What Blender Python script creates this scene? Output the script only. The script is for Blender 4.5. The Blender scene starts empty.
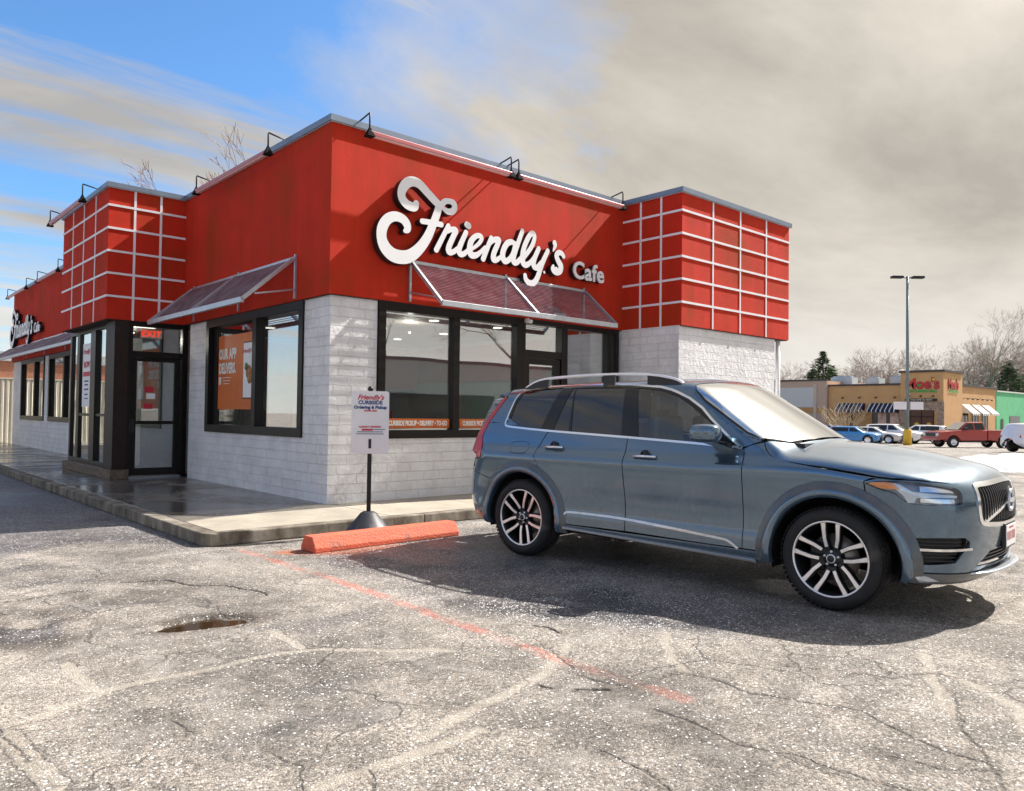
import bpy, bmesh, math, random
import numpy as np
from mathutils import Vector, Matrix
from mathutils.geometry import delaunay_2d_cdt
random.seed(7); rng = np.random.default_rng(7)
S = bpy.context.scene; COL = S.collection
# ------------------------------------------------------------------ camera
YAW, PITCH, ROLL, FPX = -0.733021, 0.0246955, 0.0128396, 775.096
CAM = np.array([-5.03524, -9.23768, 1.35004])
def cam_axes():
    cy, sy, cp, sp = math.cos(YAW), math.sin(YAW), math.cos(PITCH), math.sin(PITCH)
    f = np.array([-sy*cp, cy*cp, sp]); r = np.array([cy, sy, 0.]); u = np.cross(r, f)
    cr, sr = math.cos(ROLL), math.sin(ROLL)
    return cr*r+sr*u, -sr*r+cr*u, f
R_, U_, F_ = cam_axes()
cd = bpy.data.cameras.new("camera"); cam = bpy.data.objects.new("camera", cd); COL.objects.link(cam)
cam.matrix_world = Matrix(((R_[0], U_[0], -F_[0], CAM[0]), (R_[1], U_[1], -F_[1], CAM[1]), (R_[2], U_[2], -F_[2], CAM[2]), (0, 0, 0, 1)))
cd.sensor_width = 36; cd.lens = FPX/1024*36; cd.clip_end = 3000; cd.clip_start = 0.05
S.camera = cam
# ------------------------------------------------------------------ sun, sky, exposure
SUN = Vector((1.0, -0.19, 0.97)).normalized()
el = math.asin(SUN.z); az = math.atan2(SUN.x, SUN.y)
sd = bpy.data.lights.new("sun", 'SUN'); sd.energy = 3.9; sd.angle = math.radians(0.55); sd.color = (1.0, 0.95, 0.88)
sun = bpy.data.objects.new("sun", sd); COL.objects.link(sun)
sun.rotation_euler = SUN.to_track_quat('Z', 'Y').to_euler(); sun.location = (20, -10, 40)
W = bpy.data.worlds.new("World"); S.world = W; W.use_nodes = True
S.view_settings.view_transform = 'Standard'; S.view_settings.look = 'None'
S.view_settings.exposure = 1.27; S.view_settings.gamma = 1
def build_world():
    nt = W.node_tree; nt.nodes.clear(); N = nt.nodes.new; L = nt.links.new
    out = N('ShaderNodeOutputWorld'); bg = N('ShaderNodeBackground'); bg.inputs[1].default_value = 1.0
    sky = N('ShaderNodeTexSky'); sky.sky_type = 'NISHITA'; sky.sun_disc = False
    sky.sun_elevation = el; sky.sun_rotation = az; sky.altitude = 100; sky.air_density = 1.0; sky.dust_density = 0.8; sky.ozone_density = 2.5
    tc = N('ShaderNodeTexCoord')
    sep = N('ShaderNodeSeparateXYZ'); L(tc.outputs['Generated'], sep.inputs[0])
    def math_(op, a, b=None, c=None, clamp=False):
        n = N('ShaderNodeMath'); n.operation = op; n.use_clamp = clamp
        for i, v in enumerate((a, b, c)):
            if v is None: continue
            if isinstance(v, (int, float)): n.inputs[i].default_value = v
            else: L(v, n.inputs[i])
        return n.outputs[0]
    # cloud layer: direction projected on a flat deck
    zc = math_('ADD', math_('MAXIMUM', sep.outputs[2], 0.0), 0.16)
    px = math_('DIVIDE', sep.outputs[0], zc); py = math_('DIVIDE', sep.outputs[1], zc)
    cmb = N('ShaderNodeCombineXYZ'); L(px, cmb.inputs[0]); L(py, cmb.inputs[1])
    def deck(rot, sx, sy, loc, scale, det, rough, dist):
        mp = N('ShaderNodeMapping'); mp.inputs['Rotation'].default_value = (0, 0, math.radians(rot)); mp.inputs['Scale'].default_value = (sx, sy, 1.0); mp.inputs['Location'].default_value = loc; L(cmb.outputs[0], mp.inputs[0])
        n = N('ShaderNodeTexNoise'); n.inputs['Scale'].default_value = scale; n.inputs['Detail'].default_value = det; n.inputs['Roughness'].default_value = rough; n.inputs['Distortion'].default_value = dist; L(mp.outputs[0], n.inputs['Vector']); return n.outputs[0]
    n1 = deck(-40, .8, 1.25, (1.3, .4, 0), .75, 12, .60, .35)
    n2 = deck(-55, .75, 1.3, (3.1, 2.2, 0), 1.0, 12, .60, .2)
    n3 = deck(-18, .55, 2.6, (0.6, 5.3, 0), .85, 12, .64, .45)
    a = math.radians(19)
    side = math_('ADD', math_('MULTIPLY', sep.outputs[0], math.cos(a)), math_('MULTIPLY', sep.outputs[1], -math.sin(a)))
    m = math_('ADD', n1, math_('MULTIPLY', side, 0.95)); m = math_('SUBTRACT', m, 0.60); m = math_('MULTIPLY', m, 4.2, clamp=True)
    wis = math_('MULTIPLY', math_('SUBTRACT', n3, 0.415), 6.0, clamp=True); wis = math_('MULTIPLY', wis, .92)
    low = math_('SUBTRACT', 1.0, math_('MULTIPLY', sep.outputs[2], 5.0), clamp=True)   # bank of cloud near the horizon
    m = math_('MAXIMUM', math_('MAXIMUM', m, wis), math_('MULTIPLY', low, 0.92))
    ramp = N('ShaderNodeValToRGB'); L(n2, ramp.inputs[0])
    e = ramp.color_ramp.elements
    e[0].position = 0.36; e[0].color = (0.205, 0.190, 0.168, 1)
    e[1].position = 0.66; e[1].color = (0.335, 0.308, 0.270, 1)
    hz = N('ShaderNodeMix'); hz.data_type = 'RGBA'; L(low, hz.inputs[0]); L(ramp.outputs[0], hz.inputs[6]); hz.inputs[7].default_value = (0.42, 0.405, 0.38, 1)
    # clouds thin and brighten towards the sun
    dot = N('ShaderNodeVectorMath'); dot.operation = 'DOT_PRODUCT'; L(tc.outputs['Generated'], dot.inputs[0]); dot.inputs[1].default_value = SUN
    glow = math_('POWER', math_('MAXIMUM', dot.outputs['Value'], 0.0), 26.0)
    gl = math_('ADD', math_('MULTIPLY', glow, 5.0), 1.0)
    cl = N('ShaderNodeVectorMath'); cl.operation = 'SCALE'; L(hz.outputs[2], cl.inputs[0]); L(gl, cl.inputs['Scale'])
    skm = N('ShaderNodeVectorMath'); skm.operation = 'MULTIPLY'; L(sky.outputs[0], skm.inputs[0]); skm.inputs[1].default_value = (0.050, 0.074, 0.092)
    mx = N('ShaderNodeMix'); mx.data_type = 'RGBA'; L(m, mx.inputs[0]); L(skm.outputs[0], mx.inputs[6]); L(cl.outputs[0], mx.inputs[7])
    L(mx.outputs[2], bg.inputs[0]); L(bg.outputs[0], out.inputs[0])
build_world()
# ------------------------------------------------------------------ materials
def nmat(name):
    m = bpy.data.materials.new(name); m.use_nodes = True; nt = m.node_tree
    b = nt.nodes['Principled BSDF']; return m, nt, b
def simple(name, col, rough=0.6, metal=0.0, var=0.12, scale=6.0, bump=0.0, bscale=80, coat=0.0, spec=0.5, emit=None, dirt=None):
    """a base colour with noise variation, optional bump and patchy dirt"""
    m, nt, b = nmat(name); N = nt.nodes.new; L = nt.links.new
    tc = N('ShaderNodeTexCoord')
    n = N('ShaderNodeTexNoise'); n.inputs['Scale'].default_value = scale; n.inputs['Detail'].default_value = 7; n.inputs['Roughness'].default_value = .6
    L(tc.outputs['Object'], n.inputs['Vector'])
    r = N('ShaderNodeValToRGB'); L(n.outputs[0], r.inputs[0])
    r.color_ramp.elements[0].position = .3; r.color_ramp.elements[1].position = .7
    r.color_ramp.elements[0].color = tuple(c*(1-var) for c in col)+(1,); r.color_ramp.elements[1].color = tuple(min(1, c*(1+var)) for c in col)+(1,)
    colout = r.outputs[0]
    if dirt:
        n3 = N('ShaderNodeTexNoise'); n3.inputs['Scale'].default_value = dirt[1]; n3.inputs['Detail'].default_value = 8; L(tc.outputs['Object'], n3.inputs['Vector'])
        r3 = N('ShaderNodeValToRGB'); L(n3.outputs[0], r3.inputs[0]); r3.color_ramp.elements[0].position = dirt[2]; r3.color_ramp.elements[1].position = dirt[2]+.2
        mx = N('ShaderNodeMix'); mx.data_type = 'RGBA'; L(r3.outputs[0], mx.inputs[0]); L(colout, mx.inputs[6]); mx.inputs[7].default_value = tuple(dirt[0])+(1,); colout = mx.outputs[2]
    L(colout, b.inputs['Base Color'])
    b.inputs['Roughness'].default_value = rough; b.inputs['Metallic'].default_value = metal; b.inputs['Coat Weight'].default_value = coat; b.inputs['Coat Roughness'].default_value = .06
    b.inputs['Specular IOR Level'].default_value = spec
    if emit: b.inputs['Emission Color'].default_value = tuple(emit[:3])+(1,); b.inputs['Emission Strength'].default_value = emit[3]
    if bump:
        n2 = N('ShaderNodeTexNoise'); n2.inputs['Scale'].default_value = bscale; n2.inputs['Detail'].default_value = 5; L(tc.outputs['Object'], n2.inputs['Vector'])
        bp = N('ShaderNodeBump'); bp.inputs['Strength'].default_value = bump; bp.inputs['Distance'].default_value = .02; L(n2.outputs[0], bp.inputs['Height']); L(bp.outputs[0], b.inputs['Normal'])
    return m
def glass(name, tint, refl=0.12, rough=0.0, rcol=(1, 1, 1)):
    """thin glazing: tinted see-through mixed with a mirror by Fresnel"""
    m = bpy.data.materials.new(name); m.use_nodes = True; nt = m.node_tree; nt.nodes.clear(); N = nt.nodes.new; L = nt.links.new
    out = N('ShaderNodeOutputMaterial'); tr = N('ShaderNodeBsdfTransparent'); tr.inputs[0].default_value = tuple(tint)+(1,)
    gl = N('ShaderNodeBsdfGlossy'); gl.inputs['Roughness'].default_value = rough; gl.inputs[0].default_value = tuple(rcol)+(1,)
    fr = N('ShaderNodeFresnel'); fr.inputs[0].default_value = 1.5
    gm = N('ShaderNodeNewGeometry'); io = N('ShaderNodeMath'); io.operation = 'MULTIPLY_ADD'; L(gm.outputs['Backfacing'], io.inputs[0]); io.inputs[1].default_value = 1/1.5-1.5; io.inputs[2].default_value = 1.5; L(io.outputs[0], fr.inputs[0])   # same reflectance from both sides
    a = N('ShaderNodeMath'); a.operation = 'MULTIPLY_ADD'; L(fr.outputs[0], a.inputs[0]); a.inputs[1].default_value = 1.6; a.inputs[2].default_value = refl; a.use_clamp = True
    nz = N('ShaderNodeTexNoise'); nz.inputs['Scale'].default_value = 0.9; nz.inputs['Detail'].default_value = 2
    bp = N('ShaderNodeBump'); bp.inputs['Strength'].default_value = .05; bp.inputs['Distance'].default_value = .04; L(nz.outputs[0], bp.inputs['Height']); L(bp.outputs[0], gl.inputs['Normal'])
    mx = N('ShaderNodeMixShader'); L(a.outputs[0], mx.inputs[0]); L(tr.outputs[0], mx.inputs[1]); L(gl.outputs[0], mx.inputs[2]); L(mx.outputs[0], out.inputs[0])
    return m
# ------------------------------------------------------------------ objects
def tag(o, label=None, cat=None, group=None, kind=None):
    if label: o['label'] = label
    if cat: o['category'] = cat
    if group: o['group'] = group
    if kind: o['kind'] = kind
    return o
def thing(name, label, cat, loc=(0, 0, 0), rz=0.0, group=None):
    o = bpy.data.objects.new(name, None); COL.objects.link(o); o.location = loc; o.rotation_euler = (0, 0, rz); o.empty_display_size = .3
    return tag(o, label, cat, group)
def link_mesh(name, me, mat, parent=None):
    o = bpy.data.objects.new(name, me); COL.objects.link(o)
    if mat is not None and not len(me.materials):
        for mm in (mat if isinstance(mat, (list, tuple)) else [mat]): me.materials.append(mm)
    if parent is not None: o.parent = parent
    return o
def copy_tree(o, parent=None):
    c = o.copy(); COL.objects.link(c)
    if parent is not None: c.parent = parent
    for ch in [x for x in list(bpy.data.objects) if x.parent == o]: copy_tree(ch, c)
    return c
class MB:
    """collects shapes, then links them as ONE mesh object"""
    def __init__(s): s.v = []; s.f = []; s.sm = []; s.mi = []
    def add(s, vs, fs, smooth=False, mi=0):
        k = len(s.v); s.v += [tuple(map(float, p)) for p in vs]; s.f += [tuple(i+k for i in f) for f in fs]; s.sm += [smooth]*len(fs); s.mi += [mi]*len(fs); return s
    def box(s, x0, x1, y0, y1, z0, z1, mi=0):
        if x0 > x1: x0, x1 = x1, x0
        if y0 > y1: y0, y1 = y1, y0
        if z0 > z1: z0, z1 = z1, z0
        return s.add([(x0, y0, z0), (x1, y0, z0), (x1, y1, z0), (x0, y1, z0), (x0, y0, z1), (x1, y0, z1), (x1, y1, z1), (x0, y1, z1)],
                     [(0, 3, 2, 1), (4, 5, 6, 7), (0, 1, 5, 4), (1, 2, 6, 5), (2, 3, 7, 6), (3, 0, 4, 7)], mi=mi)
    def prism(s, poly, z0, z1, mi=0):
        n = len(poly); A = sum(poly[i][0]*poly[(i+1) % n][1]-poly[(i+1) % n][0]*poly[i][1] for i in range(n))
        if A < 0: poly = poly[::-1]
        return s.add([(x, y, z0) for x, y in poly]+[(x, y, z1) for x, y in poly],
                     [tuple(range(n))[::-1], tuple(range(n, 2*n))]+[(i, (i+1) % n, n+(i+1) % n, n+i) for i in range(n)], mi=mi)
    def ring(s, c, r, ax, n): pass
    def tube(s, pts, r, n=8, cap=True, mi=0):
        P = [Vector(p) for p in pts]; rs = r if isinstance(r, (list, tuple)) else [r]*len(P)
        vs = []; fs = []; prev = None
        for i, p in enumerate(P):
            t = (P[min(i+1, len(P)-1)]-P[max(i-1, 0)]).normalized()
            if prev is None: a = t.orthogonal().normalized()
            else:
                a = prev-t*prev.dot(t)
                a = a.normalized() if a.length > 1e-6 else t.orthogonal().normalized()
            prev = a; b = t.cross(a)
            for k in range(n):
                th = 2*math.pi*k/n; vs.append(p+(a*math.cos(th)+b*math.sin(th))*rs[i])
        for i in range(len(P)-1):
            for k in range(n):
                fs.append((i*n+k, i*n+(k+1) % n, (i+1)*n+(k+1) % n, (i+1)*n+k))
        s.add(vs, fs, True, mi)
        if cap: 
            k0 = len(s.v)-len(vs); s.f += [tuple(k0+k for k in range(n))[::-1], tuple(k0+(len(P)-1)*n+k for k in range(n))]; s.sm += [False]*2; s.mi += [mi]*2
        return s
    def bar(s, a, b, w, h, up=(0, 0, 1), mi=0):
        a = Vector(a); b = Vector(b); t = (b-a).normalized(); sd = t.cross(Vector(up)); sd = sd.normalized() if sd.length > 1e-5 else Vector((1, 0, 0)); u = sd.cross(t)
        vs = [p+sd*(x*w/2)+u*(y*h/2) for p in (a, b) for x, y in ((-1, -1), (1, -1), (1, 1), (-1, 1))]
        return s.add(vs, [(0, 1, 2, 3), (7, 6, 5, 4), (0, 4, 5, 1), (1, 5, 6, 2), (2, 6, 7, 3), (3, 7, 4, 0)], mi=mi)
    def lathe(s, prof, n=24, c=(0, 0, 0), axis='z', mi=0, smooth=True):
        vs = []; m = len(prof)
        for k in range(n):
            th = 2*math.pi*k/n
            for r, z in prof:
                x, y = r*math.cos(th), r*math.sin(th)
                p = (x, y, z) if axis == 'z' else ((x, z, y) if axis == 'y' else (z, x, y))
                vs.append((p[0]+c[0], p[1]+c[1], p[2]+c[2]))
        fs = [(k*m+i, ((k+1) % n)*m+i, ((k+1) % n)*m+i+1, k*m+i+1) for k in range(n) for i in range(m-1)]
        return s.add(vs, fs, smooth, mi)
    def build(s, name, mat, parent=None, bevel=0.0, recalc=True):
        me = bpy.data.meshes.new(name); me.from_pydata(s.v, [], s.f); me.update()
        me.polygons.foreach_set('use_smooth', s.sm)
        for mm in (mat if isinstance(mat, (list, tuple)) else [mat]): me.materials.append(mm)
        me.polygons.foreach_set('material_index', s.mi)
        if recalc:
            bm = bmesh.new(); bm.from_mesh(me); bmesh.ops.recalc_face_normals(bm, faces=bm.faces)
            if bevel: bmesh.ops.bevel(bm, geom=[e for e in bm.edges if len(e.link_faces) == 2 and e.calc_face_angle(0) > .5], offset=bevel, segments=2, affect='EDGES', profile=.5)
            bm.to_mesh(me); bm.free()
        o = bpy.data.objects.new(name, me); COL.objects.link(o)
        if parent is not None: o.parent = parent
        return o
def text_mesh(txt, size, depth=0.003, bold=0.0, align='CENTER', shear=0.0, res=3, space=1.0, sx=1.0):
    c = bpy.data.curves.new('t', 'FONT'); c.body = txt; c.size = size; c.extrude = depth/2; c.offset = bold; c.align_x = align; c.align_y = 'CENTER'; c.shear = shear; c.resolution_u = res; c.space_character = space
    o = bpy.data.objects.new('t', c); COL.objects.link(o)
    dg = bpy.context.evaluated_depsgraph_get(); dg.update(); me = bpy.data.meshes.new_from_object(o.evaluated_get(dg))
    bpy.data.objects.remove(o); bpy.data.curves.remove(c)
    if sx != 1: me.transform(Matrix.Diagonal((sx, 1, 1, 1)))
    return me
def text_on(name, txt, size, M, mat, parent=None, **k):
    """lettering: local x = reading direction, y = up, z = out of the surface"""
    me = text_mesh(txt, size, **k); me.transform(M); me.name = name
    return link_mesh(name, me, mat, parent)
def frame_mat(o, xdir, ydir):
    x = Vector(xdir).normalized(); y = Vector(ydir).normalized(); z = x.cross(y)
    return Matrix(((x.x, y.x, z.x, o[0]), (x.y, y.y, z.y, o[1]), (x.z, y.z, z.z, o[2]), (0, 0, 0, 1)))
def spot(px, depth, z=0.0):
    """ground position seen in picture column px at the given depth along the view"""
    d = F_ + R_*((px-512)/FPX); d = d/np.dot(d, F_); p = CAM+d*depth
    return (float(p[0]), float(p[1]), z)
# ------------------------------------------------------------------ ground
def smooth(t): t = np.clip(t, 0, 1); return t*t*(3-2*t)
_NG = rng.random((8, 256, 256))
def vnoise(x, y, o=0):
    g = _NG[o % 8]; xi = np.floor(x).astype(int); yi = np.floor(y).astype(int); fx = smooth(x-xi); fy = smooth(y-yi)
    a = g[yi % 256, xi % 256]; b = g[yi % 256, (xi+1) % 256]; c = g[(yi+1) % 256, xi % 256]; d = g[(yi+1) % 256, (xi+1) % 256]
    return (a*(1-fx)+b*fx)*(1-fy)+(c*(1-fx)+d*fx)*fy
def fbm(x, y, o=0, n=4):
    s = 0; a = .5
    for i in range(n): s = s+a*vnoise(x*2**i+17*i, y*2**i+31*i, o+i); a *= .5
    return s
def pdist(x, y, pts):
    best = np.full(x.shape, 1e9)
    for (x0, y0), (x1, y1) in zip(pts[:-1], pts[1:]):
        dx, dy = x1-x0, y1-y0; t = np.clip(((x-x0)*dx+(y-y0)*dy)/(dx*dx+dy*dy+1e-12), 0, 1)
        best = np.minimum(best, np.hypot(x-x0-t*dx, y-y0-t*dy))
    return best
def inpoly(x, y, P):
    ins = np.zeros(x.shape, bool); n = len(P)
    for i in range(n):
        x0, y0 = P[i]; x1, y1 = P[(i+1) % n]
        if y0 == y1: continue
        c = ((y0 > y) != (y1 > y)) & (x < (x1-x0)*(y-y0)/(y1-y0)+x0); ins ^= c
    return ins
def ground_z(x, y):
    s = (x+5.0)*.669+(y+9.2)*.743
    return -0.62*smooth((s-22)/40)

CRACKS = [[(-4.04, -2.84), (-3.86, -2.84), (-3.66, -2.82), (-3.47, -2.81)], [(-3.22, -2.68), (-2.91, -2.76), (-2.82, -3.06), (-2.64, -3.3), (-2.5, -3.69), (-2.54, -3.82)], [(-1.58, -5.62), (-1.53, -5.73), (-1.55, -5.86)], [(-2.31, -6.43), (-2.24, -6.6), (-2.1, -6.7)], [(-1.91, -6.77), (-1.59, -6.78), (-1.54, -6.93), (-1.59, -7.17), (-1.51, -7.36), (-1.38, -7.64), (-1.56, -7.98), (-1.56, -8.22)], [(-2.12, -7.02), (-2.12, -7.24), (-2.17, -7.47), (-2.08, -7.67), (-2.08, -7.95), (-2.03, -8.14)], [(-2.63, -7.14), (-2.65, -7.36), (-2.74, -7.58)], [(-1.06, -7.06), (-0.93, -7.28), (-0.8, -7.54), (-0.53, -7.66), (-0.52, -7.92), (-0.31, -8.0)], [(-1.8, -7.9), (-1.76, -8.11), (-1.58, -8.26)], [(-1.44, -5.04), (-1.43, -5.19), (-1.3, -5.4)], [(-1.61, -4.67), (-1.57, -4.78), (-1.72, -4.91)], [(-3.44, -6.68), (-3.5, -6.85)], [(-3.83, -5.9), (-3.84, -5.64), (-3.87, -5.54)], [(-4.42, -5.37), (-4.4, -5.55), (-4.38, -5.77)], [(-0.76, -7.81), (-1.28, -8.03), (-1.61, -8.24), (-1.83, -8.36)], [(-1.99, -5.88), (-1.79, -5.92), (-2.06, -6.54), (-1.99, -6.77)], [(1.87, -7.44), (1.5, -7.38), (1.15, -7.39)], [(3.75, -6.95), (2.8, -7.09)]]
PALE = [(0.045, [(-4.4, -5.35), (-4.24, -5.31), (-3.99, -5.16), (-3.75, -5.15), (-3.52, -5.18), (-3.3, -5.15), (-3.07, -5.15), (-2.84, -5.24), (-2.61, -5.46), (-2.3, -5.69)]), (0.05, [(-2.89, -4.67), (-2.94, -5.13)]), (0.055, [(-3.65, -6.69), (-3.39, -6.68), (-3.18, -6.68), (-2.88, -6.67)]), (0.05, [(-3.12, -6.57), (-2.91, -6.5), (-2.57, -6.44), (-2.19, -6.34), (-1.71, -6.05)]), (0.05, [(-0.17, -7.45), (-0.68, -7.69), (-1.11, -7.94)]), (0.045, [(-0.49, -7.7), (-0.63, -7.93), (-0.8, -8.13), (-1.06, -8.21)]), (0.06, [(-4.4, -5.46), (-4.38, -5.77), (-4.36, -6.1)]), (0.04, [(-0.91, -6.14), (-1.46, -6.62), (-1.57, -6.8)]), (0.05, [(-4.02, -4.61), (-4.01, -5.1)])]

def build_ground():
    view = -YAW  # azimuth of the view from +Y towards +X
    na = 640; dense = np.linspace(view-.80, view+.72, na); coarse = np.linspace(view+.72, view-.80+2*math.pi, 42)[1:-1]
    A = np.concatenate([dense, coarse]); 
    Rr = np.concatenate([np.linspace(0.4, 1.9, 8), np.geomspace(1.95, 15, 660)[1:], np.geomspace(15, 70, 110)[1:], np.geomspace(70, 900, 24)[1:]])
    aa, rr = np.meshgrid(A, Rr); cx, cy = CAM[0], CAM[1]
    x = cx+np.sin(aa)*rr; y = cy+np.cos(aa)*rr
    near = smooth((16-rr)/6)
    wx = x+.05*(fbm(x*5, y*5, 1)-.5)+.02*(vnoise(x*30, y*30, 2)-.5); wy = y+.05*(fbm(x*5+9, y*5, 3)-.5)+.02*(vnoise(x*30, y*30+5, 4)-.5)
    z = ground_z(x, y)
    z = z+near*(.018*(fbm(x*.9, y*.9, 0)-.5)+.006*(fbm(x*6, y*6, 2)-.5))*smooth((np.hypot(x-1.1, y+5.2))/1.0)
    crack = np.zeros_like(x); pale = np.zeros_like(x); dirt = np.zeros_like(x)
    for k, pl in enumerate(CRACKS):
        d = pdist(wx, wy, pl); wd = .004+.007*vnoise(x*9+k, y*9, 5); v = smooth(1-(d-wd*.4)/wd)*smooth((vnoise(x*7+k*3, y*7, 7)-.12)*6)
        crack = np.maximum(crack, v*(.9 if k < 4 else .48)); z = z-(.010 if k < 4 else .0025)*v*near
        # one side of the break sits lower, with crumbled grit beside it
        dirt = np.maximum(dirt, .55*smooth(1-d/.09)*vnoise(x*14, y*14, 3))
    for wd, pl in PALE:
        d = pdist(wx, wy, pl); pale = np.maximum(pale, smooth(1-(d-wd*.42)/(wd*.45))); crack = np.maximum(crack, .38*smooth(1-np.abs(d-wd*.85)/.007)*smooth((vnoise(x*5, y*5, 4)-.42)*6))
    # pothole and sunken patch with melt water
    def blob(cx, cy, a, b, th):
        u = (wx-cx)*math.cos(th)+(wy-cy)*math.sin(th); v = -(wx-cx)*math.sin(th)+(wy-cy)*math.cos(th); return np.hypot(u/a, v/b)
    p1 = blob(-3.14, -4.25, .30, .15, -.1); dz = smooth((1.12-p1)/.3); z = z-.030*dz*near; dirt = np.maximum(dirt, .95*smooth((1.9-p1)/.9)*smooth((p1-.6)/.4)*smooth((fbm(x*7, y*7, 2)-.28)*5))
    p2 = blob(-4.12, -3.55, .25, .42, .2); z = z-.020*smooth((1.3-p2)/.6); dirt = np.maximum(dirt, .95*smooth((2.2-p2)/.9)*smooth((fbm(x*4, y*4, 6)-.25)*4))
    p3 = blob(-3.2, -3.1, .55, .35, .3); z = z-.012*smooth((1.2-p3)/.5); dirt = np.maximum(dirt, .6*smooth((1.3-p3)/.6)*smooth((fbm(x*5, y*5, 4)-.38)*6))
    # wetness: lane beside the kerb, melt water round the car, fine trickles elsewhere
    lane = [(-2.1, -1.5), (-2.45, -1.0), (-2.85, -.55), (-3.3, -.55), (-3.9, -1.15), (-4.6, -1.1), (-5.6, -.6), (-7, 0.5), (-9, 1.5), (-12, 24), (-2, 24)]
    def soft(P, w):
        d = pdist(wx, wy, P+[P[0]]); s = np.where(inpoly(wx, wy, P), d, -d); return smooth(s/w+.5)
    wet = soft(lane, .30)*(.72+.4*smooth((fbm(x*.8, y*.45, 4)-.42)*6))
    car = [(-1.45, -2.2), (-1.65, -3.3), (-1.75, -4.7), (-1.6, -5.4), (-.9, -6.4), (-.3, -6.9), (.8, -6.7), (2.4, -6.0), (3, -3.0), (1.8, -1.9), (.2, -2.25), (-.8, -2.5)]
    wetc = soft(car, .35)*(.45+.55*smooth((fbm(x*1.3, y*1.3, 6)-.44)*6)); wet = np.maximum(wet, wetc)
    streak = smooth((fbm(x*1.1+3, y*2.6, 5)-.60)*9)*.5*smooth((y+8.5)/3); wet = np.clip(np.maximum(wet, streak*near), 0, 1)
    wet = np.maximum(wet, .7*smooth((1.6-p2)/.7)*smooth((fbm(x*3, y*3, 1)-.38)*6))
    lead = [(-1.6, -2.25), (-1.2, -2.6), (-.6, -2.6)]; orange = smooth(1-(pdist(wx, wy, lead)-.04)/.16)*.75
    red = [(-1.90, -1.72), (-1.90, -3.0), (-1.87, -4.2), (-1.90, -5.3), (-1.93, -6.3), (-1.90, -7.02)]
    d = pdist(x+.02*(vnoise(x*12, y*12, 1)-.5), y, red); wear = .25+1.0*smooth((fbm(x*5, y*5, 1)-.36)*5)
    wear = wear*(1-.55*smooth((-5.6-y)/1.2)); paint = smooth(1-(d-.045)/.012)*np.clip(wear, 0, 1)
    for xx in (-.2, 1.6): pass
    d2 = pdist(x, y, [(-.6, -3.05), (2.8, -2.7)]); paint = np.maximum(paint, smooth(1-(d2-.04)/.012)*.6*smooth((fbm(x*6, y*6, 2)-.45)*8))
    paint = paint*(1-crack)
    grit = np.maximum(smooth(1-(np.abs(x+2.3)/.5))*(y > -1.9)*1.0, smooth(1-np.abs(y+1.75)/.28)*(x > -2.4))*smooth((fbm(x*2, y*2, 3)-.3)*4); grit = np.maximum(grit, wetc*1.15*smooth((fbm(x*2.5, y*2.5, 5)-.34)*5))
    n = len(A); m = len(Rr); co = np.stack([x.ravel(), y.ravel(), z.ravel()], 1)
    co = np.vstack([co, [[cx, cy, 0]]])
    i, j = np.meshgrid(np.arange(m-1), np.arange(n), indexing='ij'); j2 = (j+1) % n
    q = np.stack([i*n+j, (i+1)*n+j, (i+1)*n+j2, i*n+j2], -1).reshape(-1, 4)[:, ::-1]
    tri = np.array([[m*n, (k+1) % n, k] for k in range(n)])[:, ::-1]
    me = bpy.data.meshes.new('asphalt_lot'); nv = len(co); me.vertices.add(nv); me.vertices.foreach_set('co', co.ravel())
    loops = np.concatenate([q.ravel(), tri.ravel()]); me.loops.add(len(loops)); me.loops.foreach_set('vertex_index', loops.astype(np.int32))
    st = np.concatenate([np.arange(len(q))*4, len(q)*4+np.arange(len(tri))*3]); me.polygons.add(len(st)); me.polygons.foreach_set('loop_start', st.astype(np.int32))
    me.update(calc_edges=True); me.validate()
    me.polygons.foreach_set('use_smooth', np.ones(len(me.polygons), bool))
    for nm, arr in (('wet', wet), ('crack', crack), ('pale', pale), ('dirt', dirt), ('paint', paint), ('orange', orange), ('grit', grit)):
        at = me.attributes.new(nm, 'FLOAT', 'POINT'); at.data.foreach_set('value', np.append(arr.ravel(), 0).astype(np.float32))
    # material
    mt, nt, b = nmat('asphalt'); N = nt.nodes.new; L = nt.links.new
    def at_(n): a = N('ShaderNodeAttribute'); a.attribute_name = n; return a.outputs['Fac']
    tc = N('ShaderNodeTexCoord')
    def noise(sc, det=5, ro=.6, dis=0): n = N('ShaderNodeTexNoise'); n.inputs['Scale'].default_value = sc; n.inputs['Detail'].default_value = det; n.inputs['Roughness'].default_value = ro; n.inputs['Distortion'].default_value = dis; L(tc.outputs['Object'], n.inputs['Vector']); return n.outputs[0]
    def rp(v, p0, p1, c0, c1): r = N('ShaderNodeValToRGB'); L(v, r.inputs[0]); e = r.color_ramp.elements; e[0].position = p0; e[1].position = p1; e[0].color = (c0 if isinstance(c0, tuple) else (c0,)*3)+(1,); e[1].color = (c1 if isinstance(c1, tuple) else (c1,)*3)+(1,); return r.outputs[0]
    def mix(f, a, c, bt='MIX'):
        n = N('ShaderNodeMix'); n.data_type = 'RGBA'; n.blend_type = bt
        (L(f, n.inputs[0]) if not isinstance(f, (int, float)) else setattr(n.inputs[0], 'default_value', f))
        for k, v in ((6, a), (7, c)):
            if isinstance(v, tuple): n.inputs[k].default_value = v+(1,)
            else: L(v, n.inputs[k])
        return n.outputs[2]
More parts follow.
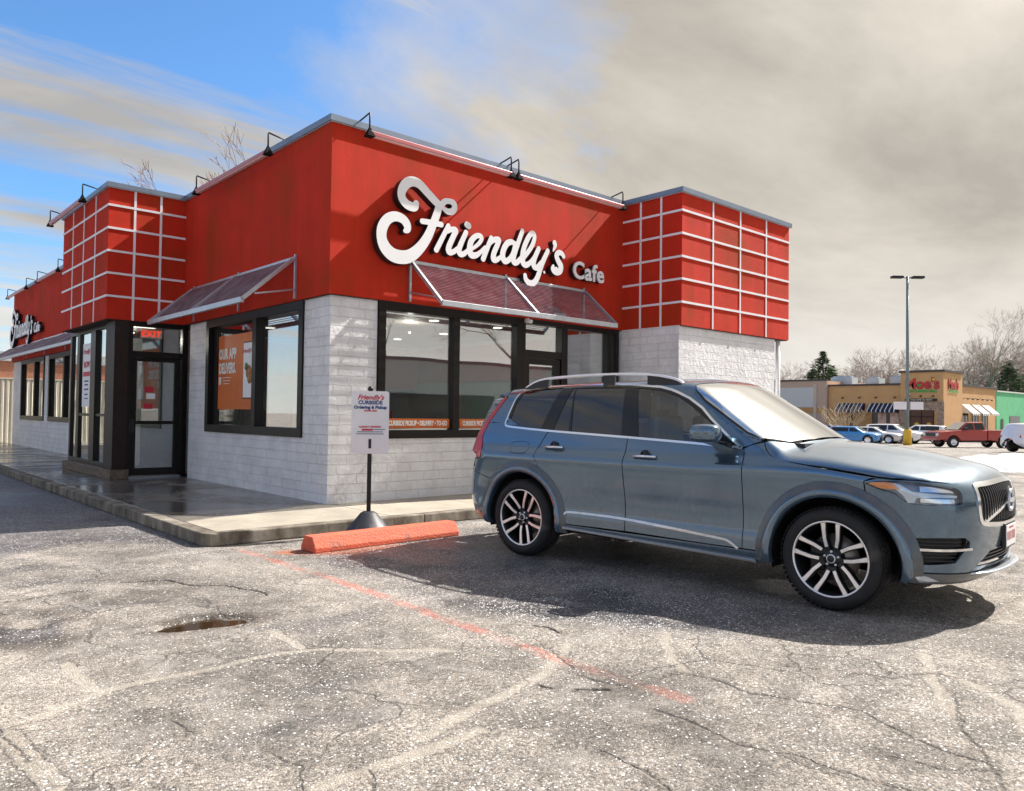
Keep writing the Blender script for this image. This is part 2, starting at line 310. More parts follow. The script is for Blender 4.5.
    def mth(op, a, b2=None, c=None, cl=False):
        n = N('ShaderNodeMath'); n.operation = op; n.use_clamp = cl
        for i, v in enumerate((a, b2, c)):
            if v is None: continue
            if isinstance(v, (int, float)): n.inputs[i].default_value = v
            else: L(v, n.inputs[i])
        return n.outputs[0]
    big = rp(noise(.62, 7, .64, .7), .38, .62, (.145, .128, .112), (.300, .266, .230))
    mid = rp(noise(3.2, 8, .7), .33, .68, .62, 1.22); col = mix(1.0, big, mid, 'MULTIPLY')
    # stones in the binder
    vo = N('ShaderNodeTexVoronoi'); vo.inputs['Scale'].default_value = 95; L(tc.outputs['Object'], vo.inputs['Vector'])
    vo2 = N('ShaderNodeTexVoronoi'); vo2.inputs['Scale'].default_value = 210; L(tc.outputs['Object'], vo2.inputs['Vector'])
    cs = N('ShaderNodeSeparateColor'); L(vo.outputs['Color'], cs.inputs[0]); cs2 = N('ShaderNodeSeparateColor'); L(vo2.outputs['Color'], cs2.inputs[0])
    st1 = rp(cs.outputs[0], .0, 1., .50, 1.62); st2 = rp(cs2.outputs[1], .0, 1., .60, 1.5)
    col = mix(1.0, mix(1.0, col, st1, 'MULTIPLY'), st2, 'MULTIPLY')
    # light scuffed patches where the binder wore off
    worn = rp(noise(1.4, 9, .72, 1.2), .52, .66, 0., 1.); col = mix(mth('MULTIPLY', worn, .45), col, (.40, .365, .33))
    col = mix(mth('MULTIPLY', at_('pale'), .8), col, mix(.6, col, (.46, .41, .34)))
    # alligator cracking
    vc = N('ShaderNodeTexVoronoi'); vc.feature = 'DISTANCE_TO_EDGE'; vc.inputs['Scale'].default_value = 1.15
    wv = N('ShaderNodeVectorMath'); wv.operation = 'ADD'; nz = N('ShaderNodeTexNoise'); nz.inputs['Scale'].default_value = 3.2; nz.inputs['Detail'].default_value = 7; L(tc.outputs['Object'], nz.inputs['Vector'])
    sc = N('ShaderNodeVectorMath'); sc.operation = 'SCALE'; sc.inputs['Scale'].default_value = .45; L(nz.outputs['Color'], sc.inputs[0]); L(tc.outputs['Object'], wv.inputs[0]); L(sc.outputs[0], wv.inputs[1]); L(wv.outputs[0], vc.inputs['Vector'])
    fine = mth('MULTIPLY', rp(vc.outputs['Distance'], .004, .014, 1., 0.), rp(noise(.8, 3), .47, .56, 0., 1.))
    crk = mth('MAXIMUM', at_('crack'), mth('MULTIPLY', fine, .5))
    col = mix(at_('dirt'), col, mix(1.0, col, (.42, .39, .37), 'MULTIPLY'))
    pn = mth('MULTIPLY', at_('paint'), rp(noise(60, 4), .40, .52, .15, 1.)); col = mix(pn, col, mix(.45, col, (.62, .11, .06)))
    col = mix(mth('MULTIPLY', at_('orange'), .8), col, (.50, .12, .03))
    col = mix(crk, col, (.018, .015, .013))
    wet = at_('wet'); wetd = mix(1.0, col, (.27, .28, .33), 'MULTIPLY'); col = mix(wet, col, wetd)
    # grains of de-icing salt, thicker where it is wet
    sv = N('ShaderNodeTexVoronoi'); sv.inputs['Scale'].default_value = 42; sv.inputs['Randomness'].default_value = 1; L(tc.outputs['Object'], sv.inputs['Vector'])
    sv2 = N('ShaderNodeTexVoronoi'); sv2.inputs['Scale'].default_value = 80; L(tc.outputs['Object'], sv2.inputs['Vector'])
    ss = N('ShaderNodeSeparateColor'); L(sv.outputs['Color'], ss.inputs[0]); ss2 = N('ShaderNodeSeparateColor'); L(sv2.outputs['Color'], ss2.inputs[0])
    dens = mth('MULTIPLY_ADD', rp(noise(1.1, 6, .7), .42, .66, 0., 1.), .30, mth('MULTIPLY', wet, .20)); dens = mth('ADD', mth('ADD', dens, .10), mth('MULTIPLY', at_('grit'), .55))
    g1 = mth('MULTIPLY', mth('LESS_THAN', sv.outputs['Distance'], mth('MULTIPLY', ss.outputs[1], .33)), mth('LESS_THAN', ss.outputs[0], dens))
    g2 = mth('MULTIPLY', mth('LESS_THAN', sv2.outputs['Distance'], mth('MULTIPLY', ss2.outputs[1], .42)), mth('LESS_THAN', ss2.outputs[0], mth('ADD', dens, .06)))
    salt = mth('MULTIPLY', mth('MAXIMUM', g1, g2), rp(wet, .85, 1., 1., .8)); col = mix(mth('MULTIPLY', salt, .88), col, (.84, .83, .82))
    L(col, b.inputs['Base Color'])
    ro = mth('SUBTRACT', .92, mth('MULTIPLY', wet, .55)); L(mth('MAXIMUM', ro, mth('MULTIPLY', salt, .7)), b.inputs['Roughness'])
    h = mth('MULTIPLY_ADD', vo.outputs['Distance'], -.55, mth('MULTIPLY', noise(38, 6, .75), 1.2)); h = mth('ADD', h, mth('MULTIPLY', vo2.outputs['Distance'], -.35)); h = mth('ADD', h, mth('MULTIPLY', crk, -1.6)); h = mth('ADD', h, mth('MULTIPLY', salt, .9))
    bp = N('ShaderNodeBump'); bp.inputs['Distance'].default_value = .007; L(h, bp.inputs['Height']); L(mth('SUBTRACT', .95, mth('MULTIPLY', wet, .45)), bp.inputs['Strength']); L(bp.outputs[0], b.inputs['Normal'])
    o = link_mesh('asphalt_lot', me, mt); tag(o, kind='structure')
build_ground()
m_water, nt_, b_ = nmat('melt_water'); b_.inputs['Base Color'].default_value = (.035, .02, .01, 1); b_.inputs['Roughness'].default_value = .04; b_.inputs['IOR'].default_value = 1.33
def puddle(c, a, b, z, th):
    mb = MB(); n = 40; P = []
    for k in range(n):
        t = 2*math.pi*k/n; r = 1+.12*math.sin(3*t+c[0])+.07*math.sin(7*t); u, v = a*r*math.cos(t), b*r*math.sin(t); P.append((c[0]+u*math.cos(th)-v*math.sin(th), c[1]+u*math.sin(th)+v*math.cos(th), z))
    mb.add(P, [tuple(range(n))]); tag(mb.build('puddle_water', m_water), kind='structure')
puddle((-3.20, -4.27), .30, .16, -.020, -.1); 
# ------------------------------------------------------------------ pavement
def concrete(name, base, wetlo=0.0, streak=False):
    m, nt, b = nmat(name); N = nt.nodes.new; L = nt.links.new; tc = N('ShaderNodeTexCoord')
    def noise(sc, det=6, ro=.6, dis=0., vec=None): n = N('ShaderNodeTexNoise'); n.inputs['Scale'].default_value = sc; n.inputs['Detail'].default_value = det; n.inputs['Roughness'].default_value = ro; n.inputs['Distortion'].default_value = dis; L(vec or tc.outputs['Object'], n.inputs['Vector']); return n.outputs[0]
    def rp(v, p0, p1, c0, c1): r = N('ShaderNodeValToRGB'); L(v, r.inputs[0]); e = r.color_ramp.elements; e[0].position = p0; e[1].position = p1; e[0].color = (c0 if isinstance(c0, tuple) else (c0,)*3)+(1,); e[1].color = (c1 if isinstance(c1, tuple) else (c1,)*3)+(1,); return r.outputs[0]
    c = rp(noise(1.6, 8, .7), .3, .7, tuple(v*.72 for v in base), tuple(min(1, v*1.18) for v in base))
    mx = N('ShaderNodeMix'); mx.data_type = 'RGBA'; mx.blend_type = 'MULTIPLY'; mx.inputs[0].default_value = 1; L(c, mx.inputs[6]); L(rp(noise(70, 4, .7), .3, .7, .78, 1.15), mx.inputs[7]); c = mx.outputs[2]
    if wetlo:
        sp = N('ShaderNodeSeparateXYZ'); L(tc.outputs['Object'], sp.inputs[0])
        # standing melt water inside the line of the building, drying towards the front kerb
        md = N('ShaderNodeMath'); md.operation = 'MULTIPLY_ADD'; L(sp.outputs[0], md.inputs[0]); md.inputs[1].default_value = -.30; L(sp.outputs[1], md.inputs[2])   # y - .3x
        md2 = N('ShaderNodeMath'); md2.operation = 'MULTIPLY_ADD'; L(noise(1.8, 5), md2.inputs[0]); md2.inputs[1].default_value = .5; L(md.outputs[0], md2.inputs[2])
        wm = rp(md2.outputs[0], .30, .42, 0., 1.)
        wn = N('ShaderNodeMath'); wn.operation = 'MULTIPLY'; L(wm, wn.inputs[0]); L(rp(noise(.8, 5, .6, .8), .32, .55, .55, 1.), wn.inputs[1]); w = wn.outputs[0]
        m2 = N('ShaderNodeMix'); m2.data_type = 'RGBA'; L(w, m2.inputs[0]); L(c, m2.inputs[6])
        m3 = N('ShaderNodeMix'); m3.data_type = 'RGBA'; m3.blend_type = 'MULTIPLY'; m3.inputs[0].default_value = 1; L(c, m3.inputs[6]); m3.inputs[7].default_value = (.34, .34, .37, 1); L(m3.outputs[2], m2.inputs[7]); c = m2.outputs[2]
        rr = N('ShaderNodeMath'); rr.operation = 'MULTIPLY_ADD'; L(w, rr.inputs[0]); rr.inputs[1].default_value = -.72; rr.inputs[2].default_value = .86; L(rr.outputs[0], b.inputs['Roughness'])
    else: b.inputs['Roughness'].default_value = .9
    if streak:
        mp = N('ShaderNodeMapping'); mp.inputs['Scale'].default_value = (2.2, 2.2, .9); L(tc.outputs['Object'], mp.inputs[0])
        m4 = N('ShaderNodeMix'); m4.data_type = 'RGBA'; m4.blend_type = 'MULTIPLY'; m4.inputs[0].default_value = 1; L(c, m4.inputs[6]); L(rp(noise(1.5, 7, .7, 0, mp.outputs[0]), .4, .62, (.42, .38, .33), (1.15, 1.15, 1.15)), m4.inputs[7]); c = m4.outputs[2]
    L(c, b.inputs['Base Color'])
    bp = N('ShaderNodeBump'); bp.inputs['Strength'].default_value = .35 if not wetlo else .12; bp.inputs['Distance'].default_value = .006; L(noise(55, 6, .7), bp.inputs['Height']); L(bp.outputs[0], b.inputs['Normal'])
    return m
m_slab = concrete('concrete_pavement', (.40, .355, .285), wetlo=1); m_curb = concrete('concrete_kerb', (.27, .24, .195), streak=True)
ZS = .13
def build_pavement():
    g = .006; mb = MB()
    # paving bays: along the side (x -1.98..0) and along the front (y -1.38..0)
    def slab(x0, x1, y0, y1): mb.box(x0+g, x1-g, y0+g, y1-g, .0, ZS)
    ys = [-1.38, -.05, 1.5, 3.1, 4.7, 6.3, 7.9, 9.5, 11.1, 12.7, 14.3, 15.9, 17.5, 19.1, 20.7, 22.3, 23.9]
    for a, b in zip(ys[:-1], ys[1:]): slab(-1.98, .1, a, b)
    xs = [.1, 1.7, 3.2, 4.7, 6.2, 7.8, 9.4, 11.0]
    for a, b in zip(xs[:-1], xs[1:]): slab(a, b, -1.38, .1)
    o = mb.build('pavement', m_slab, bevel=.006); tag(o, kind='structure')
    mb = MB(); mb.box(-1.97, 10.9, -1.36, -.0, .0, ZS-.012); mb.box(-1.97, .1, .002, 23.8, .0, ZS-.012); tag(mb.build('pavement_joints', simple('joint_grit', (.05, .045, .04), .95)), kind='structure')
    mb = MB(); r = .12; cxy = (-2.14+r, -1.53+r)
    arc = [(cxy[0]+r*math.cos(t), cxy[1]+r*math.sin(t)) for t in np.linspace(math.pi, 1.5*math.pi, 7)]
    yy = [23.9, 20.9, 17.9, 14.9, 11.9, 8.9, 5.9, 2.9, .1]
    for a, b in zip(yy[:-1], yy[1:]): mb.box(-2.14, -1.98, b+.004, a-.004, 0, ZS+.002)
    mb.prism([(-1.98, .1)]+[(-2.14, .1)]+arc+[(.5, -1.53), (.5, -1.38), (-1.98, -1.38)], 0, ZS+.002)
    xx = [.5, 3.5, 6.5, 9.5, 11.0]
    for a, b in zip(xx[:-1], xx[1:]): mb.box(a+.004, b-.004, -1.53, -1.38, 0, ZS+.002)
    mb.box(10.992, 11.14, -1.38, 0.1, 0, ZS+.002)
    o = mb.build('kerb', m_curb, bevel=.014); tag(o, kind='structure')
build_pavement()
# ------------------------------------------------------------------ cafe building
Z1, Z2, LY, WX, PY, QX = 2.93, 5.22, 5.45, 6.0, -1.306, 9.65
def brick_paint():
    m, nt, b = nmat('painted_block'); N = nt.nodes.new; L = nt.links.new; tc = N('ShaderNodeTexCoord')
    sp = N('ShaderNodeSeparateXYZ'); L(tc.outputs['Object'], sp.inputs[0])
    ad = N('ShaderNodeMath'); ad.operation = 'ADD'; L(sp.outputs[0], ad.inputs[0]); L(sp.outputs[1], ad.inputs[1])
    cm = N('ShaderNodeCombineXYZ'); L(ad.outputs[0], cm.inputs[0]); L(sp.outputs[2], cm.inputs[1])
    nz = N('ShaderNodeTexNoise'); nz.inputs['Scale'].default_value = 7; nz.inputs['Detail'].default_value = 5; L(tc.outputs['Object'], nz.inputs['Vector'])
    vs = N('ShaderNodeVectorMath'); vs.operation = 'MULTIPLY_ADD'; L(nz.outputs['Color'], vs.inputs[0]); vs.inputs[1].default_value = (.040, .034, 0); L(cm.outputs[0], vs.inputs[2])
    br = N('ShaderNodeTexBrick'); br.inputs['Scale'].default_value = 1; br.inputs['Brick Width'].default_value = .40; br.inputs['Row Height'].default_value = .133; br.inputs['Mortar Size'].default_value = .0055; br.inputs['Mortar Smooth'].default_value = .5; br.offset = .37; br.squash = .7; br.squash_frequency = 3
    br.inputs['Color1'].default_value = (.87, .87, .89, 1); br.inputs['Color2'].default_value = (.82, .82, .84, 1); br.inputs['Mortar'].default_value = (.76, .75, .78, 1); L(vs.outputs[0], br.inputs['Vector'])
    n2 = N('ShaderNodeTexNoise'); n2.inputs['Scale'].default_value = 2.2; n2.inputs['Detail'].default_value = 8; n2.inputs['Roughness'].default_value = .7; L(tc.outputs['Object'], n2.inputs['Vector'])
    r = N('ShaderNodeValToRGB'); L(n2.outputs[0], r.inputs[0]); e = r.color_ramp.elements; e[0].position = .3; e[1].position = .6; e[0].color = (.80, .79, .78, 1); e[1].color = (1, 1, 1, 1)
    mx = N('ShaderNodeMix'); mx.data_type = 'RGBA'; mx.blend_type = 'MULTIPLY'; mx.inputs[0].default_value = 1; L(br.outputs[0], mx.inputs[6]); L(r.outputs[0], mx.inputs[7]); L(mx.outputs[2], b.inputs['Base Color'])
    b.inputs['Roughness'].default_value = .62
    n3 = N('ShaderNodeTexNoise'); n3.inputs['Scale'].default_value = 11; n3.inputs['Detail'].default_value = 8; n3.inputs['Roughness'].default_value = .65; L(tc.outputs['Object'], n3.inputs['Vector'])
    h = N('ShaderNodeMath'); h.operation = 'MULTIPLY_ADD'; L(br.outputs['Fac'], h.inputs[0]); h.inputs[1].default_value = -.32; L(n3.outputs[0], h.inputs[2])
    bp = N('ShaderNodeBump'); bp.inputs['Strength'].default_value = .9; bp.inputs['Distance'].default_value = .028; L(h.outputs[0], bp.inputs['Height']); L(bp.outputs[0], b.inputs['Normal'])
    return m
m_block = brick_paint()
def stucco():
    m = simple('red_stucco', (.60, .034, .013), .82, spec=.2, var=.10, scale=2.2, bump=.55, bscale=130, dirt=((.42, .040, .008), 1.1, .50)); nt = m.node_tree; N = nt.nodes.new; L = nt.links.new; b = nt.nodes['Principled BSDF']; old = b.inputs['Base Color'].links[0].from_socket
    tc = N('ShaderNodeTexCoord'); mp = N('ShaderNodeMapping'); mp.inputs['Scale'].default_value = (3.2, 3.2, .22); L(tc.outputs['Object'], mp.inputs[0]); n = N('ShaderNodeTexNoise'); n.inputs['Scale'].default_value = 1.3; n.inputs['Detail'].default_value = 7; n.inputs['Roughness'].default_value = .62; L(mp.outputs[0], n.inputs['Vector'])
    r = N('ShaderNodeValToRGB'); L(n.outputs[0], r.inputs[0]); e = r.color_ramp.elements; e[0].position = .38; e[1].position = .62; e[0].color = (.72, .95, .60, 1); e[1].color = (1.06, .85, 1.25, 1)
    mx = N('ShaderNodeMix'); mx.data_type = 'RGBA'; mx.blend_type = 'MULTIPLY'; mx.inputs[0].default_value = .5; L(old, mx.inputs[6]); L(r.outputs[0], mx.inputs[7]); L(mx.outputs[2], b.inputs['Base Color']); return m
m_red = stucco()
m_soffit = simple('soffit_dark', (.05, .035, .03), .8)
m_coping = simple('coping_metal', (.20, .25, .33), .42, metal=.55, var=.1, scale=3)
m_drip = simple('coping_drip', (.55, .58, .62), .35, metal=.7)
m_bronze = simple('bronze_frame', (.010, .0075, .007), .38, var=.25, scale=9, spec=.28)
m_brown = simple('brown_column', (.024, .013, .011), .5, var=.2, scale=7, spec=.3)
m_alu = simple('awning_aluminium', (.50, .53, .58), .38, metal=.75, var=.12, scale=11)
m_batten = simple('white_batten', (.82, .82, .86), .5, var=.06)
m_black = simple('black_metal', (.012, .012, .013), .45, metal=.2)
m_glassw = glass('window_glass', (.86, .91, .91), .30)
m_glassd = glass('vestibule_glass', (.90, .94, .94), .14)
m_white = simple('white_plastic', (.80, .80, .80), .45, var=.04)
m_roof = simple('roof_membrane', (.45, .45, .44), .85, bump=.2, bscale=12)
cafe = thing('cafe_building', 'corner cafe building with red stucco upper band over white painted block walls', 'building')
BI = .05   # block face sits this far behind the stucco face
def wall_run(mb, axis, c, a0, a1, z0, z1, t=.25, sgn=1):
    """a straight wall piece; c = outer face coordinate, thickness towards the inside"""
    if axis == 'y': mb.box(a0, a1, c, c+t*sgn, z0, z1)
    else: mb.box(c, c+t*sgn, a0, a1, z0, z1)
mb = MB(); T = .25
# front: corner pier, apron below the glass
mb.box(BI, .78, BI, BI+T, ZS, Z1); mb.box(.78, 3.50, BI, BI+T, ZS, 1.0); mb.box(4.5, 5.97, BI, BI+T, ZS, 1.0)
# side wall x=0 between corner and door
mb.box(BI, BI+T, BI+T, .78, ZS, Z1); mb.box(BI, BI+T, .78, 4.38, ZS, 1.0); mb.box(BI, BI+T, 4.38, 5.22, ZS, Z1)
# right tower
mb.box(WX+.0, WX+T, -1.255+T, BI+T+.5, ZS, Z1); mb.box(WX, 9.19, -1.255, -1.255+T, ZS, Z1); mb.box(9.19-T, 9.19, -1.255+T, 22.0, ZS, Z1)
# wing
mb.box(BI, BI+T, 8.86, 13.5, ZS, 1.0); mb.box(BI, BI+T, 8.86, 9.2, 1.0, Z1); mb.box(BI, BI+T, 12.9, 13.5, 1.0, Z1)
mb.box(BI, BI+T, 13.5, 16.55, ZS, .99); mb.box(BI, BI+T, 16.55, 17.2, ZS, Z1); mb.box(BI, BI+T, 17.2, 20.65, ZS, .99); mb.box(BI, BI+T, 20.65, 22.0, ZS, Z1); mb.box(BI+T, 9.19-T, 22.0-T, 22.0, ZS, Z1)
mb.build('block_wall', m_block, cafe)
# fascia ring
outline = [(0, 0), (WX, 0), (WX, PY), (QX, PY), (QX, 22.05), (0, 22.05), (0, 8.73), (-1.306, 8.73), (-1.306, LY), (0, LY)]
def inset(P, d):
    n = len(P); out = []
    A = sum(P[i][0]*P[(i+1) % n][1]-P[(i+1) % n][0]*P[i][1] for i in range(n)); s = 1 if A > 0 else -1
    for i in range(n):
        p0, p1, p2 = Vector(P[i-1]), Vector(P[i]), Vector(P[(i+1) % n]); e1 = (p1-p0).normalized(); e2 = (p2-p1).normalized()
        n1 = Vector((-e1.y, e1.x))*s; n2 = Vector((-e2.y, e2.x))*s; k = 1+n1.dot(n2); v = (n1+n2)/k if k > 1e-4 else n1; out.append(tuple(p1+v*d))
    return out
def band(name, P, d0, d1, z0, z1, mat, parent):
    A, B = inset(P, d0), inset(P, d1); n = len(P); mb = MB()
    vs = [(x, y, z) for z in (z0, z1) for Q in (A, B) for x, y in Q]
    fs = []
    for i in range(n):
        j = (i+1) % n
        fs += [(i, j, 2*n+j, 2*n+i), (n+i, 3*n+i, 3*n+j, n+j), (2*n+i, 2*n+j, 3*n+j, 3*n+i), (i, n+i, n+j, j)]
    mb.add(vs, fs); return mb.build(name, mat, parent)
band('stucco_band', outline, 0, .28, Z1, Z2, m_red, cafe)
band('coping', outline, -.045, .34, Z2+.012, Z2+.095, m_coping, cafe); band('coping_drip', outline, -.028, .1, Z2, Z2+.012, m_drip, cafe)
mb = MB(); mb.prism(inset(outline, .281), 4.95, 5.02); mb.build('roof', m_roof, cafe)
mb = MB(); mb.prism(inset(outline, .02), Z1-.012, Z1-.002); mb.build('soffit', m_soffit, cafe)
# grid battens on the two projecting blocks
def battens(name, side_pts, front_pts, zs):
    mb = MB(); return mb
zs = [4.92, 4.52, 4.12, 3.73, 3.33]; e = .014; w = .019
mb = MB()
for z in zs: mb.box(WX-e, QX+e, PY-e, PY-.001, z-w, z+w); mb.box(WX-e, WX-.001, PY-.0009, .0, z-w, z+w)
for x in (6.93, 7.83, 8.76): mb.box(x-w, x+w, PY-e+.003, PY-.001, Z1, Z2)
for y in (-.41, -.865): mb.box(WX-e+.003, WX-.001, y-w, y+w, Z1, Z2)
mb.build('grid_batten', m_batten, cafe)
mb = MB()
for z in zs: mb.box(-1.306-e, .0, LY-e, LY-.001, z-w, z+w); mb.box(-1.306-e, -1.306-.001, LY-.0009, 8.73, z-w, z+w)
for x in (-.88, -.44): mb.box(x-w, x+w, LY-e+.003, LY-.001, Z1, Z2)
for y in (6.27, 7.09, 7.91): mb.box(-1.306-e+.003, -1.307, y-w, y+w, Z1, Z2)
mb.build('grid_batten', m_batten, cafe)
# interior shell
m_floor = simple('cafe_floor', (.16, .10, .07), .5); m_in = simple('cafe_inner_wall', (.42, .47, .44), .8); m_inr = simple('cafe_red_wall', (.40, .02, .018), .6)
mb = MB(); mb.box(BI+T, 9.19-T, BI+T, 21.7, ZS, ZS+.03); mb.box(-1.0, BI, 5.6, 8.6, ZS, ZS+.03); mb.build('floor', m_floor, cafe)
mb = MB(); mb.box(.35, 8.9, 6.2, 6.3, ZS+.03, 2.9); mb.box(5.55, 5.65, 1.4, 6.2, ZS+.03, 2.9); mb.box(3.0, 3.1, 8.0, 21.6, ZS+.03, 2.9); mb.build('inner_wall', m_in, cafe)
mb = MB(); mb.box(.4, 5.5, 6.05, 6.19, 2.1, 2.85); mb.box(5.4, 5.54, 1.4, 6.0, 2.05, 2.8); mb.box(2.0, 5.3, 5.5, 5.6, 1.9, 2.6)
mb.build('red_bulkhead', m_inr, cafe)
mb = MB(); mb.box(.98, 2.35, 2.6, 2.66, 2.10, 2.62); mb.build('red_bulkhead', m_inr, cafe)
for k in range(7): mb = MB(); mb.box(1.0+.19*k, 1.12+.19*k, 2.6, 2.66, 1.15, 2.10); mb.build('partition_slat', m_in if k % 2 else m_inr, cafe)
m_dl = simple('downlight', (.9, .9, .85), .5, emit=(1, .93, .8, 1.6))
for x in (1.2, 2.6, 4.0):
    for y in (1.2, 2.8, 4.4):
        b2 = MB(); b2.lathe([(0, 0), (.085, 0), (.085, -.012), (0, -.012)], 14, (x, y, Z1-.03)); b2.build('downlight', m_dl, cafe)
for nm_, loc_, e_ in (('dining_light', (2.6, 1.9, 2.75), 24), ('vestibule_light', (-.5, 7.0, 2.75), 12)):
    ld = bpy.data.lights.new(nm_, 'POINT'); ld.energy = e_; ld.shadow_soft_size = .02; ld.color = (1, .93, .82); lo_ = bpy.data.objects.new(nm_, ld); COL.objects.link(lo_); lo_.location = loc_; lo_.parent = cafe
for y in (6.2, 7.6): b2 = MB(); b2.box(-.75, -.25, y-.1, y+.1, Z1-.03, Z1-.02); b2.build('downlight', m_dl, cafe)
for y in (15, 18.5): b2 = MB(); b2.box(.9, 1.5, y-.1, y+.1, Z1-.03, Z1-.02); b2.build('downlight', m_dl, cafe)
# ---- windows
def window(axis, c, a0, a1, z0, z1, mull, fw=.07, name='window', gl=m_glassw, inw=1, rails=(), depth=.13):
    """frame with glass set back; axis 'y' = window in a wall facing -Y, 'x' = facing -X"""
    root = MB(); P = lambda a, d, z: (a, c+d, z) if axis == 'y' else (c+d, a, z)
    def bx(m, u0, u1, d0, d1, w0, w1):
        p, q = P(u0, d0, w0), P(u1, d1, w1); m.box(p[0], q[0], p[1], q[1], p[2], q[2])
    bx(root, a0, a1, 0, depth, z1-fw, z1); bx(root, a0, a1, 0, depth, z0, z0+fw); bx(root, a0, a0+fw, 0, depth, z0+fw, z1-fw); bx(root, a1-fw, a1, 0, depth, z0+fw, z1-fw)
    for m_ in mull: bx(root, m_[0], m_[1], .005, depth-.01, z0+fw, z1-fw)
    for r in rails: bx(root, r[0], r[1], .008, depth-.014, r[2], r[3])
    f = root.build(name, m_bronze, cafe, bevel=.004)
    edges = [a0+fw]+[v for m_ in mull for v in m_]+[a1-fw]
    for k in range(0, len(edges), 2):
        g = MB(); bx(g, edges[k]-.004, edges[k+1]+.004, depth-.055, depth-.047, z0+fw-.004, z1-fw+.004); g.build('glass_pane', gl, f)
    return f
wf = window('y', .02, .79, 3.52, .99, Z1-.012, [(2.11, 2.23)], fw=.12)
window('y', .02, 3.52, 4.50, .16, Z1-.012, [], fw=.07, rails=((3.59, 4.43, 2.30, 2.42),))
window('y', .02, 4.50, 5.93, .99, Z1-.012, [(5.62, 5.72)], fw=.08)
ws = window('x', .02, .78, 4.38, .99, Z1-.012, [(2.33, 2.47)], fw=.13, depth=.16)
window('x', .02, 13.55, 16.6, .99, Z1-.012, [(14.7, 14.86)], fw=.13)
window('x', .02, 17.2, 20.65, .99, Z1-.012, [(18.5, 18.66)], fw=.13)
for a_, b_2 in ((4.04, 4.24), (15.9, 16.46), (19.9, 20.5)): mb = MB(); mb.box(.10, .24, a_, b_2, 1.12, 2.79); mb.build('wide_jamb', m_bronze, cafe)
# side doors in the front glazing: leaf
mb = MB(); D0 = .045
mb.box(3.60, 3.70, D0, D0+.05, .24, 2.29); mb.box(4.32, 4.42, D0, D0+.05, .24, 2.29); mb.box(3.70, 4.32, D0, D0+.05, 2.19, 2.29); mb.box(3.70, 4.32, D0, D0+.05, .24, .42)
dr = mb.build('door', m_bronze, cafe, bevel=.004); mb = MB(); mb.tube([(3.75, D0-.05, .95), (3.75, D0-.05, 1.25)], .015); mb.tube([(3.75, D0-.05, .97), (3.75, D0, .97)], .01); mb.tube([(3.75, D0-.05, 1.23), (3.75, D0, 1.23)], .01); mb.build('handle', m_alu, dr)
# ---- entrance vestibule on the side
VX, VY = -1.06, LY+.01
mb = MB(); mb.box(-1.16, -.925, VY, VY+.55, .30, Z1-.012); mb.build('corner_column', m_brown, cafe, bevel=.006)
mb = MB(); mb.box(-.925, -.85, VY+.02, VY+.14, .17, Z1-.012); mb.box(.0, .10, VY-.0, VY+.14, .13, Z1-.012); mb.box(-.85, .0, VY+.03, VY+.13, 2.29, 2.40); mb.box(-.85, .0, VY+.03, VY+.13, 2.84, Z1-.012)
mb.build('door_frame', m_bronze, cafe, bevel=.004)
mb = MB(); mb.box(-.846, -.004, VY+.075, VY+.083, 2.40, 2.84); mb.build('transom_glass', m_glassd, cafe)
mb = MB(); yl = VY+.05
mb.box(-.842, -.765, yl, yl+.045, .18, 2.285); mb.box(-.12, -.012, yl, yl+.045, .18, 2.285); mb.box(-.765, -.12, yl, yl+.045, 2.22, 2.285); mb.box(-.765, -.12, yl, yl+.045, .18, .31); mb.box(-.765, -.12, yl-.03, yl+.03, 1.095, 1.155)
dr = mb.build('door', m_bronze, cafe, bevel=.004); mb = MB(); mb.box(-.77, -.115, yl+.02, yl+.028, .305, 2.225); mb.build('glass_pane', m_glassd, dr)
mb = MB(); mb.box(-.88, -.80, yl-.035, yl-.002, .95, 1.18); mb.lathe([(0, -.03), (.028, -.028), (.03, 0), (0, 0)], 14, (-.805, yl-.02, 1.30), 'y'); mb.build('handle', m_black, dr, bevel=.004)
m_thr = simple('threshold_metal', (.32, .33, .35), .4, metal=.6)
mb = MB(); mb.box(-.92, .10, VY+.0, VY+.2, ZS, .165); mb.build('threshold', m_thr, cafe)
m_stonec = simple('rubble_kerb', (.17, .13, .095), .85, var=.5, scale=14, bump=.9, bscale=26)
mb = MB(); mb.box(-1.20, -.92, 5.42, 8.86, ZS, .298); mb.box(-.92, -.88, 5.44, 5.60, ZS, .298); mb.build('base_kerb', m_stonec, cafe, bevel=.012)
mb = MB(); mb.box(-1.10, -1.02, 6.012, 8.84, .30, .385); mb.box(-1.10, -1.02, 8.10, 8.30, .385, Z1-.09); mb.box(-1.10, -1.02, 8.74, 8.84, .385, Z1-.09); mb.box(-1.12, -1.02, 6.86, 7.20, .385, Z1-.09); mb.box(-1.10, -1.02, 6.012, 8.84, Z1-.09, Z1-.012)
mb.box(-1.095, -1.03, 7.20, 8.10, 1.22, 1.27); mb.box(-1.095, -1.03, 6.012, 6.86, 1.22, 1.27)
f = mb.build('vestibule_window', m_bronze, cafe, bevel=.004)
for a, b2 in ((6.012, 6.86), (7.2, 8.10), (8.3, 8.74)): mb = MB(); mb.box(-1.062, -1.054, a, b2, .385, Z1-.09); mb.build('glass_pane', m_glassw, f)
mb = MB(); mb.box(-1.09, .02, 8.842, 8.90, .13, Z1-.012); mb.build('vestibule_back_wall', m_in, cafe)
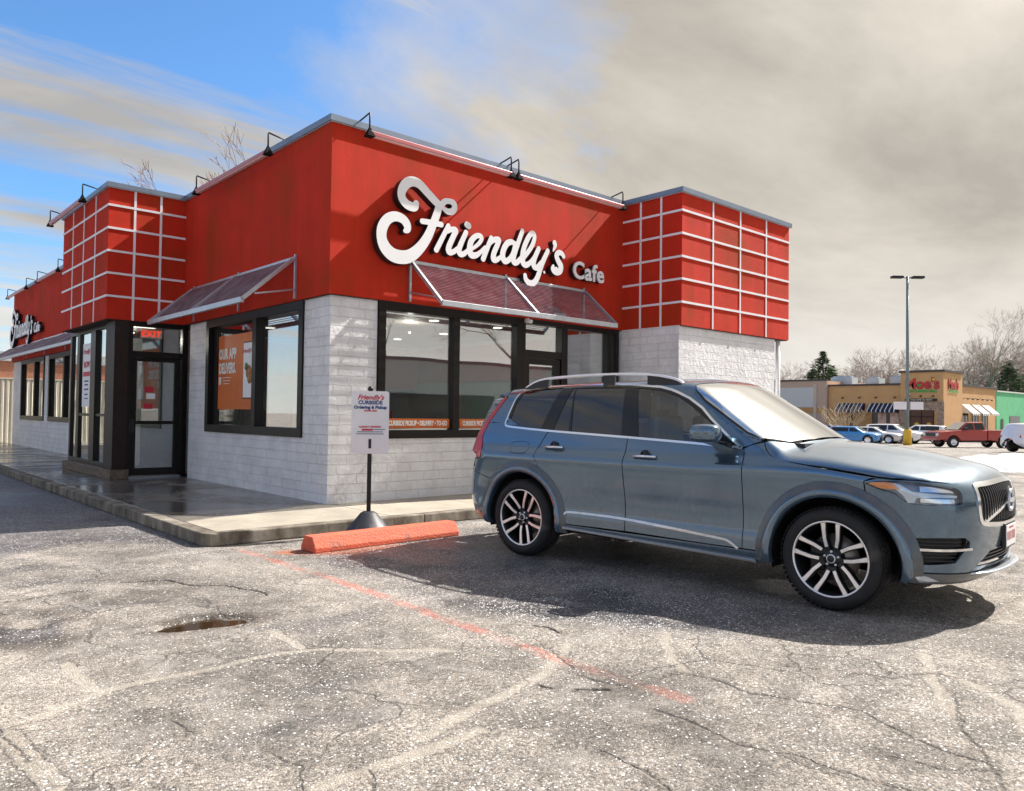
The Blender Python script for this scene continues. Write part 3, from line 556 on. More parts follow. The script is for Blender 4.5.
# ---- awnings: metal frame with a ribbed screen, hung from wall rails
def scr_mat():
    m, nt, b = nmat('awning_screen'); N = nt.nodes.new; L = nt.links.new; tc = N('ShaderNodeTexCoord')
    mp = N('ShaderNodeMapping'); mp.inputs['Scale'].default_value = (1, 1, 1); L(tc.outputs['Object'], mp.inputs[0])
    n = N('ShaderNodeTexNoise'); n.inputs['Scale'].default_value = 5; n.inputs['Detail'].default_value = 6; L(mp.outputs[0], n.inputs['Vector'])
    r = N('ShaderNodeValToRGB'); L(n.outputs[0], r.inputs[0]); e = r.color_ramp.elements; e[0].position = .35; e[1].position = .65; e[0].color = (.20, .13, .17, 1); e[1].color = (.40, .28, .34, 1); L(r.outputs[0], b.inputs['Base Color'])
    b.inputs['Roughness'].default_value = .6; b.inputs['Metallic'].default_value = .25; return m
m_scr = scr_mat()
def awning(p0, along, out, n_posts, top=3.58, low=2.86, proj=.78, bays=2, rail_bot=2.95):
    """p0 = wall point (x,y) at one end, along = vector along the wall, out = unit vector off the wall"""
    al = Vector((along[0], along[1], 0)); L_ = al.length; u = al/L_; o = Vector((out[0], out[1], 0)); b0 = Vector((p0[0], p0[1], 0))
    W = lambda s, d, z: b0+u*s+o*d+Vector((0, 0, z))
    skew = .0
    mb = MB(); t = .05
    mb.bar(W(0, .03, top-.06), W(L_, .03, top-.06), .04, .05); mb.bar(W(0, proj, low), W(L_, proj, low), .05, .075)
    for k in range(bays+1): mb.bar(W(L_*k/bays, .055, top-.07), W(L_*k/bays, proj-.0, low+.012), .045, .05)
    fr = mb.build('awning', m_alu, cafe, bevel=.003)
    for k in range(n_posts):
        mb = MB(); s = L_*k/(n_posts-1); mb.bar(W(s, .02, rail_bot-.0), W(s, .02, top), .035, .03, up=o); mb.bar(W(s, .03, rail_bot+.13), W(s, proj*.78, low+.10), .022, .022)
        mb.build('wall_bracket', m_alu, fr)
    mb = MB(); n = 23
    for k in range(n):
        f = (k+.5)/n; d = .06+(proj-.1)*f; z = top-.075+(low-top+.085)*f
        nb = Vector((0, 0, 1))
        mb.bar(W(.02, d, z), W(L_-.02, d, z+.0), .026, .006)
    mb.build('screen_slat', m_scr, fr)
awning((1.27, 0), (3.65, 0), (0, -1), 3, bays=2)
awning((0, .95), (0, 3.93), (-1, 0), 3, bays=2, top=3.58)
awning((0, 9.3), (0, 12.7), (-1, 0), 6, bays=5, top=3.45)
# flood light below the front awning, small camera
fl = MB(); fl.box(3.88, 4.16, -.34, -.10, 2.96, 3.02); fl.box(3.98, 4.06, -.12, 0, 2.98, 3.06); fl.add([(3.88, -.34, 3.02), (4.16, -.34, 3.02), (4.12, -.12, 3.16), (3.92, -.12, 3.16), (3.88, -.12, 3.02), (4.16, -.12, 3.02)], [(0, 1, 2, 3), (0, 3, 4), (1, 5, 2), (3, 2, 5, 4)])
o = fl.build('flood_light', m_alu); tag(o, 'small grey floodlight on the wall under the front awning', 'light')
fl = MB(); fl.tube([(3.55, 0, 2.90), (3.55, -.08, 2.90)], .02); fl.tube([(3.50, -.07, 2.87), (3.50, -.20, 2.85)], .032, 12); tag(fl.build('security_camera', m_white), 'small white security camera above the front door glass', 'camera')
# ---- sign lights: gooseneck arms carrying a bar
m_clamp = simple('clamp_black', (.012, .012, .012), .9, spec=.1)
m_bar = simple('light_bar_housing', (.50, .16, .17), .35, metal=.2, var=.1); m_lens = simple('light_bar_lens', (.78, .62, .62), .25, var=.05)
def sign_light(a, b, out, label, dz=0.0):
    a = Vector((a[0], a[1], 0)); b = Vector((b[0], b[1], 0)); o = Vector((out[0], out[1], 0)); u = (b-a).normalized()
    root = thing('sign_light', label, 'light', (a.x, a.y, 0), group='bar lights along the roof edge'); inv = -a
    up = Vector((0, 0, 1)); zb = 5.11+dz
    mb = MB()
    m1 = inv
    def W(p, d, z): return p+o*d+up*z+m1
    mb.bar(W(a, .25, zb), W(b, .25, zb), .07, .06); mb.build('bar_housing', m_bar, root, bevel=.008)
    mb = MB(); mb.bar(W(a+u*.03, .25, zb-.036), W(b-u*.03, .25, zb-.036), .05, .012); mb.build('lens', m_lens, root)
    for p in (a, b):
        mb = MB(); mb.tube([W(p, -.10, 5.33), W(p, .10, 5.36), W(p, .245, 5.385), W(p, .25, 5.37), W(p, .25, zb+.03)], .012, 6); mb.tube([W(p, -.10, 5.33), W(p, -.1, 5.31)], .035, 8)
        mb.build('gooseneck_arm', m_black, root)
        mb = MB(); mb.add([W(p-u*.06, .19, zb-.05), W(p+u*.06, .19, zb-.05), W(p+u*.06, .31, zb-.05), W(p-u*.06, .31, zb-.05), W(p, .24, zb+.09), W(p, .26, zb+.09)], [(0, 1, 2, 3), (0, 1, 4), (2, 3, 5), (1, 2, 5, 4), (3, 0, 4, 5)]); mb.build('arm_clamp', m_clamp, root)
sign_light((.42, 0), (2.98, 0), (0, -1), 'light bar along the front roof edge, above the big script F of the sign')
sign_light((3.14, 0), (5.68, 0), (0, -1), 'light bar along the front roof edge, nearest the right gridded block')
sign_light((0, 1.42), (0, 4.25), (-1, 0), 'light bar on the side roof edge above the slanted awning and app poster')
sign_light((-1.306, 6.2), (-1.306, 8.75), (-1, 0), 'light bar on the roof edge of the left gridded block over the entrance')
sign_light((0, 14.4), (0, 17.0), (-1, 0), 'light bar on the far wing roof edge, beside the gridded block', -.02)
sign_light((0, 18.6), (0, 21.7), (-1, 0), 'light bar at the far left end of the wing roof edge', -.02)
mb = MB(); mb.tube([(9.42, -1.2, 0), (9.42, -1.2, Z1-.012)], .045, 12); tag(mb.build('support_post', m_white), 'slim white post under the right end of the gridded block', 'post')
# ---- script sign, strokes as (x, y, half width) in tracing units, smoothed and unioned through a distance grid
def P_(o, s, l): return [(o[0]+a/s, o[1]+b/s, r/s) for a, b, r in l]
C_ = lambda l: P_((370, 170), 7.911, l); D_ = lambda l: P_((425, 215), 12.8, l); E_ = lambda l: P_((490, 220), 11.3, l)
STROKES = [
 C_([(366, 264, 26), (355, 290, 34), (325, 288, 37), (285, 265, 37), (252, 215, 37), (255, 155, 39), (290, 105, 41), (340, 90, 39), (395, 115, 37), (455, 180, 35), (510, 240, 34), (545, 275, 32)]),
 C_([(560, 285, 28), (590, 250, 24), (630, 247, 22), (662, 265, 26), (670, 300, 26), (650, 328, 26), (615, 328, 24), (585, 308, 18)]),
 C_([(550, 280, 32), (525, 360, 34), (495, 440, 36), (455, 530, 40), (400, 610, 44), (330, 672, 50), (260, 690, 54), (180, 670, 55), (120, 610, 52), (92, 530, 46), (100, 450, 46), (140, 388, 42), (200, 366, 39), (260, 388, 37), (292, 430, 36), (296, 468, 30), (276, 482, 16)]),
 C_([(413, 405, 22), (470, 413, 22), (565, 432, 22)]),
 D_([(300, 140, 34), (145, 445, 38)]), D_([(290, 205, 32), (340, 185, 34), (390, 200, 44), (370, 260, 40), (305, 410, 42), (312, 472, 42), (370, 468, 34), (415, 425, 26)]),
 D_([(525, 222, 34), (440, 425, 40), (450, 495, 40), (500, 495, 34), (560, 440, 26)]), D_([(538, 125, 42), (560, 138, 42)]),
 D_([(610, 430, 22), (690, 365, 28), (725, 300, 31), (700, 264, 32), (645, 275, 36), (592, 335, 42), (572, 425, 44), (590, 505, 46), (650, 515, 38), (710, 475, 28), (770, 410, 22)]),
 D_([(848, 295, 34), (745, 560, 38)]), D_([(810, 390, 24), (870, 325, 34), (930, 315, 40), (942, 345, 38), (882, 490, 40), (878, 565, 42), (920, 572, 34), (985, 525, 24)]),
 E_([(278, 262, 26), (240, 248, 32), (195, 265, 36), (158, 325, 37), (143, 400, 38), (165, 462, 36), (215, 448, 32), (258, 380, 28), (280, 290, 26)]),
 E_([(366, 125, 29), (275, 390, 33), (268, 470, 35), (305, 478, 32), (350, 430, 26)]),
 E_([(385, 425, 26), (470, 300, 29), (503, 205, 28), (492, 152, 28), (455, 165, 31), (400, 270, 33), (370, 380, 35), (372, 475, 37), (405, 508, 34), (455, 480, 28), (505, 415, 24)]),
 E_([(550, 325, 30), (502, 440, 33), (495, 515, 35), (530, 538, 32), (580, 480, 26)]), E_([(653, 350, 29), (590, 490, 33), (540, 640, 34), (500, 705, 36), (450, 715, 36), (408, 675, 31), (396, 625, 27)]),
 E_([(730, 258, 31), (736, 290, 26), (714, 350, 9)]),
 E_([(832, 412, 26), (815, 382, 28), (780, 368, 31), (752, 400, 33), (770, 460, 36), (800, 520, 38), (788, 578, 38), (742, 588, 35), (708, 555, 28), (715, 520, 20)]), E_([(750, 545, 18), (735, 560, 22)]),
 E_([(613, 590, 15), (614, 591, 15)])]
def wall_uv(px, py, yw=-.13):
    d = F_+R_*((px-512)/FPX)-U_*((py-395.5)/FPX); t = (yw-CAM[1])/d[1]; p = CAM+d*t; return p[0], p[2]
def catmull(P, m=8):
    P = [np.array(p) for p in P]; P = [2*P[0]-P[1]]+P+[2*P[-1]-P[-2]]; out = []
    for i in range(1, len(P)-2):
        for k in range(m):
            t = k/m; a, b, c, d = P[i-1:i+3]; out.append(.5*((2*b)+(-a+c)*t+(2*a-5*b+4*c-d)*t*t+(-a+3*b-3*c+d)*t**3))
    return out+[P[-2]]
def stroke_mesh(strokes, depth, res=.010):
    segs = []
    for st in strokes:
        pts = []
        for x, y, r in catmull(st) if len(st) > 2 else [np.array(s) for s in st]:
            u, v = wall_uv(x, y); u2, v2 = wall_uv(x, y-r); u3, v3 = wall_uv(x, y+r); pts.append((u, v, abs(v2-v3)/2))
        segs.append(pts)
    allp = np.array([p for s in segs for p in s]); x0, y0 = allp[:, 0].min()-.2, allp[:, 1].min()-.2; x1, y1 = allp[:, 0].max()+.2, allp[:, 1].max()+.2
    nx, ny = int((x1-x0)/res), int((y1-y0)/res); X, Y = np.meshgrid(x0+np.arange(nx)*res, y0+np.arange(ny)*res, indexing='ij'); D = np.full(X.shape, 9.)
    for s in segs:
        for (a, b, r), (c, d, q) in zip(s[:-1], s[1:]):
            R = max(r, q)+.06; i0, i1 = int((min(a, c)-R-x0)/res), int((max(a, c)+R-x0)/res)+2; j0, j1 = int((min(b, d)-R-y0)/res), int((max(b, d)+R-y0)/res)+2
            sx, sy = X[i0:i1, j0:j1], Y[i0:i1, j0:j1]; dx, dy = c-a, d-b; t = np.clip(((sx-a)*dx+(sy-b)*dy)/(dx*dx+dy*dy+1e-12), 0, 1)
            D[i0:i1, j0:j1] = np.minimum(D[i0:i1, j0:j1], np.hypot(sx-a-t*dx, sy-b-t*dy)-(r+(q-r)*t))
    verts = []; vid = {}; faces = []; edges = []
    def V(key, p):
        if key not in vid: vid[key] = len(verts); verts.append(p)
        return vid[key]
    cells = np.argwhere((np.minimum.reduce([D[:-1, :-1], D[1:, :-1], D[1:, 1:], D[:-1, 1:]]) < 0))
    for i, j in cells:
        cs = [(i, j), (i+1, j), (i+1, j+1), (i, j+1)]; poly = []; cut = []
        for k in range(4):
            a, b = cs[k], cs[(k+1) % 4]; da, db = D[a], D[b]
            if da < 0: poly.append(V(('v',)+a, (X[a], Y[a])))
            if (da < 0) != (db < 0):
                t = da/(da-db); key = ('e',)+(a+b if a < b else b+a); n = V(key, (X[a]+(X[b]-X[a])*t, Y[a]+(Y[b]-Y[a])*t)); poly.append(n); cut.append(n)
        if len(poly) >= 3: faces.append(poly)
        if len(cut) == 2: edges.append(cut)
    return verts, faces, edges
sv, sf, se = stroke_mesh(STROKES, .1)
m_face = simple('sign_face_white', (.90, .90, .91), .4, var=.02); m_ret = simple('sign_return_black', (.012, .012, .014), .4)
def sign(name, label, origin, xdir, scale, u0, zoff, group=None):
    root = thing(name, label, 'sign', origin, group=group)
    n = Vector(xdir).cross(Vector((0, 0, 1)))      # outward normal
    def W(u, v, d): p = Vector(xdir)*((u-u0)*scale)+n*d; return (p.x, p.y, v*scale+zoff)
    dp = .13
    mb = MB(); mb.add([W(u, v, dp) for u, v in sv], sf); mb.build('script_letters_face', m_face, root, recalc=False)
    mb = MB(); k = .0
    mb.add([W(u, v, dp) for u, v in sv]+[W(u-.012, v-.012, .03) for u, v in sv], [(a, b, b+len(sv), a+len(sv)) for a, b in se]); mb.add([W(u, v, dp-.004) for u, v in sv], sf); mb.build('script_letters_return', m_ret, root, recalc=False)
    for i, dd in enumerate((dp, .03)):
        me = text_mesh('Cafe', .41, depth=.03 if i == 0 else .09, bold=.010, align='LEFT', res=4, space=1.06)
        me.transform(frame_mat((0, 0, 0), xdir, (0, 0, 1)) @ Matrix.Scale(scale, 4)); q = W(4.53, 3.83, dp-.012 if i == 0 else .07)
        me.transform(Matrix.Translation(q)); link_mesh('cafe_letters_face' if i == 0 else 'cafe_letters_return', me, m_face if i == 0 else m_ret, root)
    return root
m_rail = m_red
sign('wall_sign', 'large white script letters with black edges on the front red band', (0, 0, 0), (1, 0, 0), 1.0, 0.0, 0.0)
sign('wall_sign', 'white script letters seen edge-on on the far left wing', (0, 22.0, 0), (0, -1, 0), 1.0, .5, -.05)
# ------------------------------------------------------------------ vehicles: body surface as an implicit solid, panels cut from it
def smax(a,b,k):
    h=np.maximum(k-np.abs(a-b),0.0)/k
    return np.maximum(a,b)+h*h*k*0.25
def smin(a,b,k): return -smax(-a,-b,k)
def itp(x,xs,ys):
    # smooth (pchip-like) interpolation, vectorised catmull-rom clamp
    xs=np.asarray(xs,float);ys=np.asarray(ys,float)
    h=np.diff(xs);d=np.diff(ys)/h
    m=np.zeros(len(xs));m[0]=d[0];m[-1]=d[-1]
    for i in range(1,len(xs)-1):
        if d[i-1]*d[i]>0:
            w1=2*h[i]+h[i-1];w2=h[i]+2*h[i-1];m[i]=(w1+w2)/(w1/d[i-1]+w2/d[i])
    x=np.clip(x,xs[0],xs[-1]);i=np.clip(np.searchsorted(xs,x)-1,0,len(xs)-2)
    t=(x-xs[i])/h[i]
    return (2*t**3-3*t**2+1)*ys[i]+(t**3-2*t**2+t)*h[i]*m[i]+(-2*t**3+3*t**2)*ys[i+1]+(t**3-t**2)*h[i]*m[i+1]
def suv_low(x,y,z):
    a=np.abs(y)
    W=itp(z,[0.18,0.26,0.34,0.43,0.50,0.60,0.72,0.84,0.93,0.985,1.04,1.10,1.16],[0.86,0.915,0.937,0.936,0.925,0.924,0.934,0.947,0.957,0.958,0.938,0.915,0.89])
    W=W-0.035*np.clip(np.abs(x+0.1)-1.2,0,None)**2-0.012*np.clip(1-np.abs(x)/1.0,0,1)*np.clip(1-np.abs(z-0.55)/0.25,0,1)
    side=a-W
    xf=itp(z,[0.2,0.30,0.42,0.55,0.70,0.85,0.95,1.05],[2.24,2.31,2.34,2.36,2.37,2.36,2.34,2.26])
    front=(x-(xf-0.015-0.06*(a/0.6)**2-0.33*a**6))*0.97
    xr=itp(z,[0.25,0.40,0.55,0.75,0.95,1.15],[-2.42,-2.50,-2.55,-2.53,-2.47,-2.40])
    rear=((xr+0.12*(a/0.7)**2+0.16*a**6)-x)*0.98
    zt=itp(x,[-2.6,-2.0,-1.0,0.3,1.0,1.3,1.7,2.0,2.2,2.35],[1.13,1.14,1.14,1.14,1.168,1.163,1.118,1.06,1.015,0.965])
    zt=zt-0.085*(a/0.8)**2.2
    top=(z-zt)*0.98
    d=smax(side,top,0.10)
    d=smax(d,smax(front,rear,0.1),0.16)
    bot=(itp(x,[-2.5,-1.9,1.9,2.3],[0.33,0.25,0.24,0.25])-z)
    return smax(d,bot,0.06)
def suv_top(x,y,z):
    a=np.abs(y)
    side=a-(0.895-0.24*(z-1.05)-0.16*(z-1.05)**2-0.018*((x+.3)/1.6)**2)
    zr=itp(x,[-2.4,-2.0,-1.2,-0.4,0.2,0.6],[1.59,1.635,1.68,1.695,1.68,1.64])
    top=(z-(zr-0.045*(a/0.7)**2))
    ws=(x-1.30)*0.52+(z-1.08)*0.854+0.10*(a/0.75)**2
    rr=-(x+2.40)*0.93+(z-1.12)*0.40+0.09*(a/0.7)**2
    d=smax(side,top,0.11)
    d=smax(d,ws,0.06)
    return smax(smax(d,rr,0.10),0.95-z,0.02)
def suv(x,y,z):
    return smin(suv_low(x,y,z),suv_top(x,y,z),0.03)

def castf(F, o, d, tmax=5.0, n=90):
    """march then bisect onto the outer surface"""
    N = len(o); t = np.zeros(N); step = tmax/n; hit = np.zeros(N, bool)
    for i in range(n):
        p = o+d*(t+step)[:, None]; new = (~hit) & (F(p[:, 0], p[:, 1], p[:, 2]) < 0); hit |= new; t = np.where(hit, t, t+step)
    lo = t.copy(); hi = t+step
    for _ in range(22):
        m = (lo+hi)/2; p = o+d*m[:, None]; ins = F(p[:, 0], p[:, 1], p[:, 2]) < 0; hi = np.where(ins, m, hi); lo = np.where(ins, lo, m)
    return o+d*lo[:, None], hit
def grad(F, p, h=1e-3):
    g = np.stack([F(p[:, 0]+h, p[:, 1], p[:, 2])-F(p[:, 0]-h, p[:, 1], p[:, 2]), F(p[:, 0], p[:, 1]+h, p[:, 2])-F(p[:, 0], p[:, 1]-h, p[:, 2]), F(p[:, 0], p[:, 1], p[:, 2]+h)-F(p[:, 0], p[:, 1], p[:, 2]-h)], 1)
    return g/(np.linalg.norm(g, axis=1, keepdims=True)+1e-12)
KW, XF, XR = .9, 1.5, -1.7
def proj_rays(kind, uv):
    u, v = uv[:, 0], uv[:, 1]; n = len(u); o = np.zeros((n, 3)); d = np.zeros((n, 3))
    if kind == 'wrap':
        th = np.where(u > XF, (u-XF)/KW, np.where(u < XR, (u-XR)/KW, 0)); xc = np.clip(u, XR, XF)
        dx, dy = np.sin(th), -np.cos(th); o = np.stack([xc+dx*2.6, dy*2.6, v], 1); d = np.stack([-dx, -dy, np.zeros(n)], 1)
    elif kind == 'top': o = np.stack([u, v, np.full(n, 3.)], 1); d[:, 2] = -1
    elif kind == 'front': o = np.stack([np.full(n, 4.), u, v], 1); d[:, 0] = -1
    elif kind == 'rear': o = np.stack([np.full(n, -4.), u, v], 1); d[:, 0] = 1
    elif kind == 'polar':
        dy, dz = -np.cos(v), np.sin(v); o = np.stack([u, dy*2.6, 1.0+dz*2.6], 1); d = np.stack([np.zeros(n), -dy, -dz], 1)
    return o, d
def to_uv(kind, P):
    out = []
    for x, y, z in P:
        if kind == 'wrap':
            if x > XF: out.append((XF+KW*math.atan2(x-XF, -y), z))
            elif x < XR: out.append((XR-KW*math.atan2(XR-x, -y), z))
            else: out.append((x, z))
        elif kind == 'top': out.append((x, y))
        elif kind in ('front', 'rear'): out.append((y, z))
        elif kind == 'polar': out.append((x, math.atan2(z-1.0, -y)))
    return out
def densify(P, res):
    out = []; n = len(P)
    for i in range(n):
        a, b = P[i], P[(i+1) % n]; k = max(1, int(math.ceil(math.dist(a, b)/res)))
        out += [(a[0]+(b[0]-a[0])*j/k, a[1]+(b[1]-a[1])*j/k) for j in range(k)]
    return out
def shrink(P, d):
    n = len(P); A = sum(P[i][0]*P[(i+1) % n][1]-P[(i+1) % n][0]*P[i][1] for i in range(n)); s = 1 if A > 0 else -1; out = []
    for i in range(n):
        a, b, c = P[i-1], P[i], P[(i+1) % n]; e1 = (b[0]-a[0], b[1]-a[1]); e2 = (c[0]-b[0], c[1]-b[1]); l1 = math.hypot(*e1) or 1; l2 = math.hypot(*e2) or 1
        nx = (-e1[1]/l1-e2[1]/l2)*s; ny = (e1[0]/l1+e2[0]/l2)*s; l = math.hypot(nx, ny) or 1; k = d/max(.4, l/2); out.append((b[0]+nx/l*k, b[1]+ny/l*k))
    return out
def panel(name, F, kind, outline, mat, parent, holes=(), res=.035, off=0.0, thick=.014, gap=.0022, mirror=False, mi=None):
    """cut a panel with a crisp outline out of the body surface; normals come from the surface itself"""
    outs = [densify(shrink(outline, gap) if gap else outline, res)]+[densify(shrink(h, -gap) if gap else h, res) for h in holes]
    pts = []; edges = []
    for L in outs:
        k = len(pts); pts += L; edges += [(k+i, k+(i+1) % len(L)) for i in range(len(L))]
    nb = len(pts); B = np.array(pts); x0, y0 = B.min(0); x1, y1 = B.max(0)
    gx, gy = np.meshgrid(np.arange(x0+res/2, x1, res), np.arange(y0+res/2, y1, res)); gx, gy = gx.ravel(), gy.ravel()
    ins = inpoly(gx, gy, outs[0])
    for h in outs[1:]: ins &= ~inpoly(gx, gy, h)
    gx, gy = gx[ins], gy[ins]
    if len(gx):
        dm = np.full(len(gx), 9.)
        for b in pts: dm = np.minimum(dm, (gx-b[0])**2+(gy-b[1])**2)
        kk = dm > (res*.45)**2; gx, gy = gx[kk], gy[kk]
    pts = [Vector(p) for p in pts]+[Vector(p) for p in zip(gx.tolist(), gy.tolist())]
    r = delaunay_2d_cdt(pts, edges, [], 0, 1e-6); V = np.array([tuple(v) for v in r[0]]); T = np.array([f for f in r[2] if len(f) == 3])
    c = V[T].mean(1); ok = inpoly(c[:, 0], c[:, 1], outs[0])
    for h in outs[1:]: ok &= ~inpoly(c[:, 0], c[:, 1], h)
    T = T[ok]
    o, d = proj_rays(kind, V); P, hit = castf(F, o, d); Nn = grad(F, P); P = P+Nn*off
    def make(P, Nn, T):
        # orientation
        fn = np.cross(P[T[:, 1]]-P[T[:, 0]], P[T[:, 2]]-P[T[:, 0]]); flip = (fn*Nn[T].mean(1)).sum(1) < 0; T = T.copy(); T[flip] = T[flip][:, ::-1]
        cnt = {}
        for a, b, c_ in T.tolist():
            for e in ((a, b), (b, c_), (c_, a)): cnt[e] = 1
        be = [e for e in cnt if (e[1], e[0]) not in cnt]
        vs = P.tolist(); ns = Nn.tolist(); fs = [tuple(t) for t in T.tolist()]
        if thick:
            top = {}; 
            for a, b in be:
                for q in (a, b):
                    if q not in top:
                        k = len(vs); vs += [P[q].tolist(), (P[q]-Nn[q]*thick).tolist()]; ns += [[0, 0, 0], [0, 0, 0]]; top[q] = k
                fs.append((top[b], top[a], top[a]+1, top[b]+1))
        me = bpy.data.meshes.new(name); me.from_pydata(vs, [], fs); me.update(); me.polygons.foreach_set('use_smooth', [True]*len(T)+[False]*(len(fs)-len(T)))
        me.normals_split_custom_set_from_vertices(ns); return link_mesh(name, me, mat, parent)
    a = make(P, Nn, T)
    if mirror: M_ = np.array([1, -1, 1]); make(P*M_, Nn*M_, T)
    return a
def ribbon(pts, width): 
    """outline of a band of the given width round an open polyline"""
    n = len(pts); L = []; R = []
    for i in range(n):
        a, c = pts[max(0, i-1)], pts[min(n-1, i+1)]; dx, dy = c[0]-a[0], c[1]-a[1]; l = math.hypot(dx, dy) or 1; L.append((pts[i][0]-dy/l*width/2, pts[i][1]+dx/l*width/2)); R.append((pts[i][0]+dy/l*width/2, pts[i][1]-dx/l*width/2))
    return L+R[::-1]
def smoothline(P, m=5, closed=False):
    P = [np.array(p, float) for p in P]; Q = ([P[-1]]+P+[P[0], P[1]]) if closed else ([2*P[0]-P[1]]+P+[2*P[-1]-P[-2]]); out = []
    for i in range(1, len(Q)-2):
        for k in range(m):
            t = k/m; a, b, c, d = Q[i-1:i+3]; out.append(tuple(.5*((2*b)+(-a+c)*t+(2*a-5*b+4*c-d)*t*t+(-a+3*b-3*c+d)*t**3)))
    if not closed: out.append(tuple(P[-1]))
    return out
def paint(name, col, metal=.55, rough=.32, dust=.25, dust_glare_col=(.33, .30, .26), top=.1):
    m, nt, b = nmat(name); N = nt.nodes.new; L = nt.links.new; tc = N('ShaderNodeTexCoord')
    fl = N('ShaderNodeTexNoise'); fl.inputs['Scale'].default_value = 900; fl.inputs['Detail'].default_value = 1; L(tc.outputs['Object'], fl.inputs['Vector'])
    r = N('ShaderNodeValToRGB'); L(fl.outputs[0], r.inputs[0]); e = r.color_ramp.elements; e[0].position = .35; e[1].position = .65; e[0].color = tuple(c*.85 for c in col)+(1,); e[1].color = tuple(c*1.15 for c in col)+(1,)
    # road film: heavier low down, streaky
    sp = N('ShaderNodeSeparateXYZ'); L(tc.outputs['Object'], sp.inputs[0])
    mp = N('ShaderNodeMapping'); mp.inputs['Scale'].default_value = (3, 3, .8); L(tc.outputs['Object'], mp.inputs[0])
    n = N('ShaderNodeTexNoise'); n.inputs['Scale'].default_value = 3.2; n.inputs['Detail'].default_value = 8; n.inputs['Roughness'].default_value = .65; L(mp.outputs[0], n.inputs['Vector'])
    mr = N('ShaderNodeMapRange'); L(sp.outputs[2], mr.inputs[0]); mr.inputs[1].default_value = 1.0; mr.inputs[2].default_value = .25; mr.inputs[3].default_value = .12; mr.inputs[4].default_value = 1
    a = N('ShaderNodeMath'); a.operation = 'MULTIPLY'; L(n.outputs[0], a.inputs[0]); L(mr.outputs[0], a.inputs[1]); a2 = N('ShaderNodeMath'); a2.operation = 'MULTIPLY'; a2.use_clamp = True; L(a.outputs[0], a2.inputs[0]); a2.inputs[1].default_value = dust*2
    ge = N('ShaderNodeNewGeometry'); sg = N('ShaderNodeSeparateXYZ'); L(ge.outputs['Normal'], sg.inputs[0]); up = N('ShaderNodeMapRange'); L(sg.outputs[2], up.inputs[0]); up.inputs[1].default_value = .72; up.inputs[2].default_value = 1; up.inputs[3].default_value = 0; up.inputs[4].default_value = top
    nm_ = N('ShaderNodeMath'); nm_.operation = 'MULTIPLY_ADD'; L(n.outputs[0], nm_.inputs[0]); nm_.inputs[1].default_value = .6; nm_.inputs[2].default_value = .7; up2 = N('ShaderNodeMath'); up2.operation = 'MULTIPLY'; L(up.outputs[0], up2.inputs[0]); L(nm_.outputs[0], up2.inputs[1]); a3 = N('ShaderNodeMath'); a3.operation = 'MAXIMUM'; a3.use_clamp = True; L(a2.outputs[0], a3.inputs[0]); L(up2.outputs[0], a3.inputs[1]); a2 = a3   # top faces paled: salt film plus sky glare put into the colour
    mx = N('ShaderNodeMix'); mx.data_type = 'RGBA'; L(a2.outputs[0], mx.inputs[0]); L(r.outputs[0], mx.inputs[6]); mx.inputs[7].default_value = tuple(dust_glare_col)+(1,); L(mx.outputs[2], b.inputs['Base Color'])
    mt = N('ShaderNodeMath'); mt.operation = 'MULTIPLY_ADD'; L(a2.outputs[0], mt.inputs[0]); mt.inputs[1].default_value = -metal; mt.inputs[2].default_value = metal; L(mt.outputs[0], b.inputs['Metallic'])
    ro = N('ShaderNodeMath'); ro.operation = 'MULTIPLY_ADD'; L(a2.outputs[0], ro.inputs[0]); ro.inputs[1].default_value = .5; ro.inputs[2].default_value = rough; L(ro.outputs[0], b.inputs['Roughness'])
    cw = N('ShaderNodeMath'); cw.operation = 'MULTIPLY_ADD'; L(a2.outputs[0], cw.inputs[0]); cw.inputs[1].default_value = -.9; cw.inputs[2].default_value = 1.0; L(cw.outputs[0], b.inputs['Coat Weight']); b.inputs['Coat Roughness'].default_value = .025
    return m
m_tyre = simple('tyre_rubber', (.022, .021, .021), .78, var=.25, scale=9, bump=.15, bscale=160, dirt=((.10, .09, .08), 5, .56))
m_rimd = simple('rim_dark', (.03, .032, .035), .35, metal=.6); m_rims = simple('rim_machined', (.90, .90, .92), .30, metal=.75, var=.05); m_disc = simple('brake_disc', (.35, .30, .26), .4, metal=.7)
m_chrome = simple('chrome_trim', (.85, .86, .88), .12, metal=1.0, var=.03); m_pblack = simple('black_plastic', (.018, .018, .02), .45, var=.15); m_liner = simple('wheel_liner', (.008, .008, .008), .9)
m_gloss = simple('gloss_black', (.008, .008, .01), .08); m_amber = simple('amber_reflector', (.85, .25, .03), .2, coat=.5); m_tail = simple('tail_lamp_red', (.50, .012, .012), .12, coat=1); m_lamp = simple('lamp_silver', (.62, .66, .72), .16, metal=.55, var=.15, scale=20)
m_lampdark = simple('lamp_inner', (.22, .25, .30), .2, metal=.5, var=.4, scale=18); m_cab = simple('cabin_trim', (.03, .03, .032), .7); m_seat = simple('seat_leather', (.11, .11, .115), .5, var=.1)
g_front = glass('car_glass_clear', (.74, .84, .84), .02); g_tint = glass('car_glass_tinted', (.05, .055, .06), .02); g_ws = glass('windscreen_glass', (.40, .44, .44), .55); g_lens = glass('lamp_lens', (.9, .95, 1), .0)
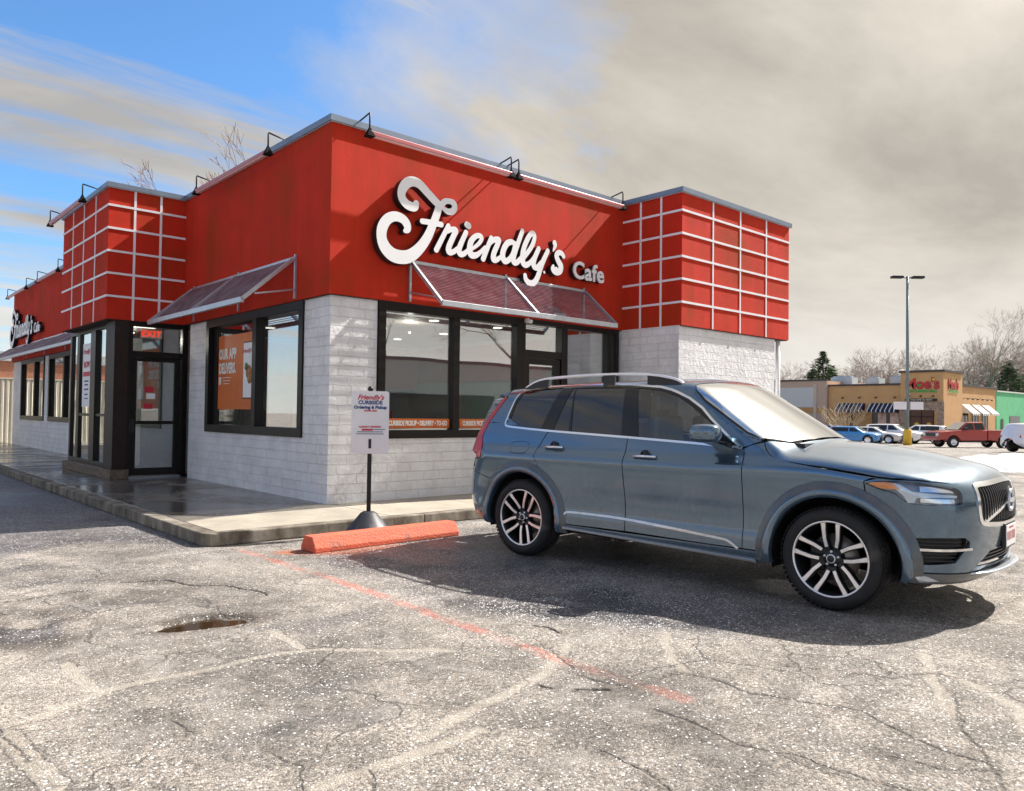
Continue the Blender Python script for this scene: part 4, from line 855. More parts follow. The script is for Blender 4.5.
def wheel(parent, R=.362, rr=.268, half=.125, dark=True):
    """right-hand wheel, outer face towards -Y, centre at the origin"""
    w = MB(); w.lathe([(rr-.004, -half+.012), (rr+.004, -half-.002), (rr+.03, -half-.012), (R-.045, -half-.010), (R-.016, -half+.012), (R-.003, -half+.045), (R, -half*.3), (R, half*.3), (R-.003, half-.04), (R-.03, half), (rr, half)], 64, axis='y')
    # tread blocks
    for k in range(64):
        th = 2*math.pi*k/64
        for y, s in ((-half*.72, 1), (-half*.28, -1), (half*.2, 1)):
            c = Vector((R*math.cos(th+s*.02), y, R*math.sin(th+s*.02))); t = Vector((-math.sin(th), 0, math.cos(th))); w.bar(c-t*.012, c+t*.012, .034, .005, up=(math.cos(th), 0, math.sin(th)))
    ob = w.build('wheel', m_tyre, parent)
    b = MB(); b.lathe([(rr-.003, -half+.012), (rr-.018, -half+.03), (rr-.03, -half+.10), (rr-.04, half-.03), (rr-.004, half)], 56, axis='y'); b.build('rim_barrel', m_rimd, ob)
    b = MB(); b.lathe([(rr+.002, -half+.003), (rr-.009, -half-.001), (rr-.012, -half+.012)], 64, axis='y'); b.build('rim_lip', m_rims, ob)
    b = MB(); b.lathe([(0, -.02), (.17, -.02), (.17, .01), (0, .01)], 36, axis='y'); b.build('brake_disc', m_disc, ob)
    b = MB(); b.box(-.17, -.07, -.045, .02, -.10, .10); b.build('brake_caliper', m_pblack, ob, bevel=.01)
    ye = -half+.012; sp = MB(); fc = MB()
    def blade(mb, P, wd, dy0, dy1):
        vs = []; n = len(P)
        for i, (x, z, y, ww) in enumerate(P):
            a, c = P[max(0, i-1)], P[min(n-1, i+1)]; dx, dz = c[0]-a[0], c[1]-a[1]; l = math.hypot(dx, dz); nx, nz = -dz/l, dx/l; q = ww*wd/2
            vs += [(x-nx*q, y+dy0, z-nz*q), (x+nx*q, y+dy0, z+nz*q), (x+nx*q*1.15, y+dy1, z+nz*q*1.15), (x-nx*q*1.15, y+dy1, z-nz*q*1.15)]
        fs = [(i*4+j, i*4+(j+1) % 4, (i+1)*4+(j+1) % 4, (i+1)*4+j) for i in range(n-1) for j in range(4)]+[(0, 3, 2, 1), tuple((n-1)*4+j for j in range(4))]; mb.add(vs, fs)
    for k in range(5):
        an = math.radians(-90+72*k); ca, sa = math.cos(an), math.sin(an)
        for s in (-1, 1):
            P = []
            for r, l, y, ww in ((.058, .012, ye+.028, .026), (.085, .020, ye+.024, .027), (.14, .045, ye+.016, .028), (.19, .077, ye+.009, .030), (.215, .094, ye+.006, .034), (.246, .110, ye+.003, .040)):
                P.append((r*ca-s*l*sa, r*sa+s*l*ca, y, ww))
            blade(sp, P, 1.25, .0, .045); blade(fc, P[1:], .80 if dark else 1.1, -.0035, -.0005)
    sp.lathe([(.0, ye+.022), (.03, ye+.020), (.062, ye+.028), (.075, ye+.05), (.075, ye+.09)], 30, axis='y'); sp.build('rim_spokes', m_rimd if dark else m_rims, ob)
    fc.build('spoke_faces', m_rims, ob)
    b = MB(); b.lathe([(.0, ye+.010), (.026, ye+.011), (.030, ye+.018), (.030, ye+.03)], 24, axis='y'); hb = b.build('hub_cap', m_pblack, ob); b = MB(); b.lathe([(.026, ye+.010), (.031, ye+.009), (.032, ye+.02)], 24, axis='y')
    for k in range(5):
        a = math.radians(-90+36+72*k); b.lathe([(0, ye+.016), (.009, ye+.017), (.009, ye+.035)], 8, (.05*math.cos(a), 0, .05*math.sin(a)), 'y')
    b.build('wheel_nuts', m_rims, ob)
    return ob
def build_suv():
    th = math.radians(-84.9); root = thing('parked_suv', 'large blue-grey suv parked nose outwards beside the cafe, dusty, with silver roof rails', 'car', (1.129, -5.145, 0), th)
    m_p = paint('suv_paint', (.100, .168, .240), metal=.72, rough=.17, dust=.13, dust_glare_col=(.38, .37, .36), top=.34); F = suv
    AX = ((1.438, .352), (-1.511, .355))
    def arc(c, r, a0, a1, n=22): return [(c[0]+r*math.cos(math.radians(a)), c[1]+r*math.sin(math.radians(a))) for a in np.linspace(a0, a1, n)]
    cF, cR = AX; ro = .49
    DLO = [(.735, 1.117), (.628, 1.190), (.437, 1.343), (.346, 1.426), (.208, 1.508), (.09, 1.556), (.018, 1.580), (-.10, 1.606), (-.411, 1.632), (-.80, 1.641), (-1.236, 1.638), (-1.58, 1.622), (-1.698, 1.602), (-1.765, 1.56), (-1.795, 1.505), (-1.825, 1.39), (-1.850, 1.268), (-1.838, 1.243), (-1.80, 1.232), (-1.5, 1.213), (-1.2, 1.198), (-.34, 1.166), (.26, 1.140)]
    DLO3 = lambda: castf(F, *proj_rays('wrap', np.array(DLO)))[0]
    D3 = [tuple(p) for p in DLO3()]
    # black window surround with pane openings
    q1 = [(-1.795, 1.262), (-1.768, 1.44), (-1.70, 1.572), (-1.66, 1.592), (-1.22, 1.612), (-1.355, 1.228), (-1.70, 1.243)]
    q2 = [(-1.19, 1.212), (-1.075, 1.608), (-1.052, 1.606), (-1.008, 1.209)]
    q3 = [(-.968, 1.207), (-1.034, 1.608), (-.47, 1.604), (-.41, 1.188)]
    q4 = [(-.215, 1.174), (-.325, 1.600), (-.10, 1.575), (0.0, 1.548), (.10, 1.512), (.23, 1.443), (.36, 1.355), (.455, 1.288), (.508, 1.235), (.512, 1.150)]
    panel('window_surround', F, 'wrap', DLO, m_gloss, root, holes=[q1, q2, q3, q4], off=-.004, gap=.004, mirror=True)
    for q, g in ((q1, g_tint), (q2, g_tint), (q3, g_tint), (q4, g_front)): panel('side_window', F, 'wrap', q, g, root, off=-.008, thick=0, gap=-.003, mirror=True)
    cl = DLO+[DLO[0]]; panel('window_chrome', F, 'wrap', ribbon([tuple(p) for p in cl], .019), m_chrome, root, off=.004, thick=.01, gap=0, res=.03, mirror=True)
    # doors
    fd = [(.752, 1.106), (.775, 1.0), (.778, .6), (.774, .352), (.50, .350), (-.303, .362), (-.31, .60), (-.325, 1.0), (-.327, 1.158), (.26, 1.131)]
    d1 = panel('front_door', F, 'wrap', fd, m_p, root, mirror=True)
    rd = [(-.331, 1.158), (-.329, 1.0), (-.314, .6), (-.307, .362), (-.96, .356), (-1.00, .375)]+arc(cR, .535, 4, 62, 12)+[(-1.31, .90), (-1.345, .97), (-1.34, 1.03), (-1.245, 1.190)]
    panel('rear_door', F, 'wrap', rd, m_p, root, mirror=True)
    # front wing up to the head lamp and bonnet line
    hood_side = [(.905, -.835, 1.163), (.930, -.862, 1.11), (.976, -.884, 1.066), (1.05, -.905, 1.043), (1.149, -.918, 1.025), (1.281, -.930, 1.008), (1.523, -.934, .978), (1.748, -.926, .952), (1.843, -.914, .946)]
    fw = [(.777, .352), (.781, .6), (.779, 1.0), (.757, 1.108)]+to_uv('wrap', [(.80, -.86, 1.135)]+hood_side+[(1.72, -.942, .948)])[:]
    fw += to_uv('wrap', [(1.668, -.943, .925)])+arc(cF, ro, 61.5, 178, 26)+[(.90, .352)]
    panel('front_wing', F, 'wrap', fw, m_p, root, gap=.0015, mirror=True)
    # rear quarter
    rq = [(-1.252, 1.192), (-1.5, 1.206), (-1.80, 1.225), (-1.845, 1.238), (-1.862, 1.27)]+to_uv('wrap', [(-2.085, -.815, 1.262), (-2.128, -.852, 1.128), (-2.10, -.90, 1.02), (-2.078, -.92, .905), (-2.20, -.87, .89), (-2.22, -.87, .78)])+[(-1.98, .76), (-1.93, .66)]+arc(cR, ro, 38, 112, 16)[::-1][0:0]
    a_ = arc(cR, ro, 142, 64, 20); rq = rq[:-2]+[(-1.905, .70)]+a_+[(-1.30, .885), (-1.348, .965), (-1.343, 1.032)]
    panel('rear_quarter', F, 'wrap', rq, m_p, root, gap=.0012, mirror=True)
    fdm = smoothline([(-1.690, 1.07), (-1.60, 1.087), (-1.50, 1.087), (-1.462, 1.06), (-1.452, 1.01), (-1.475, .985), (-1.56, .978), (-1.64, .980), (-1.675, 1.00)], 4, True)
    panel('fuel_flap', F, 'wrap', ribbon(fdm+[fdm[0]], .0045), m_gloss, root, off=.0012, thick=0, gap=0, res=.02)
    # sill
    sill = [(-.985, .352), (.90, .345), (.93, .335), (.93, .262), (.85, .255), (-.98, .305), (-1.0, .33)]
    panel('sill', F, 'wrap', sill, m_p, root, off=.004, mirror=True)
    panel('sill_chrome', F, 'wrap', ribbon([(-.985, .322), (-.3, .305), (.4, .287), (.88, .273)], .016), m_rims, root, off=.016, thick=.01, gap=0, res=.05, mirror=True)
    st = smoothline([(-1.0, .412), (-.965, .448), (-.90, .466), (-.6, .468), (-.31, .463), (.1, .440), (.55, .410), (.66, .396), (.745, .345)], 4)
    panel('door_strip', F, 'wrap', ribbon(st, .020), m_lamp, root, off=.010, thick=.009, gap=0, res=.03, mirror=True)
    # wheel-arch flares
    def flare(c, a0, a1, nm):
        for sgn in (1, -1):
            prof = [(.440, -.03), (.441, .020), (.448, .030), (.490, .032), (.498, .024), (.503, .012), (.547, .011), (.556, .0005), (.558, -.01)]
            vs = []; fs = []; n = 44; m = len(prof); U = []
            for k in range(n):
                a = math.radians(a0+(a1-a0)*k/(n-1))
                for r, of in prof: U.append((c[0]+r*math.cos(a), max(.262, c[1]+r*math.sin(a))))
            o, d = proj_rays('wrap', np.array(U)); P, h = castf(F, o, d); G = grad(F, P); G[:, 2] = 0; G /= np.linalg.norm(G, axis=1, keepdims=True)
            P = P+G*np.tile([p[1] for p in prof], n)[:, None]; P[:, 1] *= sgn
            mb = MB(); fs = [(k*m+i, k*m+i+1, (k+1)*m+i+1, (k+1)*m+i) for k in range(n-1) for i in range(m-1)]; mb.add(P.tolist(), fs, True); mb.mi = [0 if (q % (m-1)) < 4 else 1 for q in range(len(fs))]
            o_ = mb.build(nm, [m_p, m_flare], root)
            if o_.data.polygons[0].normal.y*(-sgn) < -.99: pass
    m_flare = paint('arch_band_shaded', (.055, .07, .09), metal=.2, rough=.5, dust=.3)  # body colour darkened, painting in the shade of the outer arch step
    flare(cF, -13, 190, 'wheel_arch'); flare(cR, -10, 194, 'wheel_arch')
    for c in AX:
        for s in (-1, 1):
            mb = MB(); n = 20; vs = []
            for k in range(n): a = math.radians(-15+210*k/(n-1)); vs += [(c[0]+.455*math.cos(a), s*.90, c[1]+.455*math.sin(a)), (c[0]+.455*math.cos(a), s*.50, c[1]+.455*math.sin(a))]
            mb.add(vs, [(2*k, 2*k+1, 2*k+3, 2*k+2) for k in range(n-1)]); mb.add([v for v in vs[1::2]], [tuple(range(n))]); mb.build('wheel_liner', m_liner, root)
    # bonnet
    hood = [(a, b) for a, b in to_uv('top', hood_side)]+[(1.95, -.875), (2.060, -.808), (2.160, -.715), (2.222, -.610), (2.243, -.55), (2.268, -.40), (2.288, -.20), (2.293, 0)]
    hood = hood+[(x, -y) for x, y in hood[::-1][1:]]+[(1.06, .60), (1.115, .25), (1.125, 0), (1.115, -.25), (1.06, -.60)]
    panel('bonnet', F, 'top', hood, m_p, root, res=.04)
    # windscreen, roof shell
    wsE = [(.205, -.655), (.246, -.715), (.351, -.760), (.565, -.802), (.765, -.835), (.865, -.828), (1.02, -.62), (1.085, -.32), (1.10, 0)]
    ws = wsE+[(x, -y) for x, y in wsE[::-1][1:]]+[(.262, .42), (.285, 0), (.262, -.42)]
    panel('windscreen', F, 'top', ws, g_ws, root, off=-.004, thick=.0, gap=.0, res=.04)
    panel('windscreen_seal', F, 'top', ribbon(wsE[:6], .022), m_pblack, root, off=-.001, thick=.006, gap=0, res=.03, mirror=True)
    mb = MB(); mb.box(1.0, 1.13, -.62, .62, 1.13, 1.155); mb.build('cowl', m_pblack, root)
    ws3 = castf(F, *proj_rays('top', np.array(wsE[:6])))[0]
    right = [tuple(p) for p in ws3]+[(.885, -.832, 1.172), (.80, -.862, 1.137)]
    dl = D3[0:17]
    rightuv = to_uv('polar', right)+to_uv('polar', dl)+to_uv('polar', [(-1.862, -.82, 1.27), (-2.070, -.808, 1.270), (-2.065, -.806, 1.285), (-1.985, -.772, 1.42), (-1.900, -.727, 1.515), (-1.90, -.69, 1.56)])+[(-1.97, 1.0), (-2.02, 1.25), (-2.05, math.pi/2)]
    full = rightuv+[(x, math.pi-v) for x, v in rightuv[::-1][1:]]+to_uv('polar', [(.262, .42, 1.62), (.285, 0, 1.655), (.262, -.42, 1.62)])
    panel('roof', F, 'polar', full, m_p, root, res=.045, gap=.001)
    # spoiler
    sp3 = [(-1.93, -.66), (-2.00, -.68), (-2.075, -.55), (-2.11, 0)]; mb = MB(); yy = np.linspace(-.68, .68, 15); vs = []
    for y in yy: k = 1-(abs(y)/.75)**2; z0 = 1.572-.03*(y/.68)**2; vs += [(-1.90-.03*k, y, z0+.035+.02*k), (-2.05-.05*k, y, z0+.012), (-2.05-.05*k, y, z0-.012), (-1.90-.03*k, y, z0-.03)]
    mb.add(vs, [(i*4+j, i*4+(j+1) % 4, (i+1)*4+(j+1) % 4, (i+1)*4+j) for i in range(14) for j in range(4)]+[(0, 1, 2, 3), (59, 58, 57, 56)], True); mb.build('roof_spoiler', m_p, root)
    # panoramic roof glass
    panel('roof_glass', F, 'top', smoothline([(.15, -.45), (.17, 0), (.15, .45), (-.6, .50), (-1.30, .45), (-1.32, 0), (-1.30, -.45), (-.6, -.50)], 4, True), m_gloss, root, off=.002, thick=.004, res=.08)
    # roof rails
    for s in (-1, 1):
        pr = smoothline([(-1.73, 1.625), (-1.60, 1.680), (-1.42, 1.710), (-1.0, 1.728), (-.5, 1.730), (-.2, 1.712), (.0, 1.676), (.09, 1.635)], 4); mb = MB()
        yo = lambda x: s*(.655-.03*((x+.6)/1.2)**2)
        mb.tube([(x, yo(x), z) for x, z in pr], [.0135]*len(pr), 8); r_ = mb.build('roof_rail', m_rims, root)
        for x0, x1 in ((-1.70, -1.42), (-.75, -.6), (-.22, .05)):
            mb = MB()
            q = [p for p in pr if x0-.05 <= p[0] <= x1+.05]
            for (xa, za), (xb, zb) in zip(q[:-1], q[1:]): mb.add([(xa, yo(xa)-.012, za-.008), (xb, yo(xb)-.012, zb-.008), (xb, yo(xb)-.012, 1.60), (xa, yo(xa)-.012, 1.60), (xa, yo(xa)+.012, za-.008), (xb, yo(xb)+.012, zb-.008), (xb, yo(xb)+.012, 1.60), (xa, yo(xa)+.012, 1.60)], [(0, 1, 2, 3), (7, 6, 5, 4), (0, 4, 5, 1), (1, 5, 6, 2), (3, 2, 6, 7), (0, 3, 7, 4)])
            mb.build('rail_foot', m_pblack, r_)
    # front bumper with openings
    hl = smoothline([(1.690, -.9415, .905), (1.700, -.941, .917), (1.80, -.930, .932), (1.94, -.895, .933), (2.05, -.82, .923), (2.125, -.755, .910), (2.178, -.70, .892), (2.200, -.69, .862), (2.205, -.70, .815), (2.195, -.72, .793), (2.11, -.81, .788), (1.97, -.90, .788), (1.90, -.92, .822), (1.86, -.928, .852), (1.777, -.938, .874)], 3, True)
    hluv = to_uv('wrap', hl); uc = XF+KW*math.pi/2; mir = lambda P: [(2*uc-u, v) for u, v in P][::-1]
    gr = smoothline([(-.40, .917), (-.515, .912), (-.548, .89), (-.570, .80), (-.565, .72), (-.545, .675), (-.48, .655), (-.25, .638), (0, .634), (.25, .638), (.48, .655), (.545, .675), (.565, .72), (.570, .80), (.548, .89), (.515, .912), (.40, .917), (0, .928)], 3, True)
    g3 = castf(F, *proj_rays('front', np.array(gr)))[0]; gruv = to_uv('wrap', [tuple(p) for p in g3])
    fog = [(1.968, -.885, .562), (2.10, -.80, .572), (2.219, -.686, .572), (2.236, -.64, .545), (2.236, -.64, .500), (2.211, -.681, .478), (2.174, -.722, .407), (2.05, -.83, .392), (1.967, -.882, .392), (1.955, -.888, .478)]
    foguv = to_uv('wrap', fog); low = [(-.535, .372), (-.37, .462), (-.2, .468), (.2, .468), (.37, .462), (.535, .372), (.3, .366), (0, .364), (-.3, .366)]
    l3 = castf(F, *proj_rays('front', np.array(low)))[0]; lowuv = to_uv('wrap', [tuple(p) for p in l3])
    top = to_uv('wrap', [(1.748, -.926, .948), (1.843, -.914, .944), (1.95, -.875, .944), (2.06, -.808, .937), (2.16, -.715, .925), (2.222, -.610, .922), (2.243, -.55, .926), (2.268, -.40, .935), (2.288, -.20, .938), (2.295, 0, .938)])
    bot = to_uv('wrap', [(2.30, 0, .345), (2.26, -.4, .345), (2.224, -.558, .335), (2.1, -.77, .338), (1.95, -.87, .34)])+[(1.905, .338)]
    a_ = arc(cF, ro, 0, 60, 12); half = top
    bump = to_uv('wrap', [(1.668, -.94, .84), (1.686, -.942, .912)])+top+mir(top)[1:]+mir(to_uv('wrap', [(1.668, -.94, .84), (1.686, -.942, .912)]))+mir(a_[:-1][::1])[:] + mir(bot[::-1])[0:0]
    rightb = a_[::-1]
    bump = to_uv('wrap', [(1.672, -.943, .9235)])+top+mir(to_uv('wrap', [(1.672, -.943, .9235)])+top)[1:]+[(2*uc-u, v) for u, v in rightb]+[(2*uc-u, v) for u, v in bot[::-1]]+bot[1:]+rightb[::-1]
    panel('front_bumper', F, 'wrap', bump, m_p, root, holes=[hluv, mir(hluv), gruv, foguv, mir(foguv), lowuv], res=.035, gap=.0018)
    # lower skid: body-colour corner, silver lip
    sk = to_uv('wrap', [(1.91, -.89, .333), (2.1, -.77, .333), (2.224, -.558, .330), (2.26, -.4, .340), (2.30, 0, .340)]); sk2 = to_uv('wrap', [(2.30, 0, .275), (2.26, -.4, .272), (2.2, -.58, .262), (2.05, -.79, .262), (1.92, -.86, .268)])
    panel('skid_panel', F, 'wrap', sk+mir(sk)[1:]+mir(sk2)+sk2[1:], m_flare, root, off=.006, gap=.001)
    lip = MB(); P = smoothline([(2.215, -.60, .322), (2.30, -.44, .326), (2.345, -.22, .334), (2.355, 0, .336), (2.345, .22, .334), (2.30, .44, .326), (2.215, .60, .322)], 5)
    vs = []; 
    for x, y, z in P: k = smooth(np.array((.78-abs(y))/.3)).item(); vs += [(x+.02*k-.005, y*1.0, z+.008), (x+.035*k, y, z+.000), (x-.03, y*.98, z-.016), (x-.08, y*.96, z+.004)]
    n = len(P); lip.add(vs, [(i*4+j, i*4+(j+1) % 4, (i+1)*4+(j+1) % 4, (i+1)*4+j) for i in range(n-1) for j in range(4)], True); lip.build('skid_lip', m_lamp, root)
    panel('fog_lamp', F, 'wrap', to_uv('wrap', [(1.965, -.872, .318), (2.02, -.83, .318), (2.09, -.786, .288), (1.99, -.842, .274)]), m_lamp, root, off=.010, thick=.004, gap=0, mirror=True)
    # lamps
    panel('headlamp', F, 'wrap', hluv, m_lampdark, root, off=-.030, thick=0, gap=-.004, mirror=True)
    T = to_uv('wrap', [(1.80, -.932, .908), (1.86, -.925, .925), (1.90, -.918, .915), (1.965, -.898, .872), (2.10, -.80, .860), (2.19, -.72, .853), (2.19, -.725, .838), (2.08, -.815, .838), (1.99, -.885, .830), (1.975, -.895, .795), (1.94, -.905, .793), (1.915, -.912, .84), (1.87, -.925, .88)])
    panel('running_lamp', F, 'wrap', T, m_lamp, root, off=-.010, thick=.012, gap=0, mirror=True)
    for nm, zz0, zz1 in (('lamp_reflector', .872, .918), ('lamp_reflector', .797, .832)):
        R_1 = to_uv('wrap', [(2.00, -.865, zz0), (2.00, -.865, zz1), (2.10, -.79, zz1), (2.175, -.725, min(zz1, .90)), (2.185, -.72, zz0)]); panel(nm, F, 'wrap', R_1, m_chrome, root, off=-.024, thick=0, gap=.003, mirror=True)
    panel('headlamp_lens', F, 'wrap', hluv, g_lens, root, off=-.002, thick=.0, gap=.002, mirror=True)
    am = to_uv('wrap', [(1.700, -.9405, .908), (1.715, -.939, .920), (1.80, -.930, .929), (1.845, -.924, .925), (1.895, -.915, .884), (1.83, -.932, .880), (1.775, -.938, .882)])
    panel('side_marker', F, 'wrap', am, m_amber, root, off=-.004, thick=.006, gap=0, mirror=True)
    tl = to_uv('wrap', [(-1.905, -.722, 1.525), (-2.065, -.808, 1.285), (-2.128, -.852, 1.128), (-2.082, -.925, .915), (-2.21, -.88, .905), (-2.232, -.866, 1.031), (-2.19, -.80, 1.16), (-2.13, -.79, 1.25), (-1.998, -.742, 1.45), (-1.93, -.705, 1.54)])
    panel('tail_lamp', F, 'wrap', tl, m_tail, root, off=.005, thick=.02, gap=0, mirror=True)
    # grille
    panel('grille', F, 'front', gr, m_pblack, root, off=-.035, thick=0, gap=0, res=.05)
    ring_ = gr+[gr[0]]; panel('grille_frame', F, 'front', ribbon(ring_, .030), m_chrome, root, off=.006, thick=.03, gap=0, res=.03)
    mb = MB()
    yy = [y for y in np.linspace(-.525, .525, 27)]; z0s = [.655+.02*(abs(y)/.5)**3 for y in yy]
    for y, z0 in zip(yy, z0s):
        q = castf(F, *proj_rays('front', np.array([(y, z) for z in np.linspace(z0+.008, .905, 6)])))[0]; q[:, 0] -= .014
        for a, b in zip(q[:-1], q[1:]): mb.bar(a, b, .013, .022, up=(1, 0, 0))
    mb.build('grille_slats', m_pblack, root)
    db = castf(F, *proj_rays('front', np.array([(-.50, .668), (-.25, .735), (0, .79), (.25, .85), (.50, .905)])))[0]; db[:, 0] += .002; mb = MB()
    for a, b in zip(db[:-1], db[1:]): mb.bar(a, b, .022, .008, up=(1, 0, 0))
    mb.build('grille_bar', m_chrome, root)
    ex = float(castf(F, *proj_rays('front', np.array([(0, .79)])))[0][0][0])+.012; mb = MB(); n = 40
    mb.lathe([(.060, 0), (.064, .010), (.076, .012), (.082, .004), (.080, -.008), (.060, -.008)], n, (ex, 0, .79), 'x'); mb.box(ex-.002, ex+.012, -.078, .078, .775, .805)
    mb.bar((ex+.004, -.058, .848), (ex+.004, -.085, .875), .014, .010, up=(1, 0, 0)); mb.add([(ex+.008, -.070, .890), (ex+.008, -.104, .894), (ex+.008, -.100, .860), (ex-.002, -.070, .890), (ex-.002, -.104, .894), (ex-.002, -.100, .860)], [(0, 1, 2), (5, 4, 3), (0, 3, 4, 1), (1, 4, 5, 2), (2, 5, 3, 0)]); mb.build('round_emblem', m_lamp, root)
    # intakes
    panel('side_intake', F, 'wrap', foguv, m_pblack, root, off=-.045, thick=0, gap=-.004, mirror=True)
    for z in (.415, .440, .465, .520, .545):
        x1 = 2.20 if z < .48 else 2.235; panel('intake_slat', F, 'wrap', ribbon(to_uv('wrap', [(1.97, -.885, z), (2.08, -.81, z), (x1-.02-(.48-min(z, .48))*.4, -.70, z)]), .007), m_pblack, root, off=-.012, thick=.01, gap=0, mirror=True)
    panel('intake_chrome', F, 'wrap', ribbon(to_uv('wrap', [(1.955, -.888, .489), (2.06, -.83, .490), (2.17, -.735, .493), (2.245, -.615, .497)]), .017), m_chrome, root, off=.006, thick=.014, gap=0, mirror=True)
    panel('lower_intake', F, 'front', low, m_pblack, root, off=-.04, thick=0, gap=0)
    for z in (.392, .415, .440): w_ = .50-(z-.372)*1.6; panel('intake_slat', F, 'front', ribbon([(-w_, z), (-w_/2, z), (0, z), (w_/2, z), (w_, z)], .008), m_pblack, root, off=-.006, thick=.016, gap=0)
    # number plate with its two rows of red characters
    px = float(castf(F, *proj_rays('front', np.array([(0.0, .55)])))[0][0][0])+.022; mb = MB(); mb.box(px-.03, px-.005, -.165, .165, .455, .632); mb.build('plate_holder', m_pblack, root, bevel=.004)
    mb = MB(); mb.box(px-.004, px, -.152, .152, .468, .618); pl = mb.build('number_plate', m_white, root, bevel=.003)
    m_redp = simple('plate_red', (.45, .03, .03), .5); mb = MB()
    for k in range(6): y = .105-.042*k-(.012 if k > 2 else 0); mb.box(px+.0003, px+.0012, y-.012, y-.006, .512, .572); mb.box(px+.0003, px+.0012, y+.006, y+.012, .512, .572); mb.box(px+.0003, px+.0012, y-.006, y+.006, .512+.03*(k % 2), .520+.03*(k % 2)); mb.box(px+.0003, px+.0012, y-.006, y+.006, .564, .572)
    mb.box(px+.0003, px+.0012, -.07, .07, .592, .604); mb.build('plate_characters', m_redp, pl)
    # mirrors, handles
    for s in (-1, 1):
        mb = MB(); A_ = []
        for k, (y, x0, x1, z0, z1) in enumerate(((-.955, .46, .60, 1.165, 1.265), (-.985, .415, .635, 1.150, 1.292), (-1.05, .400, .655, 1.145, 1.300), (-1.11, .405, .650, 1.150, 1.296), (-1.15, .435, .615, 1.168, 1.275))):
            for a in range(12):
                t = 2*math.pi*a/12; cx, cz = (x0+x1)/2, (z0+z1)/2; c_, s_ = math.cos(t), math.sin(t); A_.append((cx+(x1-x0)/2*abs(c_)**.5*(1 if c_ > 0 else -1), y*-s if False else (y if s < 0 else -y), cz+(z1-z0)/2*abs(s_)**.5*(1 if s_ > 0 else -1)))
        mb.add(A_, [(i*12+j, i*12+(j+1) % 12, (i+1)*12+(j+1) % 12, (i+1)*12+j) for i in range(4) for j in range(12)]+[tuple(range(12)), tuple(48+j for j in range(12))[::-1]], True); mo = mb.build('door_mirror', m_p, root)
        sub = mo.modifiers.new('s', 'SUBSURF'); sub.levels = 2; sub.render_levels = 2
        y = s*1.0; mb = MB(); mb.add([(.50, s*.865, 1.115), (.66, s*.865, 1.105), (.62, s*1.03, 1.150), (.48, s*1.03, 1.150), (.50, s*.865, 1.165), (.66, s*.865, 1.150), (.62, s*1.03, 1.170), (.48, s*1.03, 1.170)], [(0, 1, 2, 3), (7, 6, 5, 4), (0, 4, 5, 1), (1, 5, 6, 2), (2, 6, 7, 3), (3, 7, 4, 0)]); mb.build('mirror_arm', m_gloss, mo, bevel=.006)
        for hx, hz in ((-1.135, 1.052), (-.112, 1.012)):
            q = castf(F, *proj_rays('wrap', np.array([(hx-.11, hz), (hx, hz), (hx+.11, hz)])))[0]; q[:, 1] *= -s; hm = MB()
            o_ = np.array([0, s*.028, 0]); hm.tube([q[0], q[0]+o_*.9, q[1]+o_, q[2]+o_*.9, q[2]], [.010, .013, .013, .013, .010], 8); ho = hm.build('door_handle', m_chrome, root)
            hm = MB(); c = q[1]; hm.lathe([(0, .004*s), (.052, .004*s), (.045, .0005*s), (0, .0005*s)], 18, (c[0]-.0, c[1], c[2]+.004), 'y'); hm.build('handle_recess', m_gloss, ho)
    # tailgate side (seen from behind only)
    tg = [(-.74, 1.50), (-.83, 1.25), (-.80, 1.10), (-.78, .80), (.78, .80), (.80, 1.10), (.83, 1.25), (.74, 1.50), (.4, 1.535), (-.4, 1.535)]; rw = [(-.62, 1.46), (-.70, 1.20), (.70, 1.20), (.62, 1.46)]
    panel('tailgate', F, 'rear', tg, m_p, root, holes=[rw]); panel('rear_window', F, 'rear', rw, g_tint, root, off=-.006, thick=0, gap=-.003)
    rb = [(-1.905, .695)]+to_uv('wrap', [(-2.22, -.87, .775)]); ucr = XR-KW*math.pi/2; mr_ = lambda P: [(2*ucr-u, v) for u, v in P][::-1]
    base = arc(cR, ro, 180, 142, 10)[::1]; rbh = [(-1.995, .33)]+base+[(-1.905, .695)]+to_uv('wrap', [(-2.22, -.87, .775), (-2.4, -.78, .79), (-2.53, -.3, .79), (-2.54, 0, .79)]); lowr = to_uv('wrap', [(-2.50, 0, .36), (-2.4, -.6, .36), (-2.2, -.85, .345)])
    panel('rear_bumper', F, 'wrap', rbh+mr_(rbh)[1:]+[(2*ucr-u, v) for u, v in lowr[::-1]]+lowr[1:], m_p, root, gap=.0012)
    # dark inner body, floor and seats
    pts = [(-2.0, .34), (-2.0, 1.02), (2.05, .80), (2.05, .34)]+arc(cF, .46, 0, 180, 14)+[(.93, .34), (.9, .31), (-1.0, .31)]+arc(cR, .46, 0, 180, 14)
    panel('inner_body', F, 'wrap', [(-1.99, .36), (-1.99, .98), (1.93, .84), (1.93, .36)]+arc(cF, .465, 1, 179, 14)+[(-1.03, .36)]+arc(cR, .465, 1, 179, 14)[:-1], m_liner, root, off=-.035, thick=0, gap=0, res=.08, mirror=True)
    mb = MB(); mb.box(-2.2, 2.1, -.45, .45, .26, .34); mb.box(-.95, .9, -.86, .86, .27, .33); mb.build('underbody', m_liner, root)
    mb = MB(); mb.box(-1.9, .95, -.80, .80, .88, .90); mb.add([(.62, -.78, 1.10), (1.02, -.70, 1.125), (1.02, .70, 1.125), (.62, .78, 1.10), (.60, -.78, .9), (.60, .78, .9)], [(0, 1, 2, 3), (0, 3, 5, 4)]); mb.build('cabin_trim', m_cab, root)
